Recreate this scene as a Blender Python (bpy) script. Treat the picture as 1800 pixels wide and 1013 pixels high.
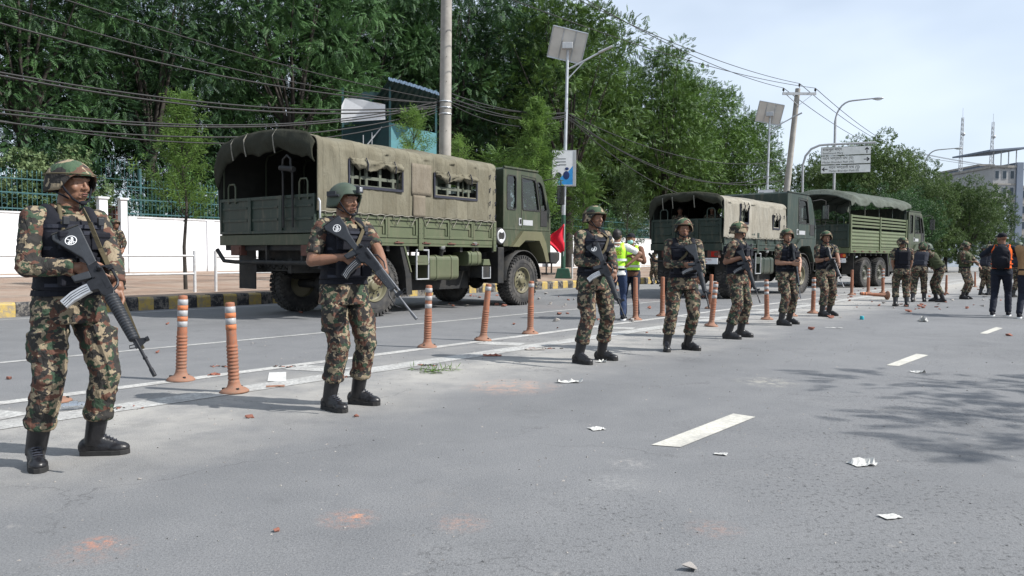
import bpy, bmesh, math, random
import numpy as np
from mathutils import Vector, Matrix, Quaternion, noise
R = math.radians
PI = math.pi
for o in list(bpy.data.objects): bpy.data.objects.remove(o)
scene = bpy.context.scene
C = scene.collection
random.seed(7)

# ------------------------------------------------------------------ camera
F, CH, YH, ROLL = 1350.0, 1.2, 450.0, R(0.3)
_th = math.atan((506.5 - YH) / F)
FW = Vector((0, math.cos(_th), -math.sin(_th)))
_up = Vector((0, math.sin(_th), math.cos(_th)))
RT = Vector((1, 0, 0)) * math.cos(ROLL) + _up * math.sin(ROLL)
UP = -Vector((1, 0, 0)) * math.sin(ROLL) + _up * math.cos(ROLL)
cd = bpy.data.cameras.new('camera')
cam = bpy.data.objects.new('camera', cd)
C.objects.link(cam)
cd.sensor_width = 36
cd.lens = F / 1800 * 36
cd.clip_end = 2000
cam.matrix_world = Matrix((
    (RT.x, UP.x, -FW.x, 0), (RT.y, UP.y, -FW.y, 0), (RT.z, UP.z, -FW.z, CH), (0, 0, 0, 1)))
scene.camera = cam

# ------------------------------------------------------------------ light
SUN_EL = R(43)
SUN_DIR = Vector((0.968, -0.25, 0)).normalized()       # horizontal direction towards the sun
sv = Vector((SUN_DIR.x * math.cos(SUN_EL), SUN_DIR.y * math.cos(SUN_EL), math.sin(SUN_EL)))
sl = bpy.data.lights.new('sun', 'SUN')
sl.energy = 5.0
sl.angle = R(0.5)
sl.color = (1.0, 0.965, 0.915)
so = bpy.data.objects.new('sun', sl)
C.objects.link(so)
so.rotation_euler = sv.to_track_quat('Z', 'Y').to_euler()
world = bpy.data.worlds.new('World')
scene.world = world
world.use_nodes = True
wn, wl = world.node_tree.nodes, world.node_tree.links
wn.clear()
wo = wn.new('ShaderNodeOutputWorld'); bg = wn.new('ShaderNodeBackground')
sky = wn.new('ShaderNodeTexSky')
sky.sky_type = 'NISHITA'; sky.sun_disc = False
sky.sun_elevation = SUN_EL
sky.sun_rotation = math.atan2(SUN_DIR.x, SUN_DIR.y)
sky.air_density = 1.0; sky.dust_density = 1.6; sky.ozone_density = 1.2
tc = wn.new('ShaderNodeTexCoord'); mp = wn.new('ShaderNodeMapping')
mp.inputs['Scale'].default_value = (1.0, 1.0, 2.6)
cn = wn.new('ShaderNodeTexNoise'); cn.inputs['Scale'].default_value = 1.9; cn.inputs['Detail'].default_value = 4
cn.inputs['Roughness'].default_value = 0.5; cn.inputs['Distortion'].default_value = 0.2
cr = wn.new('ShaderNodeValToRGB')
cr.color_ramp.elements[0].position = 0.38; cr.color_ramp.elements[0].color = (0.5, 0.5, 0.5, 1)
cr.color_ramp.elements[1].position = 0.72; cr.color_ramp.elements[1].color = (0.97, 0.97, 0.97, 1)
mx = wn.new('ShaderNodeMixRGB'); mx.inputs[2].default_value = (6.9, 7.8, 9.0, 1)
wl.new(tc.outputs['Generated'], mp.inputs[0]); wl.new(mp.outputs[0], cn.inputs['Vector'])
wl.new(cn.outputs[0], cr.inputs[0]); wl.new(cr.outputs[0], mx.inputs[0])
wl.new(sky.outputs[0], mx.inputs[1]); wl.new(mx.outputs[0], bg.inputs[0])
bg.inputs[1].default_value = 0.1
wl.new(bg.outputs[0], wo.inputs[0])
scene.view_settings.view_transform = 'Standard'
scene.view_settings.look = 'None'
scene.view_settings.exposure = 0.42
scene.view_settings.gamma = 1.0
scene.view_settings.use_curve_mapping = False
scene.cycles.max_bounces = 6
scene.cycles.transparent_max_bounces = 8

# ------------------------------------------------------------------ placing helpers
def ray(px, py):
    return FW + RT * ((px - 900) / F) + UP * ((506.5 - py) / F)
def G(px, py, z=0.0):
    d = ray(px, py); t = (z - CH) / d.z
    return Vector((d.x * t, d.y * t, z))
def atY(px, py, Y):
    d = ray(px, py); t = Y / d.y
    return Vector((d.x * t, Y, CH + d.z * t))
RH = R(38.3)                                           # heading of the road
U = Vector((math.sin(RH), math.cos(RH), 0)); N = Vector((-math.cos(RH), math.sin(RH), 0))
def UN(u, n, z=0): return Vector((U.x * u + N.x * n, U.y * u + N.y * n, z))
def atN(px, n, z=0):                                   # ground point seen in column px at lateral distance n from the road axis
    d = ray(px, 450); t = n / (d.x * N.x + d.y * N.y)
    return Vector((d.x * t, d.y * t, z))

# ------------------------------------------------------------------ objects
def tag(o, label=None, cat=None, group=None, kind=None):
    if label: o['label'] = label
    if cat: o['category'] = cat
    if group: o['group'] = group
    if kind: o['kind'] = kind
    return o
def thing(name, label, cat, loc=(0, 0, 0), rz=0.0, group=None):
    o = bpy.data.objects.new(name, None); C.objects.link(o)
    o.empty_display_size = 0.2
    o.location = loc; o.rotation_euler = (0, 0, rz)
    return tag(o, label, cat, group)
def link(name, me, parent=None):
    o = bpy.data.objects.new(name, me); C.objects.link(o)
    if parent is not None: o.parent = parent
    return o
KIDS = {}
def kids(o):
    return [c for c in bpy.data.objects if c.parent == o]
def copy_tree(o, parent=None, table=None):
    if table is None:
        table = {}
        for c in bpy.data.objects:
            if c.parent: table.setdefault(c.parent.name, []).append(c)
    c = o.copy(); C.objects.link(c); c.parent = parent
    for ch in table.get(o.name, []): copy_tree(ch, c, table)
    return c

class MB:
    def __init__(s): s.v = []; s.f = []; s.m = []; s.sm = []
    def add(s, vs, fs, m=0, sm=False):
        b = len(s.v)
        s.v.extend([tuple(p) for p in vs])
        for f in fs:
            s.f.append(tuple(i + b for i in f)); s.m.append(m); s.sm.append(sm)
        return s
    def box(s, c, d, rot=None, m=0):
        x, y, z = d[0] / 2, d[1] / 2, d[2] / 2
        vs = [Vector(p) for p in ((-x,-y,-z),(x,-y,-z),(x,y,-z),(-x,y,-z),(-x,-y,z),(x,-y,z),(x,y,z),(-x,y,z))]
        if rot is not None: vs = [rot @ p for p in vs]
        c = Vector(c)
        return s.add([p + c for p in vs], [(0,3,2,1),(4,5,6,7),(0,1,5,4),(1,2,6,5),(2,3,7,6),(3,0,4,7)], m)
    def b2(s, lo, hi, m=0):
        return s.box([(a + b) / 2 for a, b in zip(lo, hi)], [abs(b - a) for a, b in zip(lo, hi)], None, m)
    def bar(s, a, b, w, h, upv=(0, 0, 1), m=0):
        a, b = Vector(a), Vector(b); d = b - a; L = d.length; d.normalize()
        u = Vector(upv)
        if abs(d.dot(u)) > 0.98: u = Vector((1, 0, 0))
        y = u.cross(d).normalized(); z = d.cross(y)
        M = Matrix((d, y, z)).transposed()
        return s.box((a + b) / 2, (L, w, h), M, m)
    def cyl(s, a, b, r0, r1=None, n=12, m=0, caps=True, sm=True):
        if r1 is None: r1 = r0
        a, b = Vector(a), Vector(b); d = (b - a).normalized()
        u = Vector((0, 0, 1)) if abs(d.z) < 0.9 else Vector((1, 0, 0))
        x = d.cross(u).normalized(); y = d.cross(x)
        vs = []
        for p, r in ((a, r0), (b, r1)):
            for i in range(n):
                t = 2 * PI * i / n
                vs.append(p + x * (r * math.cos(t)) + y * (r * math.sin(t)))
        s.add(vs, [(i, i + n, (i + 1) % n + n, (i + 1) % n) for i in range(n)], m, sm)
        if caps:
            s.add(vs[:n], [tuple(range(n))], m); s.add(vs[n:], [tuple(reversed(range(n)))], m)
        return s
    def tube(s, pts, r, n=8, m=0, closed=False):
        pts = [Vector(p) for p in pts]; k = len(pts); rs = r if isinstance(r, (list, tuple)) else [r] * k
        vs = []; px = None
        for i, p in enumerate(pts):
            if closed: d = (pts[(i + 1) % k] - pts[i - 1]).normalized()
            else: d = (pts[min(i + 1, k - 1)] - pts[max(i - 1, 0)]).normalized()
            if px is None:
                u = Vector((0, 0, 1)) if abs(d.z) < 0.9 else Vector((1, 0, 0))
                px = d.cross(u).normalized()
            px = (px - d * px.dot(d)).normalized(); y = d.cross(px)
            for j in range(n):
                t = 2 * PI * j / n
                vs.append(p + px * (rs[i] * math.cos(t)) + y * (rs[i] * math.sin(t)))
        fs = []
        for i in range(k if closed else k - 1):
            a, b = i * n, ((i + 1) % k) * n
            fs += [(a + j, a + (j + 1) % n, b + (j + 1) % n, b + j) for j in range(n)]
        s.add(vs, fs, m, True)
        if not closed:
            s.add(vs[:n], [tuple(reversed(range(n)))], m); s.add(vs[-n:], [tuple(range(n))], m)
        return s
    def lathe(s, prof, o=(0, 0, 0), axis=(0, 0, 1), n=20, m=0, sm=True):   # prof: (radius, height) pairs
        ax = Vector(axis).normalized(); u = Vector((1, 0, 0)) if abs(ax.x) < 0.9 else Vector((0, 1, 0))
        x = ax.cross(u).normalized(); y = ax.cross(x); o = Vector(o); vs = []
        for r, h in prof:
            for j in range(n):
                t = 2 * PI * j / n
                vs.append(o + ax * h + x * (r * math.cos(t)) + y * (r * math.sin(t)))
        fs = []
        for i in range(len(prof) - 1):
            fs += [(i * n + j, i * n + (j + 1) % n, (i + 1) * n + (j + 1) % n, (i + 1) * n + j) for j in range(n)]
        return s.add(vs, fs, m, sm)
    def prism(s, poly, t0, t1, fr=None, m=0):           # poly in (a,b), thickness along third axis, fr maps (a,b,t) to a point
        fr = fr or (lambda a, b, t: (a, t, b))
        k = len(poly)
        vs = [fr(a, b, t0) for a, b in poly] + [fr(a, b, t1) for a, b in poly]
        return s.add(vs, [tuple(range(k)), tuple(reversed(range(k, 2 * k)))] + [(i, i + k, (i + 1) % k + k, (i + 1) % k) for i in range(k)], m)
    def ell(s, c, r, rot=None, n=14, k=9, m=0):
        c = Vector(c); vs = []
        for i in range(k + 1):
            ph = PI * i / k
            for j in range(n):
                t = 2 * PI * j / n
                p = Vector((r[0] * math.sin(ph) * math.cos(t), r[1] * math.sin(ph) * math.sin(t), r[2] * math.cos(ph)))
                if rot is not None: p = rot @ p
                vs.append(c + p)
        fs = [(i * n + j, (i + 1) * n + j, (i + 1) * n + (j + 1) % n, i * n + (j + 1) % n) for i in range(k) for j in range(n)]
        return s.add(vs, fs, m, True)
    def cap(s, a, b, ra, rb=None, n=12, m=0, flat=False):
        if rb is None: rb = ra
        a, b = Vector(a), Vector(b); d = b - a
        if d.length < 1e-5: d = Vector((0, 0, 1e-4))
        L = d.length; d.normalize()
        prof = []
        if flat: prof.append((0.0001, 0))
        else:
            for i in range(5):
                t = PI / 2 * i / 5; prof.append((max(ra * math.sin(t), 1e-4), -ra * math.cos(t)))
        for i in range(7):
            t = i / 6; prof.append((ra + (rb - ra) * t, L * t))
        if flat: prof.append((0.0001, L))
        else:
            for i in range(1, 6):
                t = PI / 2 * i / 5; prof.append((max(rb * math.cos(t), 1e-4), L + rb * math.sin(t)))
        return s.lathe(prof, a, d, n, m)
    def mesh(s, name, mats, smooth=None):
        me = bpy.data.meshes.new(name)
        me.from_pydata(s.v, [], s.f)
        mats = mats if isinstance(mats, (list, tuple)) else [mats]
        for q in mats: me.materials.append(q)
        me.polygons.foreach_set('material_index', [min(i, len(mats) - 1) for i in s.m])
        me.polygons.foreach_set('use_smooth', s.sm if smooth is None else [smooth] * len(s.f))
        me.update()
        return me
    def build(s, name, mats, parent=None, smooth=None, bevel=0):
        me = s.mesh(name, mats, smooth)
        o = link(name, me, parent)
        if bevel:
            bm = bmesh.new(); bm.from_mesh(me)
            bmesh.ops.remove_doubles(bm, verts=bm.verts, dist=1e-5)
            bmesh.ops.recalc_face_normals(bm, faces=bm.faces)
            bm.to_mesh(me); bm.free()
            md = o.modifiers.new('bevel', 'BEVEL'); md.width = bevel; md.segments = 2; md.limit_method = 'ANGLE'; md.angle_limit = R(40)
        return o

def nmesh(name, verts, faces, mat):                     # fast numpy mesh of quads
    me = bpy.data.meshes.new(name)
    nv, nf = len(verts), len(faces)
    me.vertices.add(nv); me.vertices.foreach_set('co', np.asarray(verts, dtype=np.float32).ravel())
    me.loops.add(nf * 4); me.loops.foreach_set('vertex_index', np.asarray(faces, dtype=np.int32).ravel())
    me.polygons.add(nf); me.polygons.foreach_set('loop_start', np.arange(0, nf * 4, 4, dtype=np.int32))
    me.update(calc_edges=True)
    me.materials.append(mat)
    return me

# ------------------------------------------------------------------ materials
class NT:
    def __init__(s, name):
        s.mat = bpy.data.materials.new(name); s.mat.use_nodes = True
        s.n = s.mat.node_tree.nodes; s.l = s.mat.node_tree.links
        s.b = s.n['Principled BSDF']; s.out = s.n['Material Output']
        s.tc = s.n.new('ShaderNodeTexCoord')
    def vgeo(s):
        return s.n.new('ShaderNodeNewGeometry').outputs['Position']
    def mp(s, scale=(1, 1, 1), src='Object', loc=(0, 0, 0), rot=(0, 0, 0)):
        m = s.n.new('ShaderNodeMapping'); m.inputs['Scale'].default_value = scale
        m.inputs['Location'].default_value = loc; m.inputs['Rotation'].default_value = rot
        s.l.new(s.tc.outputs[src] if isinstance(src, str) else src, m.inputs[0]); return m.outputs[0]
    def noise(s, v, scale, detail=4, rough=0.55, dist=0.0):
        q = s.n.new('ShaderNodeTexNoise'); q.inputs['Scale'].default_value = scale; q.inputs['Detail'].default_value = detail
        q.inputs['Roughness'].default_value = rough; q.inputs['Distortion'].default_value = dist
        s.l.new(v, q.inputs['Vector']); return q.outputs[0]
    def vor(s, v, scale, feat='F1', rnd=1.0):
        q = s.n.new('ShaderNodeTexVoronoi'); q.feature = feat; q.inputs['Scale'].default_value = scale
        q.inputs['Randomness'].default_value = rnd
        s.l.new(v, q.inputs['Vector']); return q.outputs
    def ramp(s, f, stops, const=False):
        q = s.n.new('ShaderNodeValToRGB')
        if const: q.color_ramp.interpolation = 'CONSTANT'
        e = q.color_ramp.elements
        while len(e) < len(stops): e.new(0.5)
        for i, (p, c) in enumerate(stops):
            e[i].position = p
            e[i].color = (c, c, c, 1) if isinstance(c, (int, float)) else (*c, 1)
        s.l.new(f, q.inputs[0]); return q.outputs[0]
    def mix(s, f, a, b, mode='MIX'):
        q = s.n.new('ShaderNodeMixRGB'); q.blend_type = mode
        for i, x in ((0, f), (1, a), (2, b)):
            if isinstance(x, (int, float)): q.inputs[i].default_value = x if i == 0 else (x, x, x, 1)
            elif isinstance(x, (tuple, list)): q.inputs[i].default_value = (*x, 1)
            else: s.l.new(x, q.inputs[i])
        return q.outputs[0]
    def math(s, op, a, b=0.0, c=0.0):
        q = s.n.new('ShaderNodeMath'); q.operation = op
        for i, x in enumerate((a, b, c)):
            if isinstance(x, (int, float)): q.inputs[i].default_value = x
            else: s.l.new(x, q.inputs[i])
        return q.outputs[0]
    def bump(s, h, strength=0.3, dist=0.01):
        q = s.n.new('ShaderNodeBump'); q.inputs['Strength'].default_value = strength; q.inputs['Distance'].default_value = dist
        s.l.new(h, q.inputs['Height']); s.l.new(q.outputs[0], s.b.inputs['Normal']); return q
    def col(s, c):
        if isinstance(c, (tuple, list)): s.b.inputs['Base Color'].default_value = (*c, 1)
        else: s.l.new(c, s.b.inputs['Base Color'])
        return s
    def sep(s, v):
        q = s.n.new('ShaderNodeSeparateXYZ'); s.l.new(v, q.inputs[0]); return q.outputs
    def set(s, rough=0.7, metal=0.0, spec=0.5):
        s.b.inputs['Roughness'].default_value = rough; s.b.inputs['Metallic'].default_value = metal
        s.b.inputs['Specular IOR Level'].default_value = spec
        return s.mat

MATS = {}
def pm(name, col, rough=0.7, var=0.18, scale=6.0, bump=0.0, bscale=60.0, metal=0.0, spec=0.4, dirt=None, dscale=2.5, damt=0.5, bdist=0.004):
    if name in MATS: return MATS[name]
    t = NT(name); v = t.mp()
    n1 = t.noise(v, scale, 5)
    c = t.mix(t.ramp(n1, [(0.3, 0.0), (0.7, 1.0)]), tuple(x * (1 - var) for x in col), tuple(min(1, x * (1 + var)) for x in col))
    if dirt is not None:
        n2 = t.noise(t.mp(loc=(3, 5, 7)), dscale, 8, 0.65)
        f = t.ramp(n2, [(0.42, 0.0), (0.72, damt)])
        c = t.mix(f, c, dirt)
    t.col(c)
    if bump: t.bump(t.noise(v, bscale, 4), bump, bdist)
    MATS[name] = t.set(rough, metal, spec)
    return MATS[name]

def camo(name, base=(0.34, 0.27, 0.17), brown=(0.10, 0.045, 0.028), green=(0.035, 0.075, 0.04), black=(0.012, 0.012, 0.014), s=1.0):
    t = NT(name)
    w = t.noise(t.mp(), 9 * s, 3)
    v0 = t.mp((1, 1, 1.25))
    vv = t.n.new('ShaderNodeVectorMath'); vv.operation = 'ADD'
    sc = t.n.new('ShaderNodeVectorMath'); sc.operation = 'SCALE'; sc.inputs['Scale'].default_value = 0.05
    nc = t.n.new('ShaderNodeTexNoise'); nc.inputs['Scale'].default_value = 26 * s; nc.inputs['Detail'].default_value = 2
    t.l.new(v0, nc.inputs['Vector']); t.l.new(nc.outputs['Color'], sc.inputs[0])
    t.l.new(v0, vv.inputs[0]); t.l.new(sc.outputs[0], vv.inputs[1])
    def layer(off, scale, thr):
        m = t.n.new('ShaderNodeMapping'); m.inputs['Location'].default_value = off
        t.l.new(vv.outputs[0], m.inputs[0])
        return t.ramp(t.noise(m.outputs[0], scale * s, 1.2, 0.5), [(0, 0.0), (thr, 1.0)], True)
    c = t.mix(layer((3, 1, 2), 9.0, 0.495), base, green)
    c = t.mix(layer((7, 4, 9), 9.5, 0.53), c, brown)
    c = t.mix(layer((1, 8, 5), 11.0, 0.52), c, black)
    c = t.mix(layer((11, 8, 15), 13.0, 0.64), c, tuple(x * 1.1 for x in base))
    fd = t.noise(t.mp(), 5, 3)
    c = t.mix(0.1, c, t.mix(fd, (0.03, 0.03, 0.03), (0.4, 0.37, 0.3)))
    t.col(c)
    cr1 = t.noise(t.mp((1, 1, 0.45)), 17, 3, 0.6, 1.2)
    cr2 = t.noise(t.mp(), 420, 2)
    t.bump(t.mix(0.05, t.ramp(cr1, [(0.35, 0), (0.62, 1)]), cr2), 0.55, 0.012)
    return t.set(0.88, 0, 0.2)
M = {}
M['camo'] = camo('woodland_camouflage_cloth', base=(0.225, 0.18, 0.12), brown=(0.085, 0.034, 0.023), green=(0.02, 0.048, 0.027), s=1.45)
M['camo_fine'] = camo('woodland_camouflage_cloth_small_pattern', s=1.45)
M['camo_helmet'] = camo('helmet_camouflage', base=(0.27, 0.215, 0.145), brown=(0.09, 0.045, 0.03), s=0.85)
M['skin'] = None
def skin(name, c):
    t = NT(name); v = t.mp()
    q = t.mix(t.noise(v, 25, 4), tuple(x * 0.86 for x in c), tuple(min(1, x * 1.12) for x in c)); t.col(q)
    t.b.inputs['Subsurface Weight'].default_value = 0.08; t.b.inputs['Subsurface Radius'].default_value = (0.02, 0.008, 0.004)
    t.bump(t.noise(v, 300, 3), 0.15, 0.002)
    return t.set(0.5, 0, 0.4)
M['skin'] = skin('brown_skin', (0.205, 0.105, 0.066))
M['skin2'] = skin('light_brown_skin', (0.29, 0.155, 0.10))
M['lip'] = pm('lips', (0.13, 0.052, 0.042), 0.5, 0.1, 40)
M['eye'] = pm('shaded_eye_white', (0.22, 0.19, 0.165), 0.4, 0.05, 30)  # eye white darkened to stand for the shadow over the eyes
M['hair'] = pm('black_hair', (0.012, 0.01, 0.01), 0.55, 0.3, 60, 0.6, 200)
def fabric(name, c, bs=240, rough=0.85):
    t = NT(name); v = t.mp()
    t.col(t.mix(t.noise(v, 7, 5, 0.6), tuple(x * 0.7 for x in c), tuple(min(1, x * 1.35) for x in c)))
    t.bump(t.mix(0.2, t.noise(t.mp((1, 1, 1.6)), 16, 4, 0.6, 0.8), t.noise(v, bs, 2)), 0.5, 0.01)
    return t.set(rough, 0, 0.25)
M['vest'] = fabric('navy_black_nylon', (0.008, 0.009, 0.014))
M['vest_grey'] = fabric('dark_grey_nylon', (0.03, 0.033, 0.045))
M['vest_green'] = fabric('olive_nylon', (0.05, 0.06, 0.03))
M['boot'] = pm('black_leather', (0.007, 0.007, 0.009), 0.36, 0.3, 20, 0.6, 45, spec=0.5, dirt=(0.08, 0.075, 0.07), dscale=6, damt=0.15)
M['sole'] = pm('black_rubber', (0.02, 0.02, 0.02), 0.8, 0.2, 30)
M['gun'] = pm('gun_metal', (0.018, 0.019, 0.022), 0.38, 0.25, 30, 0.12, 120, metal=0.5, spec=0.5)
M['poly'] = pm('black_polymer', (0.02, 0.023, 0.028), 0.5, 0.2, 20, 0.25, 220)
M['alu'] = pm('worn_aluminium', (0.5, 0.5, 0.5), 0.35, 0.2, 25, metal=0.85)
M['steel'] = pm('bare_steel', (0.16, 0.165, 0.175), 0.35, 0.2, 30, metal=0.7)
M['strap'] = fabric('olive_webbing', (0.09, 0.075, 0.045))
M['white_paint'] = pm('white_paint', (0.78, 0.78, 0.77), 0.6, 0.05, 3, dirt=(0.4, 0.38, 0.34), dscale=3, damt=0.45)
# ================================================================== GROUND AND SETTING
def ground_mat():
    t = NT('worn_asphalt'); v = t.mp()
    t.n.new('ShaderNodeTexCoord')
    big = t.noise(v, 0.35, 5, 0.6); mid = t.noise(v, 2.2, 6, 0.6); fine = t.noise(v, 90, 4, 0.7)
    vo = t.vor(v, 150)
    base = t.mix(t.ramp(big, [(0.3, 0), (0.7, 1)]), (0.135, 0.139, 0.145), (0.18, 0.184, 0.19))
    base = t.mix(t.ramp(mid, [(0.35, 0), (0.75, 0.6)]), base, (0.205, 0.207, 0.21))
    base = t.mix(t.ramp(fine, [(0.3, 0.55), (0.55, 0)]), base, (0.045, 0.047, 0.05))
    base = t.mix(t.ramp(t.noise(v, 140, 2), [(0.6, 0), (0.75, 0.6)]), base, (0.32, 0.31, 0.3))
    # lateral coordinate across the road
    x, y, z = t.sep(v)
    n = t.math('ADD', t.math('MULTIPLY', x, N.x), t.math('MULTIPLY', y, N.y))
    u = t.math('ADD', t.math('MULTIPLY', x, U.x), t.math('MULTIPLY', y, U.y))
    wob = t.math('MULTIPLY', t.math('SUBTRACT', t.noise(v, 1.3, 5, 0.6), 0.5), 1.6)
    nn = t.math('ADD', n, wob)
    # cement dust along the row of posts
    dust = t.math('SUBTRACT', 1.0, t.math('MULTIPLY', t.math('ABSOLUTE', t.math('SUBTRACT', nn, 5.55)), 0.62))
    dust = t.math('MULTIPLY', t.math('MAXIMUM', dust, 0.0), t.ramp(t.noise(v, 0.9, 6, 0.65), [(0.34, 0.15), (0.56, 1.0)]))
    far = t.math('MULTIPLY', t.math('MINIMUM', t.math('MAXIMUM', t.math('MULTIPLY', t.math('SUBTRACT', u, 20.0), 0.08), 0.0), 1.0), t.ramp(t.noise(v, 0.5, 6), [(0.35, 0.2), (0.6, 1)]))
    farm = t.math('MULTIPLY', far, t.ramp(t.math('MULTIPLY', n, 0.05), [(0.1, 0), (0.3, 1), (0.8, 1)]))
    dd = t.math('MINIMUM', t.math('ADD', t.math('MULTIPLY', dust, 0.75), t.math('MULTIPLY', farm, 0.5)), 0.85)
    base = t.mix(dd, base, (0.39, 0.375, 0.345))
    # tyre polished lanes
    tr = t.noise(t.mp((1, 1, 1), rot=(0, 0, 0)), 0.2, 2)
    base = t.mix(t.math('MULTIPLY', t.ramp(t.math('SINE', t.math('MULTIPLY', n, 2.2)), [(0.5, 0), (1.0, 0.25)]), tr), base, (0.09, 0.095, 0.1))
    # brick dust and paint stains where they lie
    for (px, py, r, c, a) in ((170, 955, 0.10, (0.5, 0.18, 0.09), 0.85), (165, 968, 0.2, (0.36, 0.2, 0.14), 0.4), (612, 912, 0.16, (0.45, 0.2, 0.12), 0.6), (628, 908, 0.05, (0.6, 0.25, 0.12), 0.9),
                              (812, 920, 0.15, (0.42, 0.22, 0.15), 0.5), (898, 680, 0.5, (0.46, 0.27, 0.19), 0.75), (985, 540, 1.2, (0.3, 0.2, 0.16), 0.3),
                              (1110, 815, 0.16, (0.33, 0.32, 0.31), 0.7), (1088, 850, 0.2, (0.3, 0.3, 0.29), 0.6), (1350, 672, 0.35, (0.42, 0.4, 0.34), 0.8), (1215, 633, 0.28, (0.04, 0.04, 0.045), 0.8),
                              (790, 880, 0.3, (0.2, 0.19, 0.18), 0.4), (1255, 930, 0.15, (0.4, 0.2, 0.13), 0.35), (1130, 528, 1.6, (0.34, 0.2, 0.16), 0.35)):
        g = G(px, py)
        dx = t.math('SUBTRACT', x, g.x); dy = t.math('SUBTRACT', y, g.y)
        ds = t.math('SQRT', t.math('ADD', t.math('MULTIPLY', dx, dx), t.math('MULTIPLY', dy, dy)))
        f = t.math('MAXIMUM', t.math('SUBTRACT', 1.0, t.math('DIVIDE', ds, r)), 0.0)
        f = t.math('MULTIPLY', f, t.ramp(t.noise(v, 22.0 if r < 0.3 else 9.0, 7, 0.8), [(0.46, 0), (0.62, 1.0)]))
        base = t.mix(t.math('MINIMUM', t.math('MULTIPLY', f, a * 1.2), a * .62), base, c)
    # rough ravelled patches with open joints, right of the lane marks
    rr = t.ramp(nn, [(0.0, 1.0), (0.12, 0.0)])
    crk = t.vor(t.mp((1, 1, 1)), 9.0, 'DISTANCE_TO_EDGE')
    crm = t.ramp(crk[0], [(0.0, 1), (0.05, 0)])
    rgh = t.math('MULTIPLY', t.ramp(t.noise(v, 0.8, 4), [(0.38, 0.1), (0.58, 1)]), t.ramp(t.math('MULTIPLY', nn, 0.25), [(0.35, 1.0), (0.7, 0.12)]))
    pits = t.ramp(t.noise(v, 34, 5, 0.75), [(0.34, 1.0), (0.46, 0.0)])
    pm_ = t.math('MULTIPLY', pits, rgh)
    base = t.mix(t.math('MULTIPLY', pm_, 0.9), base, (0.035, 0.035, 0.037))
    wv = t.n.new('ShaderNodeVectorMath'); wv.operation = 'ADD'; ws = t.n.new('ShaderNodeVectorMath'); ws.operation = 'SCALE'; ws.inputs['Scale'].default_value = 0.9
    wn_ = t.n.new('ShaderNodeTexNoise'); wn_.inputs['Scale'].default_value = 1.6; wn_.inputs['Detail'].default_value = 8; wn_.inputs['Roughness'].default_value = 0.7
    t.l.new(v, wn_.inputs['Vector']); t.l.new(wn_.outputs['Color'], ws.inputs[0]); t.l.new(v, wv.inputs[0]); t.l.new(ws.outputs[0], wv.inputs[1])
    lc = t.vor(wv.outputs[0], 0.55, 'DISTANCE_TO_EDGE')
    base = t.mix(t.math('MULTIPLY', t.ramp(lc[0], [(0.0, 1), (0.005, 0)]), t.ramp(t.noise(v, 0.6, 3), [(0.47, 0), (0.56, 0.75)])), base, (0.06, 0.06, 0.062))
    base = t.mix(t.ramp(t.noise(t.mp((1, 1, 1), loc=(9, 2, 0)), 5.5, 7, 0.75), [(0.62, 0), (0.7, 0.35)]), base, (0.3, 0.29, 0.275))
    base = t.mix(t.ramp(t.noise(t.mp((1, 1, 1), loc=(2, 7, 0)), 1.1, 8, 0.8), [(0.56, 0), (0.68, 0.4)]), base, (0.085, 0.087, 0.09))
    t.col(base)
    h = t.math('SUBTRACT', t.math('ADD', fine, t.math('MULTIPLY', vo[0], 0.7)), t.math('MULTIPLY', pm_, 1.2))
    t.bump(h, 0.45, 0.005)
    return t.set(0.82, 0, 0.35)
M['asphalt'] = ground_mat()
mb = MB()
xs = [-900, -120, -40, -12, 0, 12, 40, 120, 900]
ys = [-60, -6, 0, 6, 14, 30, 60, 120, 1500]
mb.add([(x, y, 0) for y in ys for x in xs], [(j * 9 + i, j * 9 + i + 1, (j + 1) * 9 + i + 1, (j + 1) * 9 + i) for j in range(8) for i in range(8)])
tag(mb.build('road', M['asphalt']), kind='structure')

def paint(name, c, wear=0.5):
    t = NT(name); v = t.mp()
    q = t.mix(t.ramp(t.noise(v, 3, 6), [(0.3, 0), (0.7, 1)]), tuple(x * 0.85 for x in c), c)
    q = t.mix(t.ramp(t.noise(v, 28, 7, 0.8), [(0.42, 0), (0.6, wear)]), q, (0.19, 0.19, 0.188))
    q = t.mix(t.ramp(t.noise(v, 2.6, 6, 0.75), [(0.44, 0), (0.64, wear)]), q, (0.24, 0.235, 0.225))
    t.col(q); t.bump(t.noise(v, 90, 3), 0.4, 0.004)
    return t.set(0.75, 0, 0.3)
M['mark'] = paint('road_paint', (0.62, 0.6, 0.53), 0.45)
M['mark_w'] = paint('worn_road_paint', (0.52, 0.52, 0.5), 0.8)
def wobble_strip(a, b, w, z=0.004, seg=0.35):
    m = MB(); L = (b - a).length; k = max(2, int(L / seg)); d = (b - a).normalized(); s = Vector((-d.y, d.x, 0))
    vs = []
    for i in range(k + 1):
        p = a + d * (L * i / k)
        e1 = (noise.noise(p * 3.1) * 0.014); e2 = (noise.noise(p * 3.7 + Vector((9, 1, 4))) * 0.014)
        vs += [p + s * (w / 2 + e1) + Vector((0, 0, z)), p - s * (w / 2 + e2) + Vector((0, 0, z))]
    m.add(vs, [(2 * i, 2 * i + 1, 2 * i + 3, 2 * i + 2) for i in range(k)])
    return m
def quad(name, pts, mat, z=0.004):
    m = MB(); m.add([G(px, py, z) for px, py in pts], [tuple(range(len(pts)))])
    return tag(m.build(name, mat), kind='structure')
for q in ([(1145, 782), (1196, 786), (1328, 733), (1289, 727)], [(1558, 642), (1580, 643.5), (1632, 624.5), (1611, 622)], [(1722, 586), (1735, 587.3), (1763, 577), (1751, 575)]):
    quad('lane_dash', q, M['mark'])
g = G(1751, 575)
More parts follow.
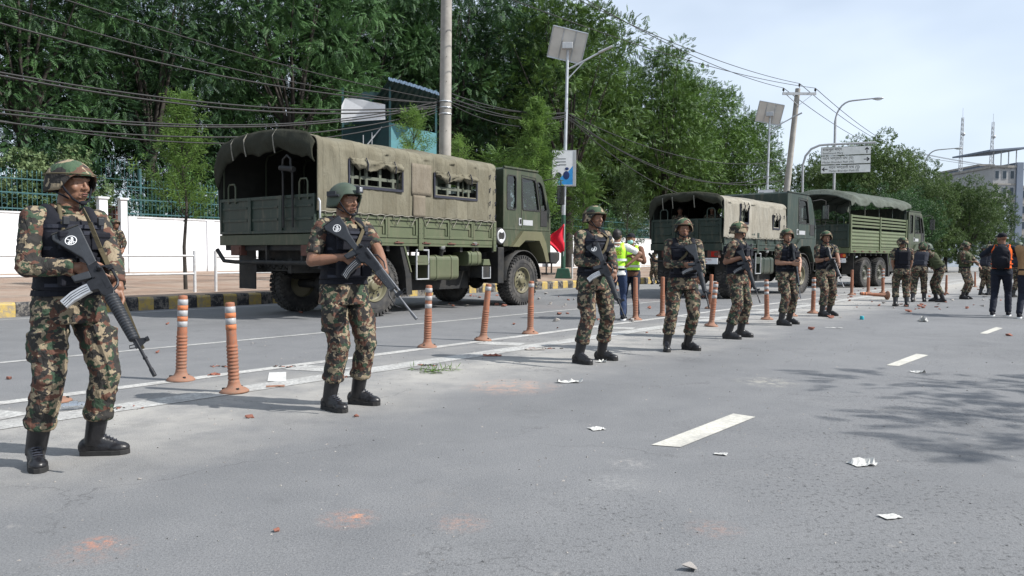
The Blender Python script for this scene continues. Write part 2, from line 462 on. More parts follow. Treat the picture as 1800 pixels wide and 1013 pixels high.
for i in range(1, 9):
    a = G(1742, 581) + Vector((math.sin(R(41)), math.cos(R(41)), 0)) * (i * 5.2)
    tag(wobble_strip(a, a + Vector((math.sin(R(41)), math.cos(R(41)), 0)) * 1.5, 0.15).build('lane_dash', M['mark']), kind='structure')
M['mark_e'] = paint('worn_edge_paint', (0.55, 0.545, 0.52), 0.7)
tag(wobble_strip(UN(-6, 6.98), UN(60, 6.98), 0.16).build('edge_line', M['mark_e']), kind='structure')
tag(wobble_strip(UN(-6, 6.08), UN(60, 6.08), 0.3).build('edge_line', M['mark_w']), kind='structure')
tag(wobble_strip(UN(-6, 9.55), UN(60, 9.75), 0.11).build('lane_line', M['mark_w']), kind='structure')
tag(wobble_strip(UN(-6, 15.7), UN(60, 15.7), 0.10).build('kerb_line', M['mark_w']), kind='structure')
for k in range(12):                                     # chevron bars between the two lines
    u0 = 1.9 + k * 3.05
    tag(wobble_strip(UN(u0, 6.88), UN(u0 + 0.2, 6.3), 0.34, 0.004, 0.2).build('chevron_bar', M['mark_w']), kind='structure')

# kerb of yellow and black blocks
def kerbmat(name, c):
    t = NT(name); v = t.mp(src=t.vgeo())
    q = t.mix(t.ramp(t.noise(v, 7, 8, 0.8), [(0.47, 0), (0.56, 0.75)]), c, (0.22, 0.2, 0.175))
    q = t.mix(t.ramp(t.noise(v, 2.0, 3), [(0.3, 0.3), (0.6, 0)]), q, tuple(x * 0.5 for x in c))
    t.col(q); t.bump(t.noise(v, 40, 4), 0.5, 0.01)
    return t.set(0.85, 0, 0.25)
M['ky'] = kerbmat('yellow_kerb_paint', (0.44, 0.32, 0.1)); M['kb'] = kerbmat('black_kerb_paint', (0.035, 0.036, 0.04))
M['kw'] = pm('concrete', (0.3, 0.29, 0.27), 0.85, 0.15, 4, 0.5, 40, dirt=(0.14, 0.13, 0.12))
kerb = bpy.data.objects.new('kerb', None); C.objects.link(kerb); kerb['kind'] = 'structure'
kerb.location = UN(0, 16.27); kerb.rotation_euler = (0, 0, PI / 2 - RH)
km = []
for mat in ('ky', 'kb'):
    m = MB(); m.prism([(0, 0), (0, 0.24), (0.03, 0.28), (0.24, 0.28), (0.24, 0)], 0.003, 0.327, lambda a, b, t: (t, a, b))
    km.append(m.mesh('kerb_block', M[mat]))
u = -8.0; i = 0
while u < 62 and i < 290:
    b = link('kerb_block', km[i % 2], kerb)
    b.location = (u, random.uniform(-0.008, 0.008), random.uniform(-0.012, 0.004))
    b.rotation_euler = (0, 0, random.uniform(-0.02, 0.02))
    u += 0.33; i += 1

# brick sidewalk that rises gently to the wall
def sidewalk_mat():
    t = NT('brick_pavement'); v = t.mp(rot=(0, 0, -(PI / 2 - RH)))
    b = t.n.new('ShaderNodeTexBrick'); b.inputs['Scale'].default_value = 4.6; b.inputs['Mortar Size'].default_value = 0.012
    b.inputs['Color1'].default_value = (0.28, 0.20, 0.15, 1); b.inputs['Color2'].default_value = (0.23, 0.145, 0.105, 1); b.inputs['Mortar'].default_value = (0.16, 0.12, 0.1, 1)
    t.l.new(v, b.inputs['Vector'])
    c = t.mix(t.ramp(t.noise(v, 0.8, 6, 0.65), [(0.35, 0), (0.65, 0.6)]), b.outputs[0], (0.36, 0.31, 0.26))
    t.col(c); t.bump(t.noise(v, 20, 5), 0.4, 0.01)
    return t.set(0.9, 0, 0.2)
M['sidewalk'] = sidewalk_mat()
m = MB(); us = [-20, 0, 20, 40, 62, 90]
m.add([UN(u, n, z) for u in us for n, z in ((16.505, 0.262), (22, 0.36), (29.5, 0.5), (33.0, 0.55))],
      [(4 * i + j, 4 * i + j + 1, 4 * i + j + 5, 4 * i + j + 4) for i in range(5) for j in range(3)])
tag(m.build('sidewalk', M['sidewalk']), kind='structure')
M['soil'] = pm('dark_soil', (0.055, 0.05, 0.03), 0.95, 0.4, 3, 0.5, 20, dirt=(0.03, 0.055, 0.02))
m = MB(); m.add([UN(-60, 33.0, 0.55), UN(220, 33.0, 0.55), UN(220, 140, 0.7), UN(-60, 140, 0.7)], [(0, 1, 2, 3)])
tag(m.build('garden_ground', M['soil']), kind='structure')

# boundary wall
def wallmat():
    t = NT('whitewashed_wall'); v = t.mp()
    z = t.sep(v)[2]
    c = t.mix(t.ramp(t.noise(t.mp((0.6, 0.6, 3)), 1.5, 6, 0.7), [(0.5, 0), (0.75, 0.4)]), (0.70, 0.71, 0.73), (0.5, 0.5, 0.5))
    c = t.mix(t.math('MULTIPLY', t.ramp(t.math('ADD', z, t.math('MULTIPLY', t.noise(v, 3, 5), 0.35)), [(0.15, 0.8), (0.42, 0)]), 0.75), c, (0.38, 0.35, 0.31))
    c = t.mix(t.ramp(t.noise(v, 2.3, 8, 0.8), [(0.68, 0), (0.74, 0.7)]), c, (0.45, 0.42, 0.4))
    c = t.mix(t.math('MULTIPLY', t.ramp(t.noise(t.mp((3.5, 3.5, 0.25)), 2.2, 6, 0.7), [(0.5, 0), (0.68, 0.55)]), t.ramp(t.math('MULTIPLY', z, 0.48), [(0.35, 0.15), (0.95, 1)])), c, (0.36, 0.35, 0.33))
    c = t.mix(t.ramp(t.noise(t.mp((0.5, 0.5, 5)), 1.0, 3, 0.5), [(0.52, 0), (0.56, 0.12)]), c, (0.5, 0.51, 0.53))
    t.col(c); t.bump(t.noise(v, 12, 5), 0.35, 0.01)
    return t.set(0.85, 0, 0.2)
M['wall'] = wallmat()
M['coping'] = pm('wall_coping_paint', (0.55, 0.56, 0.57), 0.8, 0.1, 3, dirt=(0.25, 0.24, 0.22))
def wall(px0, px1, label, u0=None, u1=None, h=2.07):
    a = atN(px0, 29.5).dot(U) if u0 is None else u0; b = atN(px1, 29.5).dot(U) if u1 is None else u1
    w = thing('boundary_wall', label, 'wall', UN(a, 29.5, 0.5), PI / 2 - RH)
    L = b - a
    m = MB(); m.b2((0, 0, 0), (L, 0.25, h)); m.build('wall_face', M['wall'], w)
    m = MB(); m.b2((0, -0.03, h), (L, 0.28, h + 0.06)); m.build('coping', M['coping'], w)
    if px0 is not None:
        x = 0.0
        while x < L:
            pl = MB(); pl.b2((x, -0.05, 0), (x + 0.3, 0.0, h)); pl.build('pilaster', M['wall'], w); x += 3.2
    return w, a, b
M['teal'] = pm('teal_fence_paint', (0.02, 0.085, 0.095), 0.55, 0.2, 6, dirt=(0.1, 0.08, 0.06), dscale=8, damt=0.4)
def fence(a, b, label, h0=2.63, step=0.155, ht=1.45, stuff=False):
    L = b - a
    f = thing('iron_fence', label, 'fence', UN(a, 29.6, 0.5), PI / 2 - RH, 'teal iron fences on the white wall')
    h0 -= 0.5
    for z, nm in ((0.08, 'rail'), (0.62, 'rail'), (1.1, 'rail')):
        m = MB(); m.b2((0, -0.02, h0 + z), (L, 0.02, h0 + z + 0.045)); m.build(nm, M['teal'], f)
    bar = MB(); bar.cyl((0, 0, 0), (0, 0, ht - 0.12), 0.011, n=6); bar.cyl((0, 0, ht - 0.12), (0, 0, ht - 0.1), 0.011, 0.026, 6); bar.cyl((0, 0, ht - 0.1), (0, 0, ht), 0.026, 0.002, 6)
    bme = bar.mesh('bar', M['teal'])
    ring = MB(); ring.tube([(0.08 * math.cos(t), 0, 0.08 * math.sin(t)) for t in [2 * PI * i / 14 for i in range(14)]], 0.01, 5, closed=True)
    rme = ring.mesh('ring', M['teal'])
    k = int(L / step)
    for i in range(k):
        q = link('bar', bme, f); q.location = (i * step + 0.05, 0, h0); q.rotation_euler = (0, random.uniform(-.01, .01), random.uniform(0, 1))
        if i % 2 == 0:
            q = link('ring', rme, f); q.location = (i * step + 0.05 + step / 2, 0, h0 + 0.53)
            if i % 4 == 0:
                q = link('ring', rme, f); q.location = (i * step + 0.05 + step / 2, 0, h0 + 0.19)
    return f
uL = atN(170, 29.5).dot(U)
wall(None, 170, 'low white boundary wall at the left edge, behind the bushy tree', u0=uL - 16)
fence(uL - 8, uL, 'teal iron fence with rings on the white wall left of the gate pillars')
w, a, b = wall(226, None, 'long white boundary wall running behind the trucks, right of the gate pillars', u1=56)
fence(a, a + 9.5, 'teal iron fence with rings on the white wall behind the slim sapling', stuff=False)
fa = atN(985, 29.5).dot(U)
fence(fa, fa + 15, 'short stretch of teal fence seen over the white wall behind the press workers', step=0.2)
# gate pillars and grille
for px, lab in ((181, 'left of the two white gate pillars beside the brown grille'), (217, 'right, wider white gate pillar at the end of the long wall')):
    c = atN(px, 29.5); g_ = thing('gate_pillar', lab, 'pillar', (c.x, c.y, 0.5), PI / 2 - RH)
    w_ = 0.14 if px > 200 else 0.20
    m = MB(); m.b2((-w_ / 2 - .05, -0.12, 0), (w_ / 2 + .05, 0.15, 2.72)); m.build('shaft', M['wall'], g_, bevel=0.01)
    m = MB(); m.b2((-w_ / 2 - .1, -0.17, 2.72), (w_ / 2 + .1, 0.2, 2.8)); m.build('cap', M['coping'], g_, bevel=0.01)
M['brown_panel'] = pm('brown_gate_panel', (0.09, 0.035, 0.025), 0.6, 0.3, 5)
c = atN(199.5, 29.9); gr = thing('gate_grille', 'brown gate with a pale square grille between the two white pillars', 'gate', (c.x, c.y, 0.5), PI / 2 - RH)
m = MB(); m.b2((-.28, .1, 0), (.28, .14, 2.5)); m.build('panel', M['brown_panel'], gr)
M['greypaint'] = pm('grey_steel_paint', (0.4, 0.41, 0.42), 0.5, 0.1, 8, metal=0.3)
for i in range(5):
    m = MB(); m.cyl((-.26 + i * .13, .06, 0), (-.26 + i * .13, .06, 2.55), .01, n=5); m.build('upright', M['greypaint'], gr)
for i in range(12):
    m = MB(); m.cyl((-.28, .07, .1 + i * .21), (.28, .07, .1 + i * .21), .01, n=5); m.build('crossbar', M['greypaint'], gr)
m = MB()
for i in range(3): m.tube([(-.14 + i * .14 + .06 * math.cos(t), .05, 1.75 + .1 * math.sin(t)) for t in [2 * PI * j / 12 for j in range(12)]], .018, 5, closed=True)
m.build('white_ornament', M['white_paint'], gr)
# tall inner gate with horizontal bars and spear tips
c = atN(158, 33); ig = thing('tall_gate', 'tall teal gate of horizontal bars topped with spear tips behind the helmeted soldier', 'gate', (c.x, c.y, 0.55), PI / 2 - RH)
for x in (0.0, 2.1):
    m = MB(); m.b2((x - .05, -.05, 0), (x + .05, .05, 4.3)); m.build('post', M['teal'], ig)
for i in range(9):
    m = MB(); m.b2((.05, -.02, .4 + i * .42), (2.05, .02, .43 + i * .42)); m.build('bar', M['teal'], ig)
for i in range(11):
    m = MB(); x = .12 + i * .19; m.cyl((x, 0, 3.79), (x, 0, 4.45), .012, n=5); m.cyl((x, 0, 4.45), (x, 0, 4.6), .03, .002, 6); m.build('spear', M['teal'], ig)

# railing along the kerb
M['rail'] = pm('white_railing_paint', (0.52, 0.53, 0.54), 0.5, 0.08, 6, dirt=(0.3, 0.24, 0.2), dscale=9, damt=0.5)
n0 = 17.55
def railing(u0, u1, lab, lift=0):
    r = thing('pavement_railing', lab, 'railing', UN(u0, n0, 0.28), PI / 2 - RH, 'white railings along the pavement')
    L = u1 - u0
    for z in (0.45, 0.86):
        m = MB(); m.cyl((0, 0, z), (L, 0, z + (0.02 if z > .5 else 0)), 0.027, n=8); m.build('rail', M['rail'], r)
    k = max(1, round(L / 2.3))
    for i in range(k + 1):
        m = MB(); m.cyl((L * i / k, 0, -0.02), (L * i / k, 0, 1.0), 0.036, n=10); m.lathe([(0.036, 1.0), (0.0005, 1.012)], (L * i / k, 0, 0), n=10); m.build('post', M['rail'], r)
ua, ub = atN(342, n0).dot(U), atN(379, n0).dot(U)
railing(ua - 9.2, ua, 'white pavement railing at the left, ending beside the slim sapling')
railing(ub, ub + 6.9, 'white pavement railing beginning at the left rear corner of the nearest truck')
uc = atN(1006, n0).dot(U); railing(uc, uc + 9.2, 'white pavement railing behind the press workers in yellow vests')
# storm drain in the kerb is dark gap; pavement litter of soil
# ================================================================== TRUCKS
def tarpmat(name, c, seam=0.36, sd=0.5):
    t = NT(name); v = t.mp(); x, y, z = t.sep(v)
    f = t.math('FRACT', t.math('MULTIPLY', t.math('ADD', x, 20.0), 1 / seam))
    line = t.math('MULTIPLY', t.ramp(f, [(0, 1), (0.04, 0), (0.96, 0), (1.0, 1)]), sd)
    wn_ = t.n.new('ShaderNodeTexWhiteNoise'); wn_.noise_dimensions = '1D'
    t.l.new(t.math('FLOOR', t.math('MULTIPLY', t.math('ADD', x, 20.0), 1 / seam)), wn_.inputs['W'])
    c1 = t.mix(wn_.outputs[0], tuple(q * 0.86 for q in c), tuple(q * 1.1 for q in c))
    c1 = t.mix(t.ramp(t.noise(t.mp((1, 1, 0.5)), 2.4, 7, 0.68), [(0.38, 0), (0.7, 0.7)]), c1, (c[0] * 0.62, c[1] * 0.58, c[2] * 0.52))
    c1 = t.mix(t.ramp(t.noise(t.mp((1, 1, 0.35), loc=(4, 4, 4)), 4, 6, 0.7), [(0.5, 0), (0.72, 0.4)]), c1, tuple(min(1, q * 1.35) for q in c))
    c1 = t.mix(line, c1, tuple(q * 0.35 for q in c))
    t.col(c1)
    w1 = t.noise(t.mp((1.5, 1.5, 0.4)), 7, 4, 0.6, 1.0)
    t.bump(t.mix(0.12, t.mix(0.5, w1, t.noise(t.mp((1, 1, 0.7), rot=(0, R(35), 0)), 4, 5, 0.65, 1.5)), t.noise(v, 150, 2)), 0.9, 0.045)
    return t.set(0.9, 0, 0.15)
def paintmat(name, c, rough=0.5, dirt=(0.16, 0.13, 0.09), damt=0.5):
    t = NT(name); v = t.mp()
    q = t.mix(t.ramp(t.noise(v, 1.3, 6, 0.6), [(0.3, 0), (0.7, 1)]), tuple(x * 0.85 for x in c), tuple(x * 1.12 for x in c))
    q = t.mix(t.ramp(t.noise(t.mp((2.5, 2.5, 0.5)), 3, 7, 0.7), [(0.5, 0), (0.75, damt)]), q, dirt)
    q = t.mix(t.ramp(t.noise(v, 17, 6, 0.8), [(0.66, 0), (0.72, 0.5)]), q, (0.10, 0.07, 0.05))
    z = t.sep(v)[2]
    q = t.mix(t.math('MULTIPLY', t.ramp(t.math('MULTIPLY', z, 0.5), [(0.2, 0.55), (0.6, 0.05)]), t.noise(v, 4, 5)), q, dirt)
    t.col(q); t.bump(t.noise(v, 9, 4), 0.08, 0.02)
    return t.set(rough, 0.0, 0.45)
M['olive'] = paintmat('olive_truck_paint', (0.038, 0.052, 0.028))
M['olive_l'] = paintmat('light_olive_bed_paint', (0.082, 0.10, 0.053))
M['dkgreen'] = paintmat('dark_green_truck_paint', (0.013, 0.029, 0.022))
M['slat'] = paintmat('bright_olive_bed_paint', (0.085, 0.11, 0.052))
M['flare'] = paintmat('fender_flare_paint', (0.11, 0.108, 0.058))
M['black'] = pm('black_chassis', (0.014, 0.015, 0.016), 0.7, 0.3, 6, 0.3, 30, dirt=(0.07, 0.06, 0.045), dscale=5, damt=0.4)
M['tyre'] = pm('dusty_tyre_rubber', (0.03, 0.03, 0.031), 0.85, 0.2, 12, 0.3, 60, dirt=(0.13, 0.12, 0.105), dscale=3, damt=0.75)
M['tarp1'] = tarpmat('khaki_canvas', (0.178, 0.167, 0.126))
M['tarp2'] = tarpmat('pale_canvas', (0.29, 0.275, 0.235), 0.8, 0.2)
M['tarp3'] = tarpmat('grey_green_tarpaulin', (0.10, 0.115, 0.10), 1.4, 0.2)
M['flap'] = tarpmat('rolled_dark_canvas', (0.04, 0.042, 0.032), 0.9, 0.1)
M['canvas_shade'] = pm('canvas_inside_shade', (0.022, 0.022, 0.018), 0.95, 0.2, 5)  # inner canvas colour darkened to stand in for shade under the cover
M['bench'] = pm('grey_green_bench_paint', (0.10, 0.11, 0.085), 0.7, 0.2, 8)
M['navy'] = pm('navy_window_binding', (0.02, 0.022, 0.035), 0.8, 0.2, 10)
M['rope'] = pm('grey_rope', (0.2, 0.19, 0.16), 0.9, 0.2, 40)
M['redlens'] = pm('red_lamp_lens', (0.35, 0.02, 0.015), 0.25, 0.1, 20)
M['amber'] = pm('amber_lamp_lens', (0.6, 0.16, 0.02), 0.25, 0.1, 20)
M['whitegl'] = pm('white_plastic', (0.7, 0.71, 0.72), 0.4, 0.05, 10)
M['chrome'] = pm('mirror_steel', (0.6, 0.6, 0.6), 0.15, 0.05, 8, metal=1.0)
M['rubber_b'] = pm('window_rubber', (0.02, 0.02, 0.02), 0.6, 0.1, 10)
M['redcloth'] = fabric('red_cloth', (0.6, 0.02, 0.04), 300, 0.8)
def glassmat(name, tint=(0.55, 0.62, 0.6), refl=0.22):
    t = NT(name); t.n.remove(t.b)
    tr = t.n.new('ShaderNodeBsdfTransparent'); tr.inputs[0].default_value = (*tint, 1)
    gl = t.n.new('ShaderNodeBsdfGlossy'); gl.inputs['Roughness'].default_value = 0.04
    mx_ = t.n.new('ShaderNodeMixShader'); fr = t.n.new('ShaderNodeFresnel'); fr.inputs[0].default_value = 1.5
    mx_.inputs[0].default_value = refl * .55; t.l.new(tr.outputs[0], mx_.inputs[1]); t.l.new(gl.outputs[0], mx_.inputs[2])
    t.l.new(mx_.outputs[0], t.out.inputs[0]); return t.mat
M['glass'] = glassmat('cab_glass', (0.5, 0.56, 0.54))

def boolean(o, cutters):
    for c in cutters:
        c.parent = o.parent
        md = o.modifiers.new('b', 'BOOLEAN'); md.operation = 'DIFFERENCE'; md.object = c; md.solver = 'EXACT'
    bpy.context.view_layer.update()
    dg = bpy.context.evaluated_depsgraph_get()
    me = bpy.data.meshes.new_from_object(o.evaluated_get(dg)); o.modifiers.clear(); o.data = me
    for c in cutters: bpy.data.objects.remove(c)
def clean(o):
    bm = bmesh.new(); bm.from_mesh(o.data); bmesh.ops.remove_doubles(bm, verts=bm.verts, dist=1e-5)
    bmesh.ops.recalc_face_normals(bm, faces=bm.faces); bm.to_mesh(o.data); bm.free()

def text_mesh(s, size, mat, parent, name='lettering', align='LEFT', font=None, ext=0.0):
    cu = bpy.data.curves.new('t', 'FONT'); cu.body = s; cu.size = size; cu.align_x = align; cu.resolution_u = 2; cu.extrude = ext
    o = bpy.data.objects.new('t', cu); C.objects.link(o); bpy.context.view_layer.update()
    me = bpy.data.meshes.new_from_object(o.evaluated_get(bpy.context.evaluated_depsgraph_get()))
    bpy.data.objects.remove(o)
    me.materials.clear(); me.materials.append(mat)
    return tag(link(name, me, parent), kind='stuff')

TW = {}
def wheel_meshes(rimmat):
    k = rimmat
    if k in TW: return TW[k]
    r, w = 0.61, 0.36
    ty = MB()
    prof = [(0.30, -w * .36), (0.36, -w * .46), (0.46, -w * .5), (0.55, -w * .47), (0.585, -w * .4), (0.59, 0), (0.585, w * .4), (0.55, w * .47), (0.46, w * .5), (0.36, w * .46), (0.30, w * .36)]
    ty.lathe(prof, axis=(0, 1, 0), n=48)
    ty.lathe([(0.425, -w * .505), (0.43, -w * .518), (0.44, -w * .505)], axis=(0, 1, 0), n=40)
    ty.lathe([(0.52, -w * .49), (0.527, -w * .505), (0.535, -w * .485)], axis=(0, 1, 0), n=40)
    for i in range(40):                                   # chevron lugs
        a = 2 * PI * i / 40
        for sd in (-1, 1):
            aa = a + (0.04 if sd > 0 else 0)
            q = Matrix.Rotation(aa, 3, 'Y') @ Matrix.Rotation(sd * 0.42, 3, 'X') if False else Matrix.Rotation(aa, 3, 'Y')
            c = q @ Vector((0.0, sd * w * .27, 0.595))
            ty.box(c, (0.058, w * .42, 0.034), q @ Matrix.Rotation(sd * 0.35, 3, 'Z'))
            c = q @ Vector((0.0, sd * w * .49, 0.568)); ty.box(c, (0.05, 0.026, 0.062), q)
    tm = ty.mesh('tyre', M['tyre'])
    rm = MB()
    rm.lathe([(0.305, -w * .40), (0.32, -w * .43), (0.30, -w * .40), (0.285, -w * .26), (0.26, -w * .20), (0.19, -w * .24), (0.13, -w * .30), (0.10, -w * .32), (0.10, -w * .42), (0.07, -w * .45), (0.001, -w * .45)], axis=(0, 1, 0), n=40)
    rm.lathe([(0.30, -w * .3), (0.30, w * .38)], axis=(0, 1, 0), n=32)
    rm.lathe([(0.3, w * .2), (0.001, w * .2)], axis=(0, 1, 0), n=32)
    for i in range(8):
        a = 2 * PI * i / 8
        rm.cyl((0.235 * math.cos(a), -w * .205, 0.235 * math.sin(a)), (0.235 * math.cos(a), -w * .228, 0.235 * math.sin(a)), 0.036, n=10, m=1)
    for i in range(10):
        a = 2 * PI * (i + .5) / 10
        rm.cyl((0.155 * math.cos(a), -w * .25, 0.155 * math.sin(a)), (0.155 * math.cos(a), -w * .35, 0.155 * math.sin(a)), 0.014, n=6, m=1)
    rmm = rm.mesh('wheel', [M[k], M['black']])
    TW[k] = (rmm, tm); return TW[k]
def add_wheel(t, x, y, flip, rimmat):
    rmm, tm = wheel_meshes(rimmat)
    a = link('wheel', rmm, t); a.location = (x, y, 0.605); a.rotation_euler = (0, random.uniform(0, 6), PI if flip else 0)
    b = link('tyre', tm, a); return a

def canvas(t, x0, x1, W, zb, zs, zr, mat, wins, hoops, sag=0.05, wr=0.02, name='canvas_cover', dropn=None, seed=0, near_out=-0.03):
    # cross profile from the near lower edge over the roof to the far lower edge
    prof = []
    nside = 26
    zsh = zs - 0.14
    for i in range(nside): prof.append((near_out, zb + (zsh - zb) * i / nside, 'n', i / nside))
    for i in range(6): a = PI / 2 * i / 6; prof.append((near_out + 0.16 * (1 - math.cos(a)), zsh + 0.14 * math.sin(a), 'c', 1))
    k = 14
    for i in range(k + 1):
        s_ = i / k; prof.append((near_out + .16 + (W - 2 * near_out - .32) * s_, zs + (zr - zs) * (1 - (2 * s_ - 1) ** 2), 'r', 1))
    for i in range(1, 7): a = PI / 2 * i / 6; prof.append((W - near_out - .16 + 0.16 * math.sin(a), zsh + 0.14 * math.cos(a), 'c', 1))
    for i in range(1, 9): prof.append((W - near_out, zsh - (zsh - zb) * i / 8, 'f', 0))
    nx = int((x1 - x0) / 0.045); m = MB(); vs = []; P_ = len(prof)
    for j in range(nx + 1):
        x = x0 + (x1 - x0) * j / nx
        hp = min(abs(x - h) for h in hoops)
        gap = (hoops[1] - hoops[0]) / 2 if len(hoops) > 1 else 1
        sg = sag * (1 - (1 - min(hp / gap, 1)) ** 2)
        for (y, z, kd, tt) in prof:
            w1 = noise.noise(Vector((x * 2.6 + seed, z * 0.8, seed))) * wr * 1.6
            w2 = noise.noise(Vector((x * 9 + seed + z * 2.2, z * 1.3, seed + 5))) * wr * 0.8
            xx = x
            if kd == 'n':
                yy = y - (w1 + w2) * (0.35 + tt * 0.4) + (0.035 * (1 - tt)) * 0 - sg * 0.3 * math.sin(PI * tt)
                zz = z
                if tt < 0.1: zz += 0.035 * abs(math.sin(x * PI / 0.42 + seed)) * (1 - tt / 0.1)
            elif kd == 'r' or kd == 'c':
                yy = y; zz = z - sg + w1 * 0.6 + w2 * 0.3
            else: yy = y + w1; zz = z
            vs.append((xx, yy, zz))
    fs = []
    for j in range(nx):
        xm = x0 + (x1 - x0) * (j + .5) / nx
        for i in range(P_ - 1):
            z1 = (prof[i][1] + prof[i + 1][1]) / 2
            if prof[i][2] == 'n' and any(a < xm < b and c < z1 < d for a, b, c, d in wins): continue
            fs.append((j * P_ + i, j * P_ + i + 1, (j + 1) * P_ + i + 1, (j + 1) * P_ + i))
    m.add(vs, fs, 0, True)
    o = m.build(name, [M['canvas_shade'], mat], t)
    md = o.modifiers.new('thick', 'SOLIDIFY'); md.thickness = 0.012; md.offset = 0; md.material_offset = 1; md.material_offset_rim = 1
    return o

def make_truck(label, rear_near, heading, p, group='army trucks parked along the far lane'):
    t = thing('army_truck', label, 'truck', (rear_near.x, rear_near.y, 0), PI / 2 - heading, group)
    W = p['W']; x0, x1 = p['bed']; body, bedm = M[p['body']], M[p['bedmat']]
    cs = p['cab'] - 4.12                                  # shift of the cab
    zf = 1.5
    axles = p['axles']
    # frame
    for y in (W * .32, W * .68):
        m = MB(); m.b2((x0 + .1, y - .05, .85), (p['cab'] + 2.1, y + .05, 1.12)); m.build('frame_rail', M['black'], t)
    m = MB()
    for x in np.arange(x0 + .3, x1, .9): m.b2((x, W * .32 + .05, .88), (x + .08, W * .68 - .05, 1.08))
    m.b2((x1 - .2, W * .28, .7), (p['cab'] + 1.9, W * .72, 1.5)); m.b2((x1 - 1.2, .35 * W, .55), (x1 + .4, .65 * W, 1.0))
    m.build('gearbox', M['black'], t)
    for x in axles:
        m = MB(); m.cyl((x, .25, .6), (x, W - .25, .6), .09, n=12); m.ell((x, W / 2, .6), (.24, .2, .24)); m.build('axle', M['black'], t)
        for y in (W * .3, W * .7):
            m = MB()
            for k in range(4): m.b2((x - .6 + k * .1, y - .04, .78 - k * .03), (x + .6 - k * .1, y + .04, .8 - k * .03))
            m.build('leaf_spring', M['black'], t)
        add_wheel(t, x, p.get('trk', .2), False, p['rim']); add_wheel(t, x, W - p.get('trk', .2) - p.get('trkf', 0.1), True, p['rim'])
    # deck and cross sills
    m = MB(); m.b2((x0, .0, zf - .07), (x1, W, zf)); m.build('bed_floor', M['black'], t)
    m = MB()
    for x in np.arange(x0 + .05, x1, .55): m.b2((x, .05, zf - .22), (x + .08, W - .05, zf - .072))
    m.build('cross_sill', M['black'], t)
    m = MB(); m.b2((x0, -.012, zf - .06), (x1, .0, zf + .045)); m.build('side_rail', bedm, t, bevel=.006)
    m = MB(); m.b2((x0, -.03, zf - .11), (x1 - .1, -.012, zf - .065)); m.build('lower_rail', bedm, t)
    H1 = p['side_h']
    # near side boards
    def board(xa, xb, y, sgn):
        b = MB(); b.b2((xa, y, zf + .05), (xb, y + .03 * sgn, zf + H1)); o = b.build('side_panel', bedm, t)
        q = MB(); q.b2((xa, y - .03 * sgn, zf + H1 - .06), (xb, y, zf + H1)); q.b2((xa, y - .03 * sgn, zf + .05), (xb, y, zf + .10))
        q.b2((xa, y - .035 * sgn, zf + .1), (xa + .05, y, zf + H1 - .06)); q.b2((xb - .05, y - .035 * sgn, zf + .1), (xb, y, zf + H1 - .06))
        q.b2((xa + .07, y - .02 * sgn, zf + .27), (xb - .07, y, zf + .31)); q.b2((xb - .11, y - .02 * sgn, zf + .12), (xb - .07, y, zf + .27))
        q.build('panel_frame', bedm, o, bevel=.004)
    if p['style'] == 'canvas':
        xs_ = [x0, x0 + (x1 - x0) * .165, x0 + (x1 - x0) * .33, x0 + (x1 - x0) * .497]
        xs2 = [x0 + (x1 - x0) * .533, x0 + (x1 - x0) * .69, x0 + (x1 - x0) * .845, x1 - .07]
        for L_ in (xs_, xs2):
            for a, b in zip(L_[:-1], L_[1:]): board(a + .006, b - .006, .0, 1)
        for x in (xs_[-1] + .02, x1 - .06):
            m = MB(); wd = .14 if x < x1 - .1 else .1
            m.b2((x, -.045, zf - .2), (x + wd, .0, zf + H1 + .02))
            for k in range(6): m.cyl((x + .03, -.05, zf - .15 + k * .1), (x + .03, -.04, zf - .15 + k * .1), .009, n=6, m=1); m.cyl((x + wd - .03, -.05, zf - .15 + k * .1), (x + wd - .03, -.04, zf - .15 + k * .1), .009, n=6, m=1)
            m.build('stake_post', [bedm, M['black']], t, bevel=.005)
        m = MB(); m.b2((x0, W - .03, zf + .05), (x1, W, zf + H1)); m.build('side_panel', bedm, t)
    else:                                                  # ribbed panels with open slats above
        half = (x0 + x1) / 2
        for xa, xb in ((x0 + .05, half - .05), (half + .05, x1 - .05)):
            for sd, y in ((1, .0), (-1, W)):
                pb = MB(); pb.b2((xa, min(y, y + .02 * sd), zf + .06), (xb, max(y, y + .02 * sd), zf + .8)); po = pb.build('side_panel', bedm, t)
                if sd > 0:
                    for k in range(5):
                        rb = MB(); z = zf + .12 + k * .14
                        rb.add([(xa + .05, -.001, z), (xb - .05, -.001, z), (xb - .05, -.001, z + .1), (xa + .05, -.001, z + .1), (xa + .09, -.03, z + .03), (xb - .09, -.03, z + .03), (xb - .09, -.03, z + .07), (xa + .09, -.03, z + .07)],
                               [(0, 1, 5, 4), (1, 2, 6, 5), (2, 3, 7, 6), (3, 0, 4, 7), (4, 5, 6, 7)])
                        rb.build('rib', bedm, po)
                for k in range(4):
                    s_ = MB(); z = zf + .9 + k * .13; s_.b2((xa, y - .015, z), (xb, y + .015, z + .075)); s_.build('slat', bedm, t)
        for x in (x0, half - .05, x1 - .05):
            m = MB(); m.b2((x, -.04, zf - .05), (x + .1, .03, zf + 1.38)); m.build('stake_post', bedm, t, bevel=.006)
            m = MB(); m.b2((x, W - .03, zf - .05), (x + .1, W + .03, zf + 1.38)); m.build('stake_post', bedm, t)
    # side latches
    for x in np.arange(x0 + .35, x1 - .2, .78):
        m = MB(); m.b2((x, -.05, zf - .07), (x + .05, -.012, zf - .02)); m.cyl((x - .08, -.05, zf - .05), (x + .16, -.05, zf - .05), .014, n=6); m.build('latch', M['brown_panel'], t)
    # tailgate
    tg = p['tail_h']
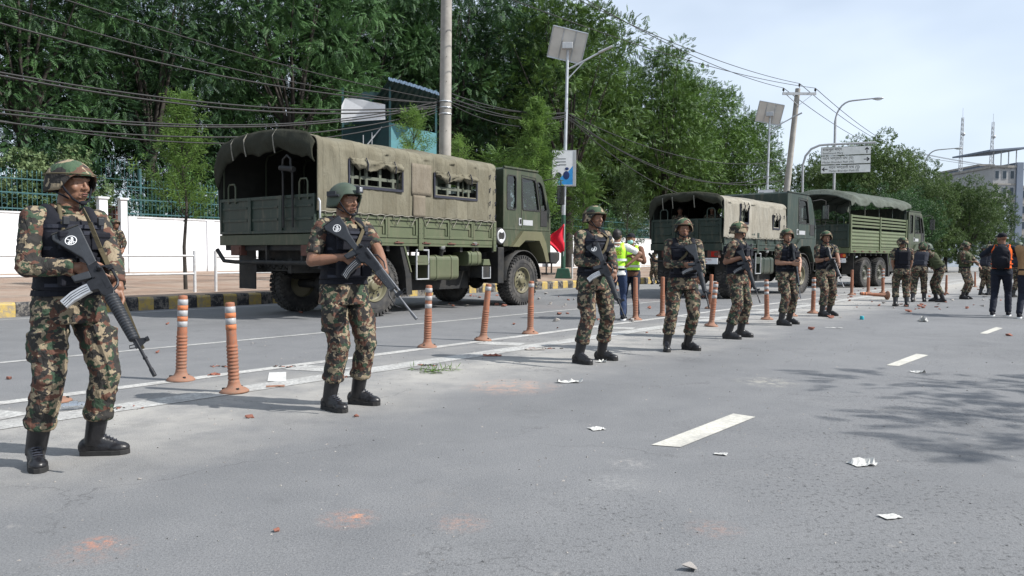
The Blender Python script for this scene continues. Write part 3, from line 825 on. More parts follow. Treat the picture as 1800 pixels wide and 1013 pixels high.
    m = MB(); m.b2((x0 - .05, .0, zf - .12), (x0, W, zf + .08)); m.build('rear_sill', bedm if p['style'] != 'canvas' else body, t, bevel=.006)
    m = MB(); m.b2((x0 - .03, .03, zf + .1), (x0, W - .03, zf + tg)); tgo = m.build('tailgate', M['dkgreen'], t)  # dark green paint, also chosen to deepen the shade on the rear face
    cols = [.03, W * .34, W * .66, W - .03]
    for a, b in zip(cols[:-1], cols[1:]):
        q = MB()
        q.b2((x0 - .065, a, zf + .1), (x0 - .03, a + .05, zf + tg)); q.b2((x0 - .065, b - .05, zf + .1), (x0 - .03, b, zf + tg))
        q.b2((x0 - .06, a + .05, zf + .1), (x0 - .03, b - .05, zf + .15)); q.b2((x0 - .06, a + .05, zf + tg - .06), (x0 - .03, b - .05, zf + tg))
        q.b2((x0 - .055, a + .09, zf + tg * .42), (x0 - .03, b - .09, zf + tg * .42 + .05)); q.b2((x0 - .055, a + .09, zf + tg * .72), (x0 - .03, b - .09, zf + tg * .72 + .04))
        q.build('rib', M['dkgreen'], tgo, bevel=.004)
    for y in (.35, W - .45):
        m = MB(); m.tube([(x0 - .05, y - .12, zf + tg - .1), (x0 - .05, y - .12, zf + tg + .22), (x0 - .05, y - .08, zf + tg + .28), (x0 - .05, y + .08, zf + tg + .28), (x0 - .05, y + .12, zf + tg + .22), (x0 - .05, y + .12, zf + tg - .1)], .018, 8)
        m.build('grab_handle', body, t)
    # rear underside: bumper bar, lamps, flaps
    m = MB(); m.tube([(x0 - .02, .1, 1.05), (x0 - .02, W - .5, 1.05), (x0 - .05, W - .15, 1.07), (x0 - .1, W + .02, 1.3)], .04, 8); m.build('bumper_bar', M['black'], t)
    for y in (.45, W * .5):
        m = MB(); m.b2((x0 - .01, y, 1.05), (x0 + .05, y + .05, 1.45)); m.build('bracket', M['black'], t)
    for y in (.28, W - .55):
        m = MB(); m.b2((x0 - .05, y - .17, 1.18), (x0 + .1, y + .17, 1.38)); lb = m.build('lamp_box', M['brown_panel'] if p['style'] == 'canvas' else M['black'], t, bevel=.01)
        m = MB(); m.b2((x0 - .06, y - .14, 1.2), (x0 - .05, y + .05, 1.35)); m.build('red_lens', M['redlens'] if p.get('plate') else M['brown_panel'], lb)
        m = MB(); m.cyl((x0 - .065, y - .1, 1.275), (x0 - .05, y - .1, 1.275), .06, n=14); m.build('amber_lens', M['amber'] if p['style'] != 'canvas' else M['brown_panel'], lb)
    m = MB(); m.b2((x0 + .4, W - .55, .5), (x0 + .42, W + .02, 1.4)); m.build('mud_flap', M['black'], t)
    m = MB(); m.b2((x0 + .4, .0, .55), (x0 + .42, .45, 1.4)); m.build('mud_flap', M['black'], t)
    m = MB()
    for k in range(5):
        y = W * .35 + k * .2; m.tube([(x0 + .02, y, 1.1), (x0 + .1, y + .05, .95), (x0 + .2, y + .12, .92), (x0 + .3, y + .2, 1.0)], .012, 6)
    m.build('brake_hose', M['black'], t)
    m = MB(); m.b2((x0 + .5, .35, .93), (x0 + .56, W - .5, 1.42)); m.build('rear_crossmember', M['black'], t)
    m = MB(); m.b2((x0 + 1.9, W - .75, .62), (x0 + 4.4, W - .3, 1.4)); m.build('far_side_locker', M['black'], t)
    if p.get('plate'):
        m = MB(); m.b2((x0 - .075, .12, 1.0), (x0 - .06, .56, 1.17)); pl = m.build('number_plate', M['whitegl'], t)
        for k, s_ in enumerate(p['plate']):
            o = text_mesh(s_, .065, M['redlens'], pl); o.matrix_local = Matrix(((0, 0, -1, x0 - .079), (-1, 0, 0, .53), (0, 1, 0, 1.1 - k * .075), (0, 0, 0, 1)))
    # mud guards over the rear wheel
    for x in axles[:-1] if len(axles) == 2 else [axles[0]]:
        m = MB(); xa = x + .72 + (axles[1] - axles[0] if len(axles) == 3 else 0)
        m.prism([(xa - .1, 1.42), (xa + .02, 1.42), (xa + .22, .85), (xa + .26, .4), (xa + .1, .4), (xa + .06, .85)], .0, .42, lambda a, b, q: (a, q, b)); m.build('mudguard', M['black'], t)
        m = MB(); m.prism([(xa - .12, 1.425), (xa + .03, 1.43), (xa + .23, .86), (xa + .20, .86), (xa - .0, 1.395)], -.02, .03, lambda a, b, q: (a, q, b)); m.build('mudguard_edge', bedm, t)
    # tanks
    def tank(xa, xb, za, zb, nm, mt=bedm):
        m = MB(); r = .09; y0, y1 = -.0, .5; poly = []
        for cx, cz, a0 in ((y1 - r, zb - r, 0), (y0 + r, zb - r, 90), (y0 + r, za + r, 180), (y1 - r, za + r, 270)):
            for k in range(5): a = R(a0 + k * 22.5); poly.append((cx + r * math.cos(a), cz + r * math.sin(a)))
        m.prism(poly, xa, xb, lambda a, b, q: (q, a, b)); o = m.build(nm, mt, t, bevel=.02)
        for f in (.25, .75):
            s_ = MB(); xm = xa + (xb - xa) * f; pp = [(c_ + (c_ - .25) * .05, z_ + (z_ - (za + zb) / 2) * .05) for c_, z_ in poly]; s_.prism(pp, xm - .03, xm + .03, lambda a, b, q: (q, a, b)); s_.build('tank_band', mt, o, bevel=.005)
        c_ = MB(); c_.cyl((xa + (xb - xa) * .45, .1, zb - .05), (xa + (xb - xa) * .4, .0, zb + .16), .05, n=10); c_.cyl((xa + (xb - xa) * .4, .0, zb + .16), (xa + (xb - xa) * .39, -.02, zb + .2), .065, n=12, m=1); c_.build('filler_cap', [M['black'], M['alu']], o)
        return o
    a1 = axles[-2] if len(axles) == 3 else axles[0]
    off = a1
    if p['style'] == 'canvas':
        tank(off + 1.5, off + 2.42, .68, 1.2, 'fuel_tank')
        tank(off + 2.75, off + 3.2, .98, 1.3, 'air_tank')
        m = MB()
        m.prism([(off + 1.08, 1.05), (off + 1.12, 1.2), (off + 1.4, 1.2), (off + 1.46, 1.05)], -.02, .4, lambda a, b, q: (a, q, b)); m.b2((off + 1.1, -.02, 1.0), (off + 1.46, .4, 1.05)); m.build('step_box', bedm, t, bevel=.01)
        m = MB()
        for x in (off + 1.08, off + 1.43): m.b2((x, -.02, .72), (x + .025, .01, 1.3))
        m.b2((off + 1.08, -.02, .7), (off + 1.455, .01, .725)); m.b2((off + 1.08, -.02, 1.3), (off + 1.455, .01, 1.325)); m.build('step_frame', M['greypaint'], t)
        m = MB(); m.prism([(off + 3.22, .98), (off + 3.26, 1.12), (off + 3.45, 1.12), (off + 3.5, .98)], -.02, .35, lambda a, b, q: (a, q, b)); m.build('step_box', bedm, t, bevel=.01)
        m = MB(); m.b2((off + 3.2, .0, .7), (off + 3.5, .35, .96)); m.build('battery_box', M['black'], t)
        m = MB(); m.b2((off + 3.2, -.02, .68), (off + 3.5, .0, .7)); m.b2((off + 3.2, -.02, .7), (off + 3.22, .0, .95)); m.b2((off + 3.48, -.02, .7), (off + 3.5, .0, .95)); m.build('box_trim', M['greypaint'], t)
        m = MB(); m.b2((off + 1.2, .5, .45), (off + 3.3, W - .6, .85)); m.build('transfer_case', M['black'], t)
    else:
        m = MB(); m.b2((off + 1.2, .1, .6), (off + 2.4, .6, 1.2)); m.build('fuel_tank', M['black'], t, bevel=.03)
    # ------------------------------------------------ cab
    c0 = p['cab']; S = p.get('cs', 1.0)
    X = lambda s_: c0 + (s_ - 4.12) * S
    zt = 3.30
    prof = [(4.12, 1.42), (4.12, zt - .05), (4.18, zt), (5.45, zt - .02), (5.68, zt - .1), (5.80, zt - .28), (6.06, 2.36), (6.10, 2.2), (6.10, 1.25), (6.0, 1.05), (5.86, 1.05), (5.74, 1.32), (5.56, 1.55), (4.84, 1.55), (4.62, 1.42)]
    yA, yB = p.get('cab_y', (.1, W - .3))
    m = MB(); m.prism([(X(a), b) for a, b in prof], yA, yB, lambda a, b, q: (a, q, b)); cab = m.build('cab', body, t); clean(cab)
    cut = []
    inner = [(4.18, 1.9), (4.18, zt - .1), (5.42, zt - .08), (5.62, zt - .17), (5.74, zt - .32), (5.99, 2.36), (5.99, 1.9)]
    m = MB(); m.prism([(X(a), b) for a, b in inner], yA + .05, yB - .05, lambda a, b, q: (a, q, b)); o = m.build('c', body); clean(o); cut.append(o)
    wins = [[(4.27, 2.37), (4.27, 3.05), (4.31, 3.11), (4.56, 3.11), (4.60, 3.05), (4.60, 2.37), (4.56, 2.32), (4.31, 2.32)],
            [(4.90, 2.36), (4.86, 3.05), (4.90, 3.09), (5.36, 3.07), (5.41, 3.0), (5.56, 2.36), (5.52, 2.33), (4.94, 2.33)],
            [(5.66, 2.34), (5.50, 3.0), (5.54, 3.04), (5.62, 3.02), (5.70, 2.94), (5.90, 2.38), (5.88, 2.34)]]
    if p.get('cabwins') == 1: wins = wins[1:2]
    for wv in wins:
        m = MB(); m.prism([(X(a), b) for a, b in wv], yA - .2, yB + .2, lambda a, b, q: (a, q, b)); o = m.build('c', body); clean(o); cut.append(o)
    m = MB(); m.b2((X(5.5), yA + .15, 2.42), (X(6.3), yB - .15, 3.08)); o = m.build('c', body); clean(o); cut.append(o)
    m = MB(); m.b2((X(4.0), yA + .5, 2.5), (X(4.3), yB - .5, 3.0)); o = m.build('c', body); clean(o); cut.append(o)
    boolean(cab, cut)
    md = cab.modifiers.new('bevel', 'BEVEL'); md.width = .018; md.segments = 2; md.limit_method = 'ANGLE'; md.angle_limit = R(50)
    for y, sg in ((yA, 1), (yB, -1)):
        for wv in wins:
            cx = sum(a for a, b in wv) / len(wv); cz = sum(b for a, b in wv) / len(wv)
            big = [(cx + (a - cx) * 1.07 + (.012 if a > cx else -.012), cz + (b - cz) * 1.03 + (.012 if b > cz else -.012)) for a, b in wv]
            fr = MB(); k = len(wv)
            vs = [(X(a), y - .012 * sg, b) for a, b in big] + [(X(a), y - .012 * sg, b) for a, b in wv] + [(X(a), y + .03 * sg, b) for a, b in wv] + [(X(a), y - .0 * sg, b) for a, b in big]
            fr.add(vs, [(i, (i + 1) % k, k + (i + 1) % k, k + i) for i in range(k)] + [(k + i, k + (i + 1) % k, 2 * k + (i + 1) % k, 2 * k + i) for i in range(k)] + [(3 * k + i, 3 * k + (i + 1) % k, (i + 1) % k, i) for i in range(k)])
            wo_ = fr.build('window', M['rubber_b'], t)
            g_ = MB(); g_.add([(X(a), y + .022 * sg, b) for a, b in wv], [tuple(range(k))]); g_.build('pane', M['glass'], wo_)
    m = MB(); m.add([(X(5.995), yA + .1, 2.4), (X(5.995), yB - .1, 2.4), (X(5.78), yB - .1, 3.12), (X(5.78), yA + .1, 3.12)], [(0, 1, 2, 3)]); m.build('windscreen', M['glass'], t)
    # seats, dashboard, wheel inside the cab
    m = MB(); m.b2((X(4.25), yA + .1, 1.92), (X(4.8), yB - .1, 2.2)); m.b2((X(4.25), yA + .15, 2.2), (X(4.4), yB - .15, 2.75)); m.build('seat', M['black'], t, bevel=.03)
    m = MB(); m.b2((X(5.6), yA + .06, 1.92), (X(5.98), yB - .06, 2.35)); m.build('dashboard', M['black'], t, bevel=.03)
    m = MB(); cc = Vector((X(5.4), yA + .45, 2.45)); m.tube([cc + Vector((.1 * math.sin(a) * .8, .22 * math.cos(a), .2 * math.sin(a))) for a in [2 * PI * i / 16 for i in range(16)]], .014, 6, closed=True); m.build('steering_wheel', M['black'], t)
    # door lines, handle, beltline
    dr = MB(); dp = [(4.83, 1.86), (4.83, 3.16), (5.42, 3.13), (5.60, 2.3), (5.98, 2.28), (5.98, 1.86)]
    for (a, b) in zip(dp, dp[1:] + dp[:1]): dr.bar((X(a[0]), yA - .002, a[1]), (X(b[0]), yA - .002, b[1]), .012, .012, (0, 1, 0))
    dr.build('door_seam', M['rubber_b'], t)
    m = MB(); m.b2((X(4.9), yA - .006, 1.95), (X(5.3), yA - .001, 2.08)); m.build('door_badge_plate', M['greypaint'], t)
    m = MB(); m.b2((X(4.72), yA - .012, 1.94), (X(4.82), yA - .002, 2.12)); m.b2((X(4.76), yA - .03, 1.98), (X(4.79), yA - .012, 2.09), 1); m.build('door_handle', [M['greypaint'], M['black']], t)
    m = MB(); m.b2((X(5.63), yA - .012, 1.72 + .22), (X(5.93), yA - .001, 2.31)); m.build('vent_panel', M['rubber_b'], t, bevel=.01)
    m = MB(); m.b2((X(4.12), yA - .03, zt - .02), (X(5.5), yA + .03, zt + .02)); m.b2((X(4.10), yA - .012, 1.83), (X(6.04), yA - .001, 1.87)); m.build('rain_gutter', body, t, bevel=.006)
    # fender flare
    fo = [(4.36, 1.42), (4.46, 1.50), (4.80, 1.80), (5.56, 1.80), (5.76, 1.52), (5.9, 1.05)]; fi = [(4.52, 1.42), (4.62, 1.42), (4.88, 1.58), (5.46, 1.58), (5.62, 1.36), (5.76, 1.05)]
    m = MB(); k = len(fo); yo = yA - .1
    vs = [(X(a), yo, b) for a, b in fo] + [(X(a), yo, b) for a, b in fi] + [(X(a), yA + .02, b) for a, b in fo] + [(X(a), yA + .3, b) for a, b in fi]
    fs = []
    for i in range(k - 1): fs += [(i, i + 1, k + i + 1, k + i), (2 * k + i, 2 * k + i + 1, i + 1, i), (k + i, k + i + 1, 3 * k + i + 1, 3 * k + i)]
    m.add(vs, fs); m.build('fender_flare', M['flare'] if p['style'] == 'canvas' and p['body'] == 'olive' else body, t)
    m = MB(); wa = axles[-1]
    m.lathe([(.7, -.2), (.72, -.2), (.72, .2), (.7, .2)], (wa, .2, .62), (0, 1, 0), 40); o = m.build('wheel_arch_liner', M['black'], t)
    bm = bmesh.new(); bm.from_mesh(o.data); bmesh.ops.delete(bm, geom=[f for f in bm.faces if f.calc_center_median().z < .62], context='FACES'); bm.to_mesh(o.data); bm.free()
    m = MB(); m.b2((wa - .95, .05, .55), (wa - .72, .4, 1.4)); m.build('mudguard', M['black'], t, bevel=.02)
    # bumper, step, lamps
    m = MB(); m.prism([(X(6.02), 1.02), (X(6.0), 1.3), (X(6.44), 1.3), (X(6.44), 1.1), (X(6.3), 1.0)], yA - .06, yB + .06, lambda a, b, q: (a, q, b)); bu = m.build('bumper', M['black'], t, bevel=.03)
    for y in (yA + .15, yB - .15):
        m = MB(); m.cyl((X(6.44), y, 1.2), (X(6.46), y, 1.2), .08, n=16); m.build('headlight', M['whitegl'], bu)
    m = MB(); m.b2((X(5.9), yA - .05, .72), (X(6.25), yA + .15, .76)); m.b2((X(5.92), yA, .76), (X(5.95), yA + .03, 1.05)); m.b2((X(6.15), yA, .76), (X(6.18), yA + .03, 1.05)); m.build('cab_step', M['black'], t)
    m = MB(); m.b2((X(5.88), yA - .03, 1.2), (X(5.93), yA - .0, 1.28)); m.build('side_marker', M['amber'], t)
    # mirror on a bracket
    m = MB(); m.tube([(X(5.75), yA, 3.1), (X(5.95), yA - .22, 3.16), (X(6.1), yA - .3, 3.12), (X(6.12), yA - .3, 2.35), (X(6.0), yA - .1, 2.2), (X(6.05), yA, 2.2)], .014, 6); mi = m.build('mirror_arm', M['black'], t)
    m = MB(); m.b2((X(6.1) - .02, yA - .4, 2.5), (X(6.1) + .03, yA - .2, 2.98)); m.b2((X(6.1) - .026, yA - .385, 2.52), (X(6.1) - .02, yA - .215, 2.96), 1); m.build('mirror', [M['rubber_b'], M['chrome']], mi)
    # air cleaner behind the cab
    if p['style'] == 'canvas' and p.get('filter', True):
        m = MB(); fx = p['cab'] - .16
        m.cyl((fx, .02, 1.66), (fx, .3, 1.66), .2, n=24); m.build('air_cleaner', M['black'], t, bevel=.02)
        m = MB(); m.lathe([(.16, 0), (.16, -.012), (.11, -.014), (.11, 0)], (fx, .02, 1.66), (0, 1, 0), 24); q = m.build('cleaner_ring', M['greypaint'], t)
        for dz in (.12, -.12):
            m = MB(); m.ell((fx, .012, 1.66 + dz), (.07, .02, .05)); m.build('white_reflector', M['whitegl'], t)
        m = MB(); m.cyl((fx, .2, 1.1), (fx, .2, 1.5), .05, n=10); m.build('intake_pipe', M['greypaint'], t)
    # ------------------------------------------------ cover
    zs, zr = p['roof']
    hoops = list(np.linspace(x0 + .03, x1 - .05, p['hoops']))
    for hx in hoops:
        m = MB(); pts = [(hx, .05, zf + .1), (hx, .05, zs - .2), (hx, .12, zs - .06)] + [(hx, .25 + (W - .5) * i / 6, zs - .05 + (zr - zs) * (1 - (2 * i / 6 - 1) ** 2)) for i in range(7)] + [(hx, W - .12, zs - .06), (hx, W - .05, zs - .2), (hx, W - .05, zf + .1)]
        m.tube(pts, .018, 6); m.build('hoop', body, t)
    if p['style'] == 'canvas':
        canvas(t, x0 - .05, x1 + .02, W, p['cov_b'], zs, zr, M[p['tarp']], p['wins'], hoops, p.get('sag', .05), p.get('wr', .022), seed=p.get('seed', 0))
        # window bindings and rolled window flaps
        for (a, b, c, d) in p['wins']:
            m = MB(); e = .035
            m.b2((a - e, -.07, c - e * 1.4), (b + e, -.045, c)); m.b2((a - e, -.07, c), (a, -.045, d)); m.b2((b, -.07, c), (b + e, -.045, d)); m.build('window_binding', M['navy'], t)
            m = MB(); L = b - a; k = 22; vs = []
            for i in range(k + 1):
                s_ = i / k; dr_ = .10 + .16 * abs(math.sin(s_ * PI * 1.6 + p.get('seed', 0))) * (1 - .5 * s_)
                for j in range(7):
                    q = j / 6; nz = noise.noise(Vector((s_ * 7 + a, q * 3, a))); vs.append((a + L * s_ + .02 * nz, -.055 - .035 * math.sin(q * PI) - .05 * abs(nz) - .02 * math.sin(q * 9 + s_ * 11), d + .03 - dr_ * q * (1 + .5 * nz) + .03 * noise.noise(Vector((s_ * 15, q * 5, 2)))))
            m.add(vs, [(i * 7 + j, i * 7 + j + 1, (i + 1) * 7 + j + 1, (i + 1) * 7 + j) for i in range(k) for j in range(6)], 0, True)
            o = m.build('rolled_window_flap', M[p['tarp']], t); md = o.modifiers.new('s', 'SOLIDIFY'); md.thickness = .012
            for s_ in (.28, .82):
                mm = MB(); mm.tube([(a + L * s_, -.09, d + .05), (a + L * s_ + .02, -.13, d - .07), (a + L * s_ + .03, -.1, d - .18)], .012, 6); mm.build('flap_tie', M['navy'], o)
            # inner rails seen through the opening
            m = MB(); m.b2((a - .3, .06, c + .14), (b + .3, .09, c + .2)); m.b2((a - .3, .06, c - .12), (b + .3, .09, c + .03)); m.build('bench_rail', M['bench'], t)
            for s_ in (.1, .36, .62, .88):
                m = MB(); m.b2((a + L * s_, .055, c - .3), (a + L * s_ + .06, .095, d + .1)); m.build('bench_upright', M['bench'], t)
        # patches sewn on the canvas
        for (a, b, c, d) in p.get('patch', []):
            m = MB(); k = 8
            m.add([(a + (b - a) * i / k, -.058 - .008 * noise.noise(Vector((i, j, a))), c + (d - c) * j / k) for i in range(k + 1) for j in range(k + 1)], [(i * (k + 1) + j, i * (k + 1) + j + 1, (i + 1) * (k + 1) + j + 1, (i + 1) * (k + 1) + j) for i in range(k) for j in range(k)], 0, True)
            o = m.build('canvas_patch', M['tarp_patch'], t); md = o.modifiers.new('s', 'SOLIDIFY'); md.thickness = .012
        # ropes lacing the cover to the side
        m = MB(); x = x0 + .1; pr = None
        while x < x1 - .15:
            zt_ = p['cov_b'] + .02
            m.tube([(x, -.055, zt_), (x + .1, -.05, zf + .3), (x + .21, -.055, zt_ - .01)], .008, 5)
            x += .42
        m.tube([(x0 + (x1 - x0) * i / 60, -.06, p['cov_b'] + .03 + .012 * math.sin(i * 1.9)) for i in range(61)], .01, 5)
        m.build('lacing_rope', M['rope'], t)
        for x in (x1 - .25, x1 - .06):
            for z in np.arange(p['cov_b'] + .15, zs - .2, .3):
                m = MB(); m.tube([(x, -.06, z), (x + .02, -.085, z + .04), (x + .01, -.07, z - .07)], .01, 5); m.build('canvas_tie', M['navy'], t)
        # rear opening: rolled-up flap hanging in swags, with ties
        m = MB(); vs = []; k = 60; jn = 9
        for i in range(k + 1):
            s_ = i / k; y = W * s_; ze = zs + (zr - zs) * (1 - (2 * s_ - 1) ** 2)
            ze -= .14 * max(0, 1 - s_ / .06) + .14 * max(0, 1 - (1 - s_) / .06)
            drop = p.get('flapdrop', .3) + .14 * abs(math.sin((1 - s_) * PI * 2.6 + .9)) + .03 * noise.noise(Vector((s_ * 14, 3, p.get('seed', 0))))
            if s_ > .9: drop += (s_ - .9) * 3.0
            for j in range(jn):
                q = j / (jn - 1)
                vs.append((x0 - .06 - .07 * math.sin(q * PI) - .03 * noise.noise(Vector((s_ * 11, q * 3, 1))), y, ze + .01 - drop * q))
        m.add(vs, [(i * jn + j, i * jn + j + 1, (i + 1) * jn + j + 1, (i + 1) * jn + j) for i in range(k) for j in range(jn - 1)], 0, True)
        o = m.build('rear_flap', M['flap'], t); md = o.modifiers.new('s', 'SOLIDIFY'); md.thickness = .03
        for s_ in (.36, .66, .8):
            y = W * s_; ze = zs + (zr - zs) * (1 - (2 * s_ - 1) ** 2)
            mm = MB(); mm.tube([(x0 + .05, y, ze + .02), (x0 - .08, y, ze + .02), (x0 - .16, y + .01, ze - .1), (x0 - .15, y, ze - .28), (x0 - .12, y, ze - .42)], .013, 6); mm.build('flap_tie', M['rope'], o)
        # benches and spare gear inside
        for y in (.1, W - .5):
            m = MB(); m.b2((x0 + .2, y, zf + .35), (x1 - .2, y + .4, zf + .39)); m.build('bench', M['black'], t)
        m = MB(); m.b2((x1 - .03, .0, zf), (x1, W, zf + 1.0)); m.build('headboard', body, t)
    else:
        # loose tarpaulin over the hoops, edges hanging in folds
        m = MB(); vs = []; k = 120; jn = 26; L0, L1 = x0 - .25, x1 + .1
        for i in range(k + 1):
            x = L0 + (L1 - L0) * i / k; hp = min(abs(x - h) for h in hoops); gap = (hoops[1] - hoops[0]) / 2
            sg = .10 * (1 - (1 - min(hp / gap, 1)) ** 2)
            for j in range(jn):
                q = j / (jn - 1)
                if q < .2: s2 = 0; dz = -(.2 - q) / .2 * (.18 + .14 * abs(noise.noise(Vector((x * 1.1, 2, 2)))) + .12 * abs(math.sin(x * 1.55))); yy = -.1 - .05 * noise.noise(Vector((x * 2.5, q * 6, 3))) - .05 * (.2 - q) / .2
                elif q > .8: s2 = 1; dz = -(q - .8) / .2 * .3; yy = W + .06
                else: s2 = (q - .2) / .6; dz = 0; yy = -.06 + (W + .12) * s2
                z = zs + (zr - zs) * (1 - (2 * s2 - 1) ** 2) - sg + dz + .03 * noise.noise(Vector((x * 3, q * 9, 7)))
                if i < 6: z -= (6 - i) * .03
                vs.append((x, yy, z))
        m.add(vs, [(i * jn + j, i * jn + j + 1, (i + 1) * jn + j + 1, (i + 1) * jn + j) for i in range(k) for j in range(jn - 1)], 0, True)
        o = m.build('loose_tarpaulin', M['tarp3'], t); md = o.modifiers.new('s', 'SOLIDIFY'); md.thickness = .015
        m = MB(); m.b2((x1 - .03, .0, zf), (x1, W, zf + 1.9)); m.build('headboard', body, t)
    return t

M['tarp_patch'] = tarpmat('faded_canvas_patch', (0.19, 0.167, 0.132), 3.0, 0.0)
H1_ = R(37.3)
truck1 = make_truck('nearest olive army truck with khaki canvas cover and two side windows, parked beside the kerb', Vector((-2.645, 14.86, 0)), H1_, dict(
    W=3.05, bed=(-1.36, 3.66), cab=4.12, body='olive', bedmat='olive_l', rim='flare', axles=[0.03, 4.84], style='canvas', side_h=.46, tail_h=.80,
    roof=(3.34, 3.52), hoops=6, cov_b=1.95, tarp='tarp1', wins=[(-.68, .66, 2.50, 2.98), (1.62, 2.96, 2.46, 2.93)], patch=[(.92, 1.5, 2.42, 3.06), (.97, 1.32, 1.98, 2.42)], wr=.036, seed=3, trkf=.45, cab_y=(.08, 2.6)))
dH = lambda h: Vector((math.sin(h), math.cos(h), 0))
H2_ = R(42)
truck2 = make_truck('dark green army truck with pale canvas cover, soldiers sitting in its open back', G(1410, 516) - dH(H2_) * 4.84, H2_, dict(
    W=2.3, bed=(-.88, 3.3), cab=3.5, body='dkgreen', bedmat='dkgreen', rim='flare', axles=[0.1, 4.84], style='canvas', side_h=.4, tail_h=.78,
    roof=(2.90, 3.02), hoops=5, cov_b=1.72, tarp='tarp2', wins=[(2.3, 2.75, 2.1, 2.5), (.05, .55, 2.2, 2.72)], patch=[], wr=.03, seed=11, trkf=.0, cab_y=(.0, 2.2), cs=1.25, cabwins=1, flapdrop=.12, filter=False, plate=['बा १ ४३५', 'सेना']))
H3_ = R(45.5)
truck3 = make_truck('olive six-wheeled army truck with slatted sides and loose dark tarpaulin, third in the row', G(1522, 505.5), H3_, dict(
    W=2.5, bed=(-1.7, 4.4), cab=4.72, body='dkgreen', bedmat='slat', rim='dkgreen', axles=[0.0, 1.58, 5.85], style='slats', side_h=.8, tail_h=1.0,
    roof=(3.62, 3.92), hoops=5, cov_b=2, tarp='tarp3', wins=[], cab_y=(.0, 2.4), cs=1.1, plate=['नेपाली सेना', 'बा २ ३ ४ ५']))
for ch in list(bpy.data.objects):
    if ch.parent == truck3 and ch.name.split('.')[0] in ('cab', 'rain_gutter', 'fender_flare'): ch.data.materials[0] = M['olive']
for nm in ('tailgate',):
    pass
# spare wheel slung by the first truck's tail, axe bracket on tailgate
m = MB()
for y in (.62, .9): m.tube([(-1.45, y, 1.7), (-1.45, y, 2.75), (-1.46, y + .02, 2.82)], .02, 6)
m.tube([(-1.46, .64, 2.7), (-1.46, .66, 2.95), (-1.46, .76, 3.02), (-1.46, .88, 2.95), (-1.46, .9, 2.7)], .022, 6)
m.cyl((-1.47, .55, 2.75), (-1.47, .95, 2.8), .05, n=8)
m.build('loading_frame', M['black'], truck1)
m = MB(); m.tube([(-1.42, -.08, 1.75), (-1.42, -.12, 1.78), (-1.42, -.12, 2.15), (-1.42, -.08, 2.2), (-1.38, -.02, 2.2)], .018, 6); m.build('grab_rail', M['greypaint'], truck1)
# red flag on the bumper of the first truck
fl = thing('signal_flag', 'small red cloth flag tied to the front bumper of the nearest truck', 'flag')
_fp = truck1.matrix_basis @ Vector((6.5, -.05, 1.3)); fl.location = _fp; fl.rotation_euler = (0, 0, 0)
m = MB(); m.cyl((0, 0, -.1), (.02, 0, .74), .012, n=6); m.build('stick', M['greypaint'], fl)
m = MB(); k = 14; vs = []
for i in range(k + 1):
    for j in range(k + 1):
        a, b = i / k, j / k
        w_ = .50 * min(1, (b + .02) / .55) if b < .55 else .50 * (1 - .62 * (b - .55) / .45)
        vs.append((.02 - a * w_ + .02 * math.sin(b * 9) * a, .055 * math.sin(a * 8 + b * 5) * (.3 + a), .73 - b * .72 - a * .02 + .02 * math.sin(a * 9)))
m.add(vs, [(i * (k + 1) + j, i * (k + 1) + j + 1, (i + 1) * (k + 1) + j + 1, (i + 1) * (k + 1) + j) for i in range(k) for j in range(k)], 0, True)
o = m.build('cloth', M['redcloth'], fl); md = o.modifiers.new('s', 'SOLIDIFY'); md.thickness = .004
# ================================================================== PEOPLE
def fuse(mb, voxel, smooth=4, sf=0.5):
    me = mb.mesh('tmp', [M['skin']]); o = bpy.data.objects.new('tmp', me); C.objects.link(o)
    r = o.modifiers.new('r', 'REMESH'); r.mode = 'VOXEL'; r.voxel_size = voxel; r.use_smooth_shade = True
    if smooth: s = o.modifiers.new('s', 'SMOOTH'); s.factor = sf; s.iterations = smooth
    bpy.context.view_layer.update()
    out = bpy.data.meshes.new_from_object(o.evaluated_get(bpy.context.evaluated_depsgraph_get()))
    bpy.data.objects.remove(o); bpy.data.meshes.remove(me)
    return out
def wrinkle(me, amp, sc=9.0, seed=0.0, zmin=None):
    n = len(me.vertices)
    if not n: return
    co = np.empty(n * 3); me.vertices.foreach_get('co', co); co = co.reshape(-1, 3)
    no = np.empty(n * 3); me.vertices.foreach_get('normal', no); no = no.reshape(-1, 3)
    d = np.empty(n)
    for i in range(n):
        x, y, z = co[i]
        a = noise.noise(Vector((x * sc * 1.2 + seed, y * sc * 1.2 + z * sc * .7, z * sc * 1.5 + x * sc * .6)))
        b = noise.noise(Vector((x * sc * 2.6 + seed + 7, y * sc * 2.6, z * sc * 4.2 + x * sc * 1.5)))
        d[i] = (1 - abs(a) * 2.4) * .6 + (1 - abs(b) * 2.2) * .35
    co += no * (d * amp)[:, None]
    me.vertices.foreach_set('co', co.ravel()); me.update()
def ik(a, c, l1, l2, pole):
    a, c = Vector(a), Vector(c); d = c - a; L = min(d.length, (l1 + l2) * .998); dn = d.normalized()
    x = (l1 * l1 - l2 * l2 + L * L) / (2 * L); h = math.sqrt(max(l1 * l1 - x * x, 0))
    pl = Vector(pole); pl = pl - dn * pl.dot(dn)
    if pl.length < 1e-4: pl = Vector((0, -1, 0))
    return a + dn * x + pl.normalized() * h, a + dn * L
TORSO = [(-.30, .172, .134, 0), (-.12, .162, .122, -.005), (0, .156, .115, 0), (.12, .142, .106, .0), (.25, .128, .098, .005), (.4, .132, .104, .01), (.56, .143, .115, .012), (.7, .150, .118, .01), (.82, .150, .108, 0), (.91, .122, .088, -.01), (1.0, .07, .065, -.012)]
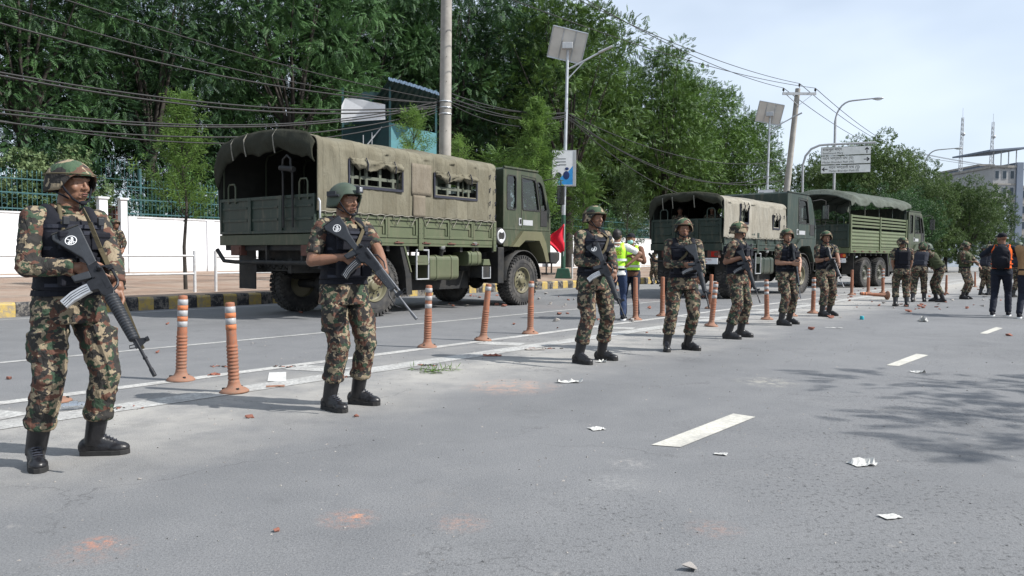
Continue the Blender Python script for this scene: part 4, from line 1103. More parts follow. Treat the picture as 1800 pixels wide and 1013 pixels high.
def torso(mb, hipC, neck, yawh, yawc, t0, t1, off, expo=2.4, offd=None):
    vs = []; rings = []; n = 28; offd = off if offd is None else offd
    ts = [t0 + (t1 - t0) * i / 18 for i in range(19)]
    ax = (neck - hipC)
    for t in ts:
        for a, b in zip(TORSO[:-1], TORSO[1:]):
            if a[0] <= t <= b[0]: break
        q = (t - a[0]) / (b[0] - a[0]); hw = a[1] + (b[1] - a[1]) * q + off; hd = a[2] + (b[2] - a[2]) * q + offd; fo = a[3] + (b[3] - a[3]) * q
        y = yawh + (yawc - yawh) * max(0, min(1, t))
        f = Vector((math.sin(y), -math.cos(y), 0)); r = Vector((-math.cos(y), -math.sin(y), 0))
        up = ax.normalized(); f = (f - up * f.dot(up) * .9).normalized()
        c = hipC + ax * t + f * fo
        if t < 0: c = hipC + Vector((0, 0, ax.length * t)) + f * fo
        for k in range(n):
            th = 2 * PI * k / n; cx, sx = math.cos(th), math.sin(th)
            px = math.copysign(abs(cx) ** (2 / expo), cx); py = math.copysign(abs(sx) ** (2 / expo), sx)
            vs.append(c + r * (hw * px) + f * (hd * py))
    k = len(ts)
    fs = [(i * n + j, i * n + (j + 1) % n, (i + 1) * n + (j + 1) % n, (i + 1) * n + j) for i in range(k - 1) for j in range(n)]
    fs += [tuple(reversed(range(n))), tuple(range((k - 1) * n, k * n))]
    mb.add(vs, fs)
def hand(mb, w, d, nrm, curls=(1, 1, 1, 1), thumb=1.0, side=1, s=1.0, point=False):
    # w wrist, d direction of the palm, nrm palm normal, side +1: thumb towards d x nrm
    d = Vector(d).normalized(); nrm = Vector(nrm); nrm = (nrm - d * nrm.dot(d)).normalized(); t = d.cross(nrm) * side
    w = Vector(w)
    for q in (-.030, -.010, .010, .030): mb.cap(w + t * (q * .6 * s), w + d * (.085 * s) + t * (q * s), .0165 * s, .0135 * s, 8)
    mb.ell(w + d * .045 * s + nrm * .004, (.04 * s, .04 * s, .02 * s), Matrix((t, d, nrm)).transposed(), 10, 7)
    lens = [(.040, .025, .021), (.044, .029, .022), (.041, .027, .021), (.033, .020, .018)]
    for i, q in enumerate((.031, .011, -.010, -.029)):
        p = w + d * (.086 - (.004 if i in (0, 3) else 0)) * s + t * (q * s); c = curls[i]; ang = 0.0; r = (.0095, .0098, .0093, .0082)[i] * s
        for j, L in enumerate(lens[i]):
            ang += c * (.75, 1.15, .85)[j]
            dd = d * math.cos(ang) + nrm * math.sin(ang) + t * (.05 * (1.5 - i) if j == 0 else 0)
            p2 = p + dd.normalized() * (L * s); mb.cap(p, p2, r, r * .9, 8); p = p2; r *= .92
    p = w + d * .022 * s + t * .028 * s + nrm * .006
    d1 = (d * .62 + t * .72 + nrm * .25 * thumb).normalized(); p2 = p + d1 * .042 * s; mb.cap(p, p2, .0145 * s, .0118 * s, 8)
    d2 = (d * .85 + t * .18 + nrm * .55 * thumb).normalized(); p3 = p2 + d2 * .032 * s; mb.cap(p2, p3, .0115 * s, .0105 * s, 8)
    d3 = (d * .8 - t * .15 + nrm * .75 * thumb).normalized(); mb.cap(p3, p3 + d3 * .024 * s, .0105 * s, .0088 * s, 8)

HB = dict()
def head_frame(c, yaw, pitch=0.0, roll=0.0):
    q = Matrix.Rotation(yaw, 3, 'Z') @ Matrix.Rotation(roll, 3, 'Y') @ Matrix.Rotation(pitch, 3, 'X')
    return lambda x, y, z: Vector(c) + q @ Vector((x, -y, z)), q      # x to the image right when yaw is 0, y forward (towards the camera), z up
def head(mb, P, q, cheek=1.0):
    rot = q
    e = lambda c, r: mb.ell(P(*c), r, rot, 16, 11)
    e((0, -.018, .032), (.073, .092, .082)); e((0, .022, -.012), (.067, .07, .085)); e((0, .03, -.062), (.052 * cheek, .054, .052)); e((0, .06, -.098), (.024, .022, .02))
    for s in (-1, 1):
        e((s * .036, .060, -.028), (.024, .022, .024)); e((s * .046, .012, -.07), (.018, .032, .032))
        mb.cap(P(s * .008, .088, .024), P(s * .052, .070, .024), .0115, .008, 8)
        e((s * .074, -.008, -.012), (.009, .02, .032)); e((s * .079, -.014, .004), (.007, .014, .018))
        e((s * .012, .096, -.034), (.0085, .010, .008))
        mb.cap(P(s * .019, .079, .0035), P(s * .044, .070, .0015), .0065, .0055, 6)      # upper lid
        mb.cap(P(s * .019, .078, -.0125), P(s * .043, .070, -.0125), .0055, .005, 6)
    mb.cap(P(0, .086, .018), P(0, .108, -.026), .0075, .0105, 10); e((0, .104, -.032), (.013, .014, .010))
    e((0, .083, -.066), (.026, .014, .018)); e((0, .0945, -.0595), (.021, .0085, .0058)); e((0, .093, -.071), (.018, .009, .0068))
    e((0, .078, -.082), (.03, .016, .008))
def face_extras(mb, P, q, mlip=1, meye=2, mhair=3):
    for s in (-1, 1):
        mb.ell(P(s * .0315, .0685, -.0045), (.0115, .0105, .0062), q, 10, 7, meye)
        mb.ell(P(s * .0315 + .002, .0785, -.0042), (.0058, .0035, .0058), q, 8, 6, mhair)
        mb.tube([P(s * .012, .098, .0285), P(s * .03, .0935, .033), P(s * .054, .077, .027)], [.0036, .0042, .0025], 6, mhair)
    mb.ell(P(0, .0985, -.0595), (.0225, .0062, .0040), q, 10, 6, mlip); mb.ell(P(0, .0975, -.0712), (.0195, .0064, .0052), q, 10, 6, mlip)
    mb.ell(P(0, .0992, -.0652), (.018, .0045, .0013), q, 8, 5, mhair)
def helmet_mesh(P, style='pasgt'):
    m = MB(); na, ne = 48, 18
    outer, inner = [], []
    for k in range(ne + 1):
        for i in range(na):
            a = 2 * PI * i / na; f = math.cos(a)             # f=1 front
            if style == 'pasgt':
                low = .040 - .012 * (1 - max(f, 0)) - .075 * (1 if f < .35 else max(0, (.75 - f) / .4) if f < .75 else 0)
            else:
                low = .042 - .012 * (1 - max(f, 0)) - .085 * (1 if f < .25 else max(0, (.62 - f) / .37) if f < .62 else 0)
            t = k / ne; el = PI / 2 * t
            top = .138; z = low + (top - low) * math.sin(el) ** .92
            rr = math.cos(el) ** .8 if t < 1 else 0.001
            rx, ry = .119, .143
            fl_ = 1.0 + (.05 if f > .4 else .045) * max(0, 1 - t / .22) ** 1.5
            if f > .5: fl_ += .08 * (f - .5) * max(0, 1 - t / .2)
            zz = z
            r2 = math.sqrt(max(0.0, 1 - max(0, (zz - .0)) ** 2 / (.139 ** 2))) if zz > 0 else 1.0
            r2 = max(r2, .001)
            p = (rx * r2 * fl_ * math.sin(a), ry * r2 * fl_ * f - .012, zz)
            outer.append(P(*p)); inner.append(P(p[0] * .93, (p[1] + .012) * .93 - .012, zz - .008 if t > .1 else zz))
    fs = [(k * na + i, k * na + (i + 1) % na, (k + 1) * na + (i + 1) % na, (k + 1) * na + i) for k in range(ne) for i in range(na)]
    b = len(outer); m.add(outer + inner, fs + [(j[3] + b, j[2] + b, j[1] + b, j[0] + b) for j in fs] + [(i, i + b, (i + 1) % na + b, (i + 1) % na) for i in range(na)], 0, True)
    return m

def add_person(label, pos, rz, k=1.0, fine=.012, hip=(0, 0, .95), yawh=.4, yawc=.4, lean=(0, 0), feet=None, headyaw=.6, headpitch=0.0, handR=None, handL=None,
               elR=(-.6, .3, -.7), elL=(.6, .3, -.7), sleeve='long', helmet='camo', skin='skin', cloth='camo', vest='vest', hands=None, neckh=.515, cheek=1.0,
               group=None, boots=True, trousers=None, shirt=None, pack=None, seat=False, mask=False, rollhead=0.0, headoff=(0, 0)):
    t = thing('person', label, 'person', pos, rz, group); t.scale = (k, k, k)
    for a in ('head', ): pass
    hipC = Vector(hip); neck = hipC + Vector((lean[0], lean[1], math.sqrt(max(neckh ** 2 - lean[0] ** 2 - lean[1] ** 2, .01))))
    upv = (neck - hipC).normalized()
    f_h = Vector((math.sin(yawh), -math.cos(yawh), 0)); r_h = Vector((-math.cos(yawh), -math.sin(yawh), 0))
    f_c = Vector((math.sin(yawc), -math.cos(yawc), 0)); r_c = Vector((-math.cos(yawc), -math.sin(yawc), 0))
    sh = {1: neck - upv * .058 + r_c * .182, -1: neck - upv * .058 - r_c * .182}
    hp = {1: hipC + r_h * .092 - Vector((0, 0, .02)), -1: hipC - r_h * .092 - Vector((0, 0, .02))}
    feet = feet or {1: ((-.12, 0), yawh), -1: ((.12, 0), yawh)}
    legs = {}
    for s in (1, -1):
        (fx, fy), fyaw = feet[s][:2]; fz = feet[s][2] if len(feet[s]) > 2 else 0
        ank = Vector((fx, fy, .095 + fz)); pole = Vector((math.sin(fyaw), -math.cos(fyaw), 0)) * .7 + f_h * .6
        kn, ank = ik(hp[s], ank, .43, .425, pole); legs[s] = (hp[s], kn, ank, fyaw)
    arms = {}
    for s, hnd, el in ((1, handR, elR), (-1, handL, elL)):
        if hnd is None: hnd = sh[s] + Vector((.03 * -s, 0, -.53)) + f_c * .06
        eb, wr = ik(sh[s], hnd, .285, .255, el); arms[s] = (sh[s], eb, wr)
    hv = Vector((0, 0, 1)) * .6 + upv * .4; hv.normalize()
    f_hd = Vector((math.sin(headyaw), -math.cos(headyaw), 0))
    hc = neck + hv * .146 + f_hd * .022 + Vector((headoff[0], 0, headoff[1]))
    P, q = head_frame(hc, headyaw, headpitch, rollhead)
    # one continuous body from head to feet
    b = MB(); head(b, P, q, cheek)
    b.cap(neck - upv * .06, P(0, -.02, -.05), .062, .054, 14)
    torso(b, hipC, neck, yawh, yawc, -.12, 1.0, 0)
    for s in (1, -1):
        h_, kn, an, fy = legs[s]; b.cap(h_, kn, .078, .052); b.cap(kn, an, .05, .035); fd = Vector((math.sin(fy), -math.cos(fy), 0)); b.cap(an - Vector((0, 0, .04)), an + fd * .13 - Vector((0, 0, .06)), .035, .03)
        a_, e_, w_ = arms[s]; b.ell(a_, (.058, .055, .055)); b.cap(a_, e_, .05, .042); b.cap(e_, e_ + (w_ - e_) * .35, .041, .042); b.cap(e_ + (w_ - e_) * .3, w_, .043, .027)
        hd_ = (hands or {}).get(s)
        if hd_ is None:
            dd = (w_ - e_).normalized(); hand(b, w_, dd, (hipC - w_).cross(Vector((0, 0, 1))).cross(dd) * 1.0 + (hipC - w_) * .5, (.35,) * 4, .5, s)
        else: hand(b, w_, **hd_)
    me = fuse(b, fine * .55 if fine < .011 else fine * .7, 2 if fine < .011 else 1, .4)
    ex = MB(); face_extras(ex, P, q); em = ex.mesh('x', [M[skin], M['lip'], M['eye'], M['hair']])
    bm = bmesh.new(); me.materials.clear()
    for mm_ in (M[skin], M['lip'], M['eye'], M['hair']): me.materials.append(mm_)
    bm.from_mesh(me); bm.from_mesh(em); bm.to_mesh(me); bm.free()
    link('body', me, t)
    # trousers
    trm = M[trousers or cloth]; stm = M[shirt or cloth]
    c = MB(); torso(c, hipC, neck, yawh, yawc, -.16, .14, .012)
    bag = 1.0 if trousers is None else .8
    for s in (1, -1):
        h_, kn, an, fy = legs[s]; c.cap(h_ - Vector((0, 0, .0)), kn, .101, .073 * bag + .008, 16); lo = an + (kn - an) * (.34 if boots else -.02)
        mid = kn + (lo - kn) * .5
        c.cap(kn, mid, .076 * bag, .078 * bag, 16); c.cap(mid, lo, .078 * bag, .070 * bag, 16, flat=True)
        if boots: c.lathe([(.05, -.012), (.078, -.005), (.083, .02), (.075, .05), (.05, .055)], lo, (kn - lo), 18)
        if trousers is None:
            mid = h_ + (kn - h_) * .58; rr = r_h * s
            c.box(mid + rr * .074 + f_h * .0, (.05, .12, .16), Matrix.Rotation(yawh, 3, 'Z'))
    tm = fuse(c, max(fine, .009), 4); wrinkle(tm, .0085 if fine < .02 else .006, 8, k * 10); tm.materials.clear(); tm.materials.append(trm); link('trousers', tm, t)
    # shirt
    c = MB(); torso(c, hipC, neck, yawh, yawc, -.26 if trousers is None else -.14, .93, .022); c.cap(neck - upv * .04, neck + upv * .012, .076, .066, 16, flat=True)
    for s in (1, -1):
        a_, e_, w_ = arms[s]; c.ell(a_ - r_c * s * .02, (.072, .066, .066)); c.cap(a_, a_ + (e_ - a_) * .8, .066, .058, 14, flat=sleeve == 'short')
        if sleeve != 'short':
            c.cap(a_ + (e_ - a_) * .5, e_, .06, .056, 14); en = e_ + (w_ - e_) * (.9 if sleeve == 'long' else .12); c.cap(e_, en,   .056, .044 if sleeve == 'long' else .056, 14, flat=True)
            c.lathe([(.03, -.03), (.049 if sleeve == 'long' else .063, -.026), (.049 if sleeve == 'long' else .063, .0), (.03, .002)], en, w_ - e_, 14)
    sm_ = fuse(c, max(fine, .009), 4); wrinkle(sm_, .007, 10, k * 17 + 3); sm_.materials.clear(); sm_.materials.append(stm); link('shirt', sm_, t)
    # vest and pouches
    fa = lambda x, fwd, tt: hipC + (neck - hipC) * tt + (-r_c) * x + f_c * fwd
    if vest:
        c = MB(); torso(c, hipC, neck, yawh, yawc, .10, .86, .032, 2.8, .045); 
        for s in (1, -1):
            c.cap(fa(s * .10, .10, .80), fa(s * .115, 0.0, .965), .045, .042, 10); c.cap(fa(s * .115, 0, .965), fa(s * .10, -.10, .82), .042, .045, 10)
            c.ell(fa(s * .15, 0, .9), (.055, .06, .035))
        c.cap(fa(-.10, .0, .97), fa(.10, 0, .97), .03, .03); 
        vm = fuse(c, max(fine, .010), 2); wrinkle(vm, .006, 7, 5); vm.materials.clear(); vm.materials.append(M[vest]); v = link('vest', vm, t)
        Rz = Matrix.Rotation(yawc, 3, 'Z')
        for x in (-.10, .0, .10):
            pmb = MB(); cc = fa(x, .168, .30); pmb.box(cc, (.088, .05, .15), Rz); pmb.box(cc + Vector((0, 0, .05)) + f_c * .006, (.092, .05, .07), Rz); pmb.build('pouch', M[vest], v, bevel=.01)
        for x, tt, w_, h_ in ((-.09, .64, .11, .10), (.09, .64, .11, .10)):
            pmb = MB(); pmb.box(fa(x, .170, tt), (w_, .03, h_), Rz); pmb.box(fa(x, .175, tt + .07), (w_ + .006, .03, .035), Rz); pmb.build('pouch', M[vest], v, bevel=.008)
        for tt in (.47, .5 - .22):
            sb = MB(); n_ = 28
            for (h0) in (tt,):
                pts = [fa(.182 * math.cos(a), .165 * math.sin(a), h0) for a in [2 * PI * i / n_ for i in range(n_)]]
                sb.tube(pts, .012, 6, closed=True)
            sb.build('webbing', M[vest], v)
        if fine < .016:
            for tt in (.56, .73, .80, .16):
                sb = MB(); pts = [fa(.176 * math.cos(a), .172 * math.sin(a) ** .6, tt) for a in [.25 + (PI - .5) * i / 16 for i in range(17)]]
                for qa, qb in zip(pts[:-1], pts[1:]): sb.bar(qa, qb, .006, .02)
                sb.build('webbing_row', M['vest_grey'], v)
            for x in (-.1, .1):
                sb = MB(); sb.box(fa(x, .168, .86), (.035, .02, .045), Rz); sb.build('buckle', M['poly'], v, bevel=.004)
        pmb = MB(); pmb.box(fa(.0, -.165, .62), (.20, .04, .22), Rz); pmb.box(fa(0, -.165, .35), (.22, .03, .12), Rz); pmb.build('back_panel', M[vest], v, bevel=.012)
    # belt
    bb = MB(); torso(bb, hipC, neck, yawh, yawc, .04, .10, .034 if trousers is None else .026, 2.6); bb.build('belt', M['vest'], t)
    # boots
    for s in (1, -1):
        h_, kn, an, fy = legs[s]; fd = Vector((math.sin(fy), -math.cos(fy), 0)); sd = Vector((fd.y, -fd.x, 0)); c = MB(); base = Vector((an.x, an.y, an.z - .095))
        Q = Matrix((sd, fd, Vector((0, 0, 1)))).transposed()
        if boots: c.cap(an + Vector((0, 0, -.03)), an + (kn - an) * .40, .052, .060, 16, flat=True); c.lathe([(.05, -.02), (.066, -.012), (.066, .006), (.05, .01)], an + (kn - an) * .4, kn - an, 16)
        c.ell(base + fd * -.035 + Vector((0, 0, .05)), (.040, .052, .055), Q); c.ell(base + fd * .05 + Vector((0, 0, .048)), (.045, .085, .052), Q); c.ell(base + fd * .135 + Vector((0, 0, .037)), (.050, .068, .038), Q)
        c.cap(an + Vector((0, 0, 0)), base + fd * .11 + Vector((0, 0, .06)), .048, .032, 12)
        bm_ = fuse(c, max(fine * .8, .007), 2)
        for v_ in bm_.vertices:
            if v_.co.z < base.z + .018: v_.co.z = base.z + .018
        bm_.materials.clear(); bm_.materials.append(M['boot'] if boots else M['vest']); bo = link('boot' if boots else 'shoe', bm_, t)
        so_ = MB(); pl = [(-.078, .0), (-.068, .030), (-.02, .038), (.05, .042), (.11, .05), (.16, .047), (.19, .028), (.203, 0)]; pl = pl + [(a, -b) for a, b in reversed(pl[1:-1])]
        so_.prism(pl, 0.0, .03, lambda a, b_, z: base + fd * a + sd * b_ + Vector((0, 0, z))); so_.build('sole', M['sole'] if boots else M['whitegl'], bo, bevel=.004)
        if boots and fine < .02:
            la = MB()
            for i in range(8):
                q_ = i / 7
                if q_ < .5: c0 = base + fd * (.12 - q_ * .13) + Vector((0, 0, .085 + q_ * .07))
                else: c0 = an + fd * (.052 + .006 * q_) + Vector((0, 0, .02 + (q_ - .5) * .26)) + (kn - an) * .0
                la.tube([c0 - sd * .024, c0 + fd * .006 + Vector((0, 0, .004)), c0 + sd * .024], .0038, 5)
            tag(la.build('laces', M['vest_grey'], bo), kind='stuff')
    # headgear
    if helmet in ('camo', 'green'):
        hm = helmet_mesh(P, 'pasgt' if helmet == 'camo' else 'mich')
        h_ = hm.build('helmet', M['camo_helmet'] if helmet == 'camo' else M['helm_green'], t)
        st = MB()
        for s in (1, -1):
            st.tube([P(s * .106, .035, -.004), P(s * .088, .045, -.04), P(s * .056, .068, -.092), P(0, .075, -.122)], .0062, 6)
            st.tube([P(s * .104, -.05, -.03), P(s * .088, -.005, -.06), P(s * .064, .045, -.09)], .0055, 6)
        st.ell(P(0, .083, -.112), (.026, .012, .014), q, 10, 6); st.build('chin_strap', M['vest'], h_)
        if helmet == 'camo':
            bd = MB(); n_ = 40
            bd.tube([P(.1225 * math.sin(a), .1455 * math.cos(a) - .012, .048) for a in [2 * PI * i / n_ for i in range(n_)]], .004, 5, closed=True); bd.build('helmet_band', M['strap'], h_)
        else:
            g_ = MB(); g_.box(P(0, .148, .075), (.05, .03, .05), q); g_.box(P(0, .163, .077), (.028, .006, .034), q, 1); g_.build('mount_plate', [M['poly'], M['alu']], h_, bevel=.003)
            for s in (1, -1):
                g_ = MB(); g_.tube([P(s * .119, .05, .03), P(s * .127, .0, .03), P(s * .124, -.06, .03)], .012, 6); g_.box(P(s * .127, -.02, .045), (.012, .09, .035), q); g_.build('side_rail', M['poly'], h_)
    elif helmet == 'cap':
        m_ = MB(); m_.ell(P(0, -.012, .05), (.084, .102, .072), q); m_.box(P(0, .10, .045), (.12, .08, .012), q @ Matrix.Rotation(.15, 3, 'X')); m_.build('cap', M['vest'], t)
    elif helmet == 'hair':
        m_ = MB(); m_.ell(P(0, -.022, .042), (.082, .100, .084), q); m_.ell(P(0, -.05, .0), (.078, .07, .075), q); mh = fuse(m_, .012, 1); wrinkle(mh, .006, 30, 2); mh.materials.clear(); mh.materials.append(M['hair']); link('hair', mh, t)
    if mask:
        m_ = MB(); m_.ell(P(0, .062, -.06), (.062, .056, .05), q); m_.build('face_mask', M['mask'], t)
    # collar
    cl = MB()
    cl.tube([neck + (-r_c) * (.078 * math.cos(a)) + f_c * (.07 * math.sin(a) + .004) + upv * (.016 - .045 * max(0, math.sin(a))) for a in [2 * PI * i / 20 for i in range(20)]], .014, 8, closed=True); cl.build('collar', stm, t)
    t['_a'] = 0; del t['_a']
    return t, dict(P=P, q=q, fa=fa, f=f_c, r=r_c, arms=arms, hc=hc, neck=neck, hipC=hipC, k=k, up=upv)
M['helm_green'] = pm('dark_green_helmet', (0.042, 0.064, 0.044), 0.6, 0.15, 10, 0.15, 90, dirt=(0.1, 0.1, 0.08), dscale=6)
M['mask'] = pm('teal_face_mask', (0.25, 0.45, 0.45), 0.8, 0.1, 20)

# ------------------------------------------------------------------ rifles: x from butt to muzzle, z towards the sights
def emblem(parent, x, z, y, s, r=.03, mirror=False):
    m = MB(); m.lathe([(r * .86, 0), (r * .86, s * .0012), (r, s * .0012), (r, 0)], (x, y, z), (0, 1, 0), 24)
    for k in range(3):
        a = R(-50 + k * 25); m.box((x + r * .28 * math.cos(a), y + s * .0008, z + r * .3 - k * r * .32), (r * (1.1 - .2 * k), .0012, r * .14), Matrix.Rotation(.3, 3, 'Y'))
    m.box((x, y + s * .0008, z), (r * 1.7, .0012, r * .1), Matrix.Rotation(-.7, 3, 'Y')); m.box((x - r * .3, y + s * .0008, z + r * .35), (r * .5, .0012, r * .35)); m.box((x + r * .35, y + s * .0008, z - r * .4), (r * .4, .0012, r * .45))
    m.build('emblem', M['whitegl'], parent)
def rifle(label, butt, d, up, side, L=1.0, style='m', mag='alu', fine=True, group=None, emb=True):
    d = Vector(d).normalized(); up = Vector(up); up = (up - d * up.dot(d)).normalized(); y = up.cross(d)
    t = thing('rifle', label, 'rifle', (0, 0, 0), 0, group)
    t.matrix_world = Matrix.Translation(Vector(butt)) @ Matrix((d, y, up)).transposed().to_4x4() @ Matrix.Scale(L, 4)
    S = 1 if (Vector(side).dot(y) > 0) else -1
    m = MB()
    if style == 'm': m.prism([(0, -.118), (0, .022), (.02, .028), (.25, .020), (.262, -.03), (.20, -.036), (.03, -.125)], -.019, .019, lambda a, b, q: (a, q, b))
    else: m.prism([(0, -.112), (0, .028), (.10, .022), (.16, .005), (.30, -.004), (.31, -.045), (.2, -.05), (.03, -.12)], -.02, .02, lambda a, b, q: (a, q, b))
    st = m.build('stock', M['poly'], t, bevel=.006)
    m = MB(); m.b2((-.008, -.02, -.118), (.0, .02, .024)); m.build('butt_plate', M['sole'], st, bevel=.002)
    if emb: emblem(st, .075, -.045, S * .0198, S)
    m = MB()
    if style == 'm': m.prism([(.25, -.035), (.25, .018), (.30, .03), (.455, .03), (.47, .02), (.47, -.02), (.45, -.035), (.41, -.04), (.405, -.075), (.345, -.075), (.34, -.04)], -.016, .016, lambda a, b, q: (a, q, b))
    else: m.prism([(.29, -.045), (.29, .03), (.52, .032), (.54, .02), (.54, -.02), (.42, -.04), (.40, -.06), (.35, -.06), (.345, -.045)], -.018, .018, lambda a, b, q: (a, q, b))
    rc = m.build('receiver', M['gun'], t, bevel=.003)
    m = MB(); m.cyl((.30, S * .016, .005), (.30, S * .028, .005), .010, n=8); m.b2((.36, S * .016 - .002, .0), (.43, S * .016 + .004, .018)); m.cyl((.335, S * .016, -.03), (.335, S * .024, -.03), .008, n=8); m.cyl((.285, S * .016, .012), (.31, S * .03, .012), .011, n=8); tag(m.build('controls', M['gun'], rc), kind='stuff')
    m = MB(); m.prism([(.285, -.035), (.335, -.035), (.315, -.125), (.275, -.128)], -.014, .014, lambda a, b, q: (a, q, b)); m.build('pistol_grip', M['poly'], t, bevel=.006)
    m = MB(); m.tube([(.328, 0, -.036), (.335, 0, -.062), (.365, 0, -.066), (.385, 0, -.04)], .003, 6); m.tube([(.348, 0, -.038), (.352, 0, -.055)], .003, 5); m.build('trigger_guard', M['gun'], t)
    mm = MB(); pts = [(.352, -.06), (.405, -.06), (.408, -.10), (.42, -.17), (.438, -.215), (.388, -.228), (.362, -.16), (.353, -.10)]
    mm.prism(pts, -.0115, .0115, lambda a, b, q: (a, q, b)); mg = mm.build('magazine', M['alu'] if mag == 'alu' else M['gun'], t, bevel=.002)
    for o_ in (.013, .027, .040):
        r_ = MB(); r_.tube([(.353 + o_, S * .0115, -.08), (.356 + o_, S * .0115, -.12), (.366 + o_, S * .0115, -.17), (.388 + o_, S * .0115, -.218)], .0022, 4); r_.build('magazine_rib', M['poly'] if mag == 'alu' else M['alu'], mg)
    if style == 'm':
        m = MB(); m.tube([(.285, 0, .03), (.30, 0, .058), (.33, 0, .068), (.40, 0, .068), (.425, 0, .055), (.44, 0, .03)], [.009, .009, .008, .008, .008, .009], 8)
        m.cyl((.305, -.018, .055), (.305, .018, .055), .011, n=10); m.b2((.295, -.012, .05), (.325, .012, .078)); m.build('carry_handle', M['gun'], t)
        m = MB(); pr = []
        n_ = 17
        for i in range(n_):
            x = .475 + .29 * i / n_; r0 = .036 - .010 * i / n_
            pr += [(r0, x), (r0, x + .011), (r0 - .0035, x + .0115), (r0 - .0035, x + .0165)]
        m.lathe([(.001, .472)] + pr + [(.001, .768)], axis=(1, 0, 0), n=18); m.build('handguard', M['poly'], t)
        m = MB(); m.cyl((.765, 0, .004), (.995, 0, .004), .0085, n=10); m.cyl((.955, 0, .004), (1.0, 0, .004), .0115, n=10); m.cyl((.88, 0, .004), (.89, 0, .004), .012, n=10); m.build('barrel', M['gun'], t)
        m = MB(); m.prism([(.765, -.012), (.765, .012), (.785, .062), (.795, .062), (.815, .012), (.815, -.014)], -.005, .005, lambda a, b, q: (a, q, b)); m.b2((.782, -.014, .05), (.798, .014, .066)); m.tube([(.79, 0, -.01), (.785, 0, -.035), (.80, 0, -.04), (.81, 0, -.012)], .003, 5); m.build('front_sight', M['gun'], t)
    else:
        m = MB(); m.prism([(.535, -.03), (.535, .03), (.72, .026), (.72, -.022)], -.022, .022, lambda a, b, q: (a, q, b))
        for k_ in range(6): m.b2((.555 + k_ * .026, -.024, -.012), (.567 + k_ * .026, .024, .0))
        m.build('handguard', M['poly'], t, bevel=.005)
        m = MB(); m.cyl((.5, 0, .034), (.76, 0, .034), .009, n=8); m.cyl((.33, 0, .038), (.53, 0, .038), .008, n=8); m.build('gas_tube', M['steel'], t)
        m = MB(); m.cyl((.72, 0, .006), (1.0, 0, .006), .0085, n=10); m.cyl((.94, 0, .006), (1.0, 0, .006), .012, n=10); m.build('barrel', M['steel'], t)
        m = MB(); m.b2((.755, -.01, -.01), (.785, .01, .045)); m.tube([(.77, 0, .045), (.76, 0, .07), (.775, 0, .085), (.79, 0, .07), (.78, 0, .045)], .003, 5); m.tube([(.70, S * .02, -.02), (.74, S * .03, -.045), (.83, S * .03, -.055), (.87, S * .02, -.03)], .005, 5); m.build('front_sight', M['gun'], t)
        m = MB(); m.tube([(.40, 0, .035), (.43, 0, .07), (.50, 0, .075), (.55, 0, .055)], .006, 6); m.b2((.31, -.012, .03), (.335, .012, .06)); m.build('carry_handle', M['gun'], t)
    return t
def sling(parent, pts, w=.028):
    m = MB(); 
    for a, b in zip(pts[:-1], pts[1:]): m.bar(a, b, w, .004, (0, 1, 0))
    m.build('sling', M['strap'], parent)
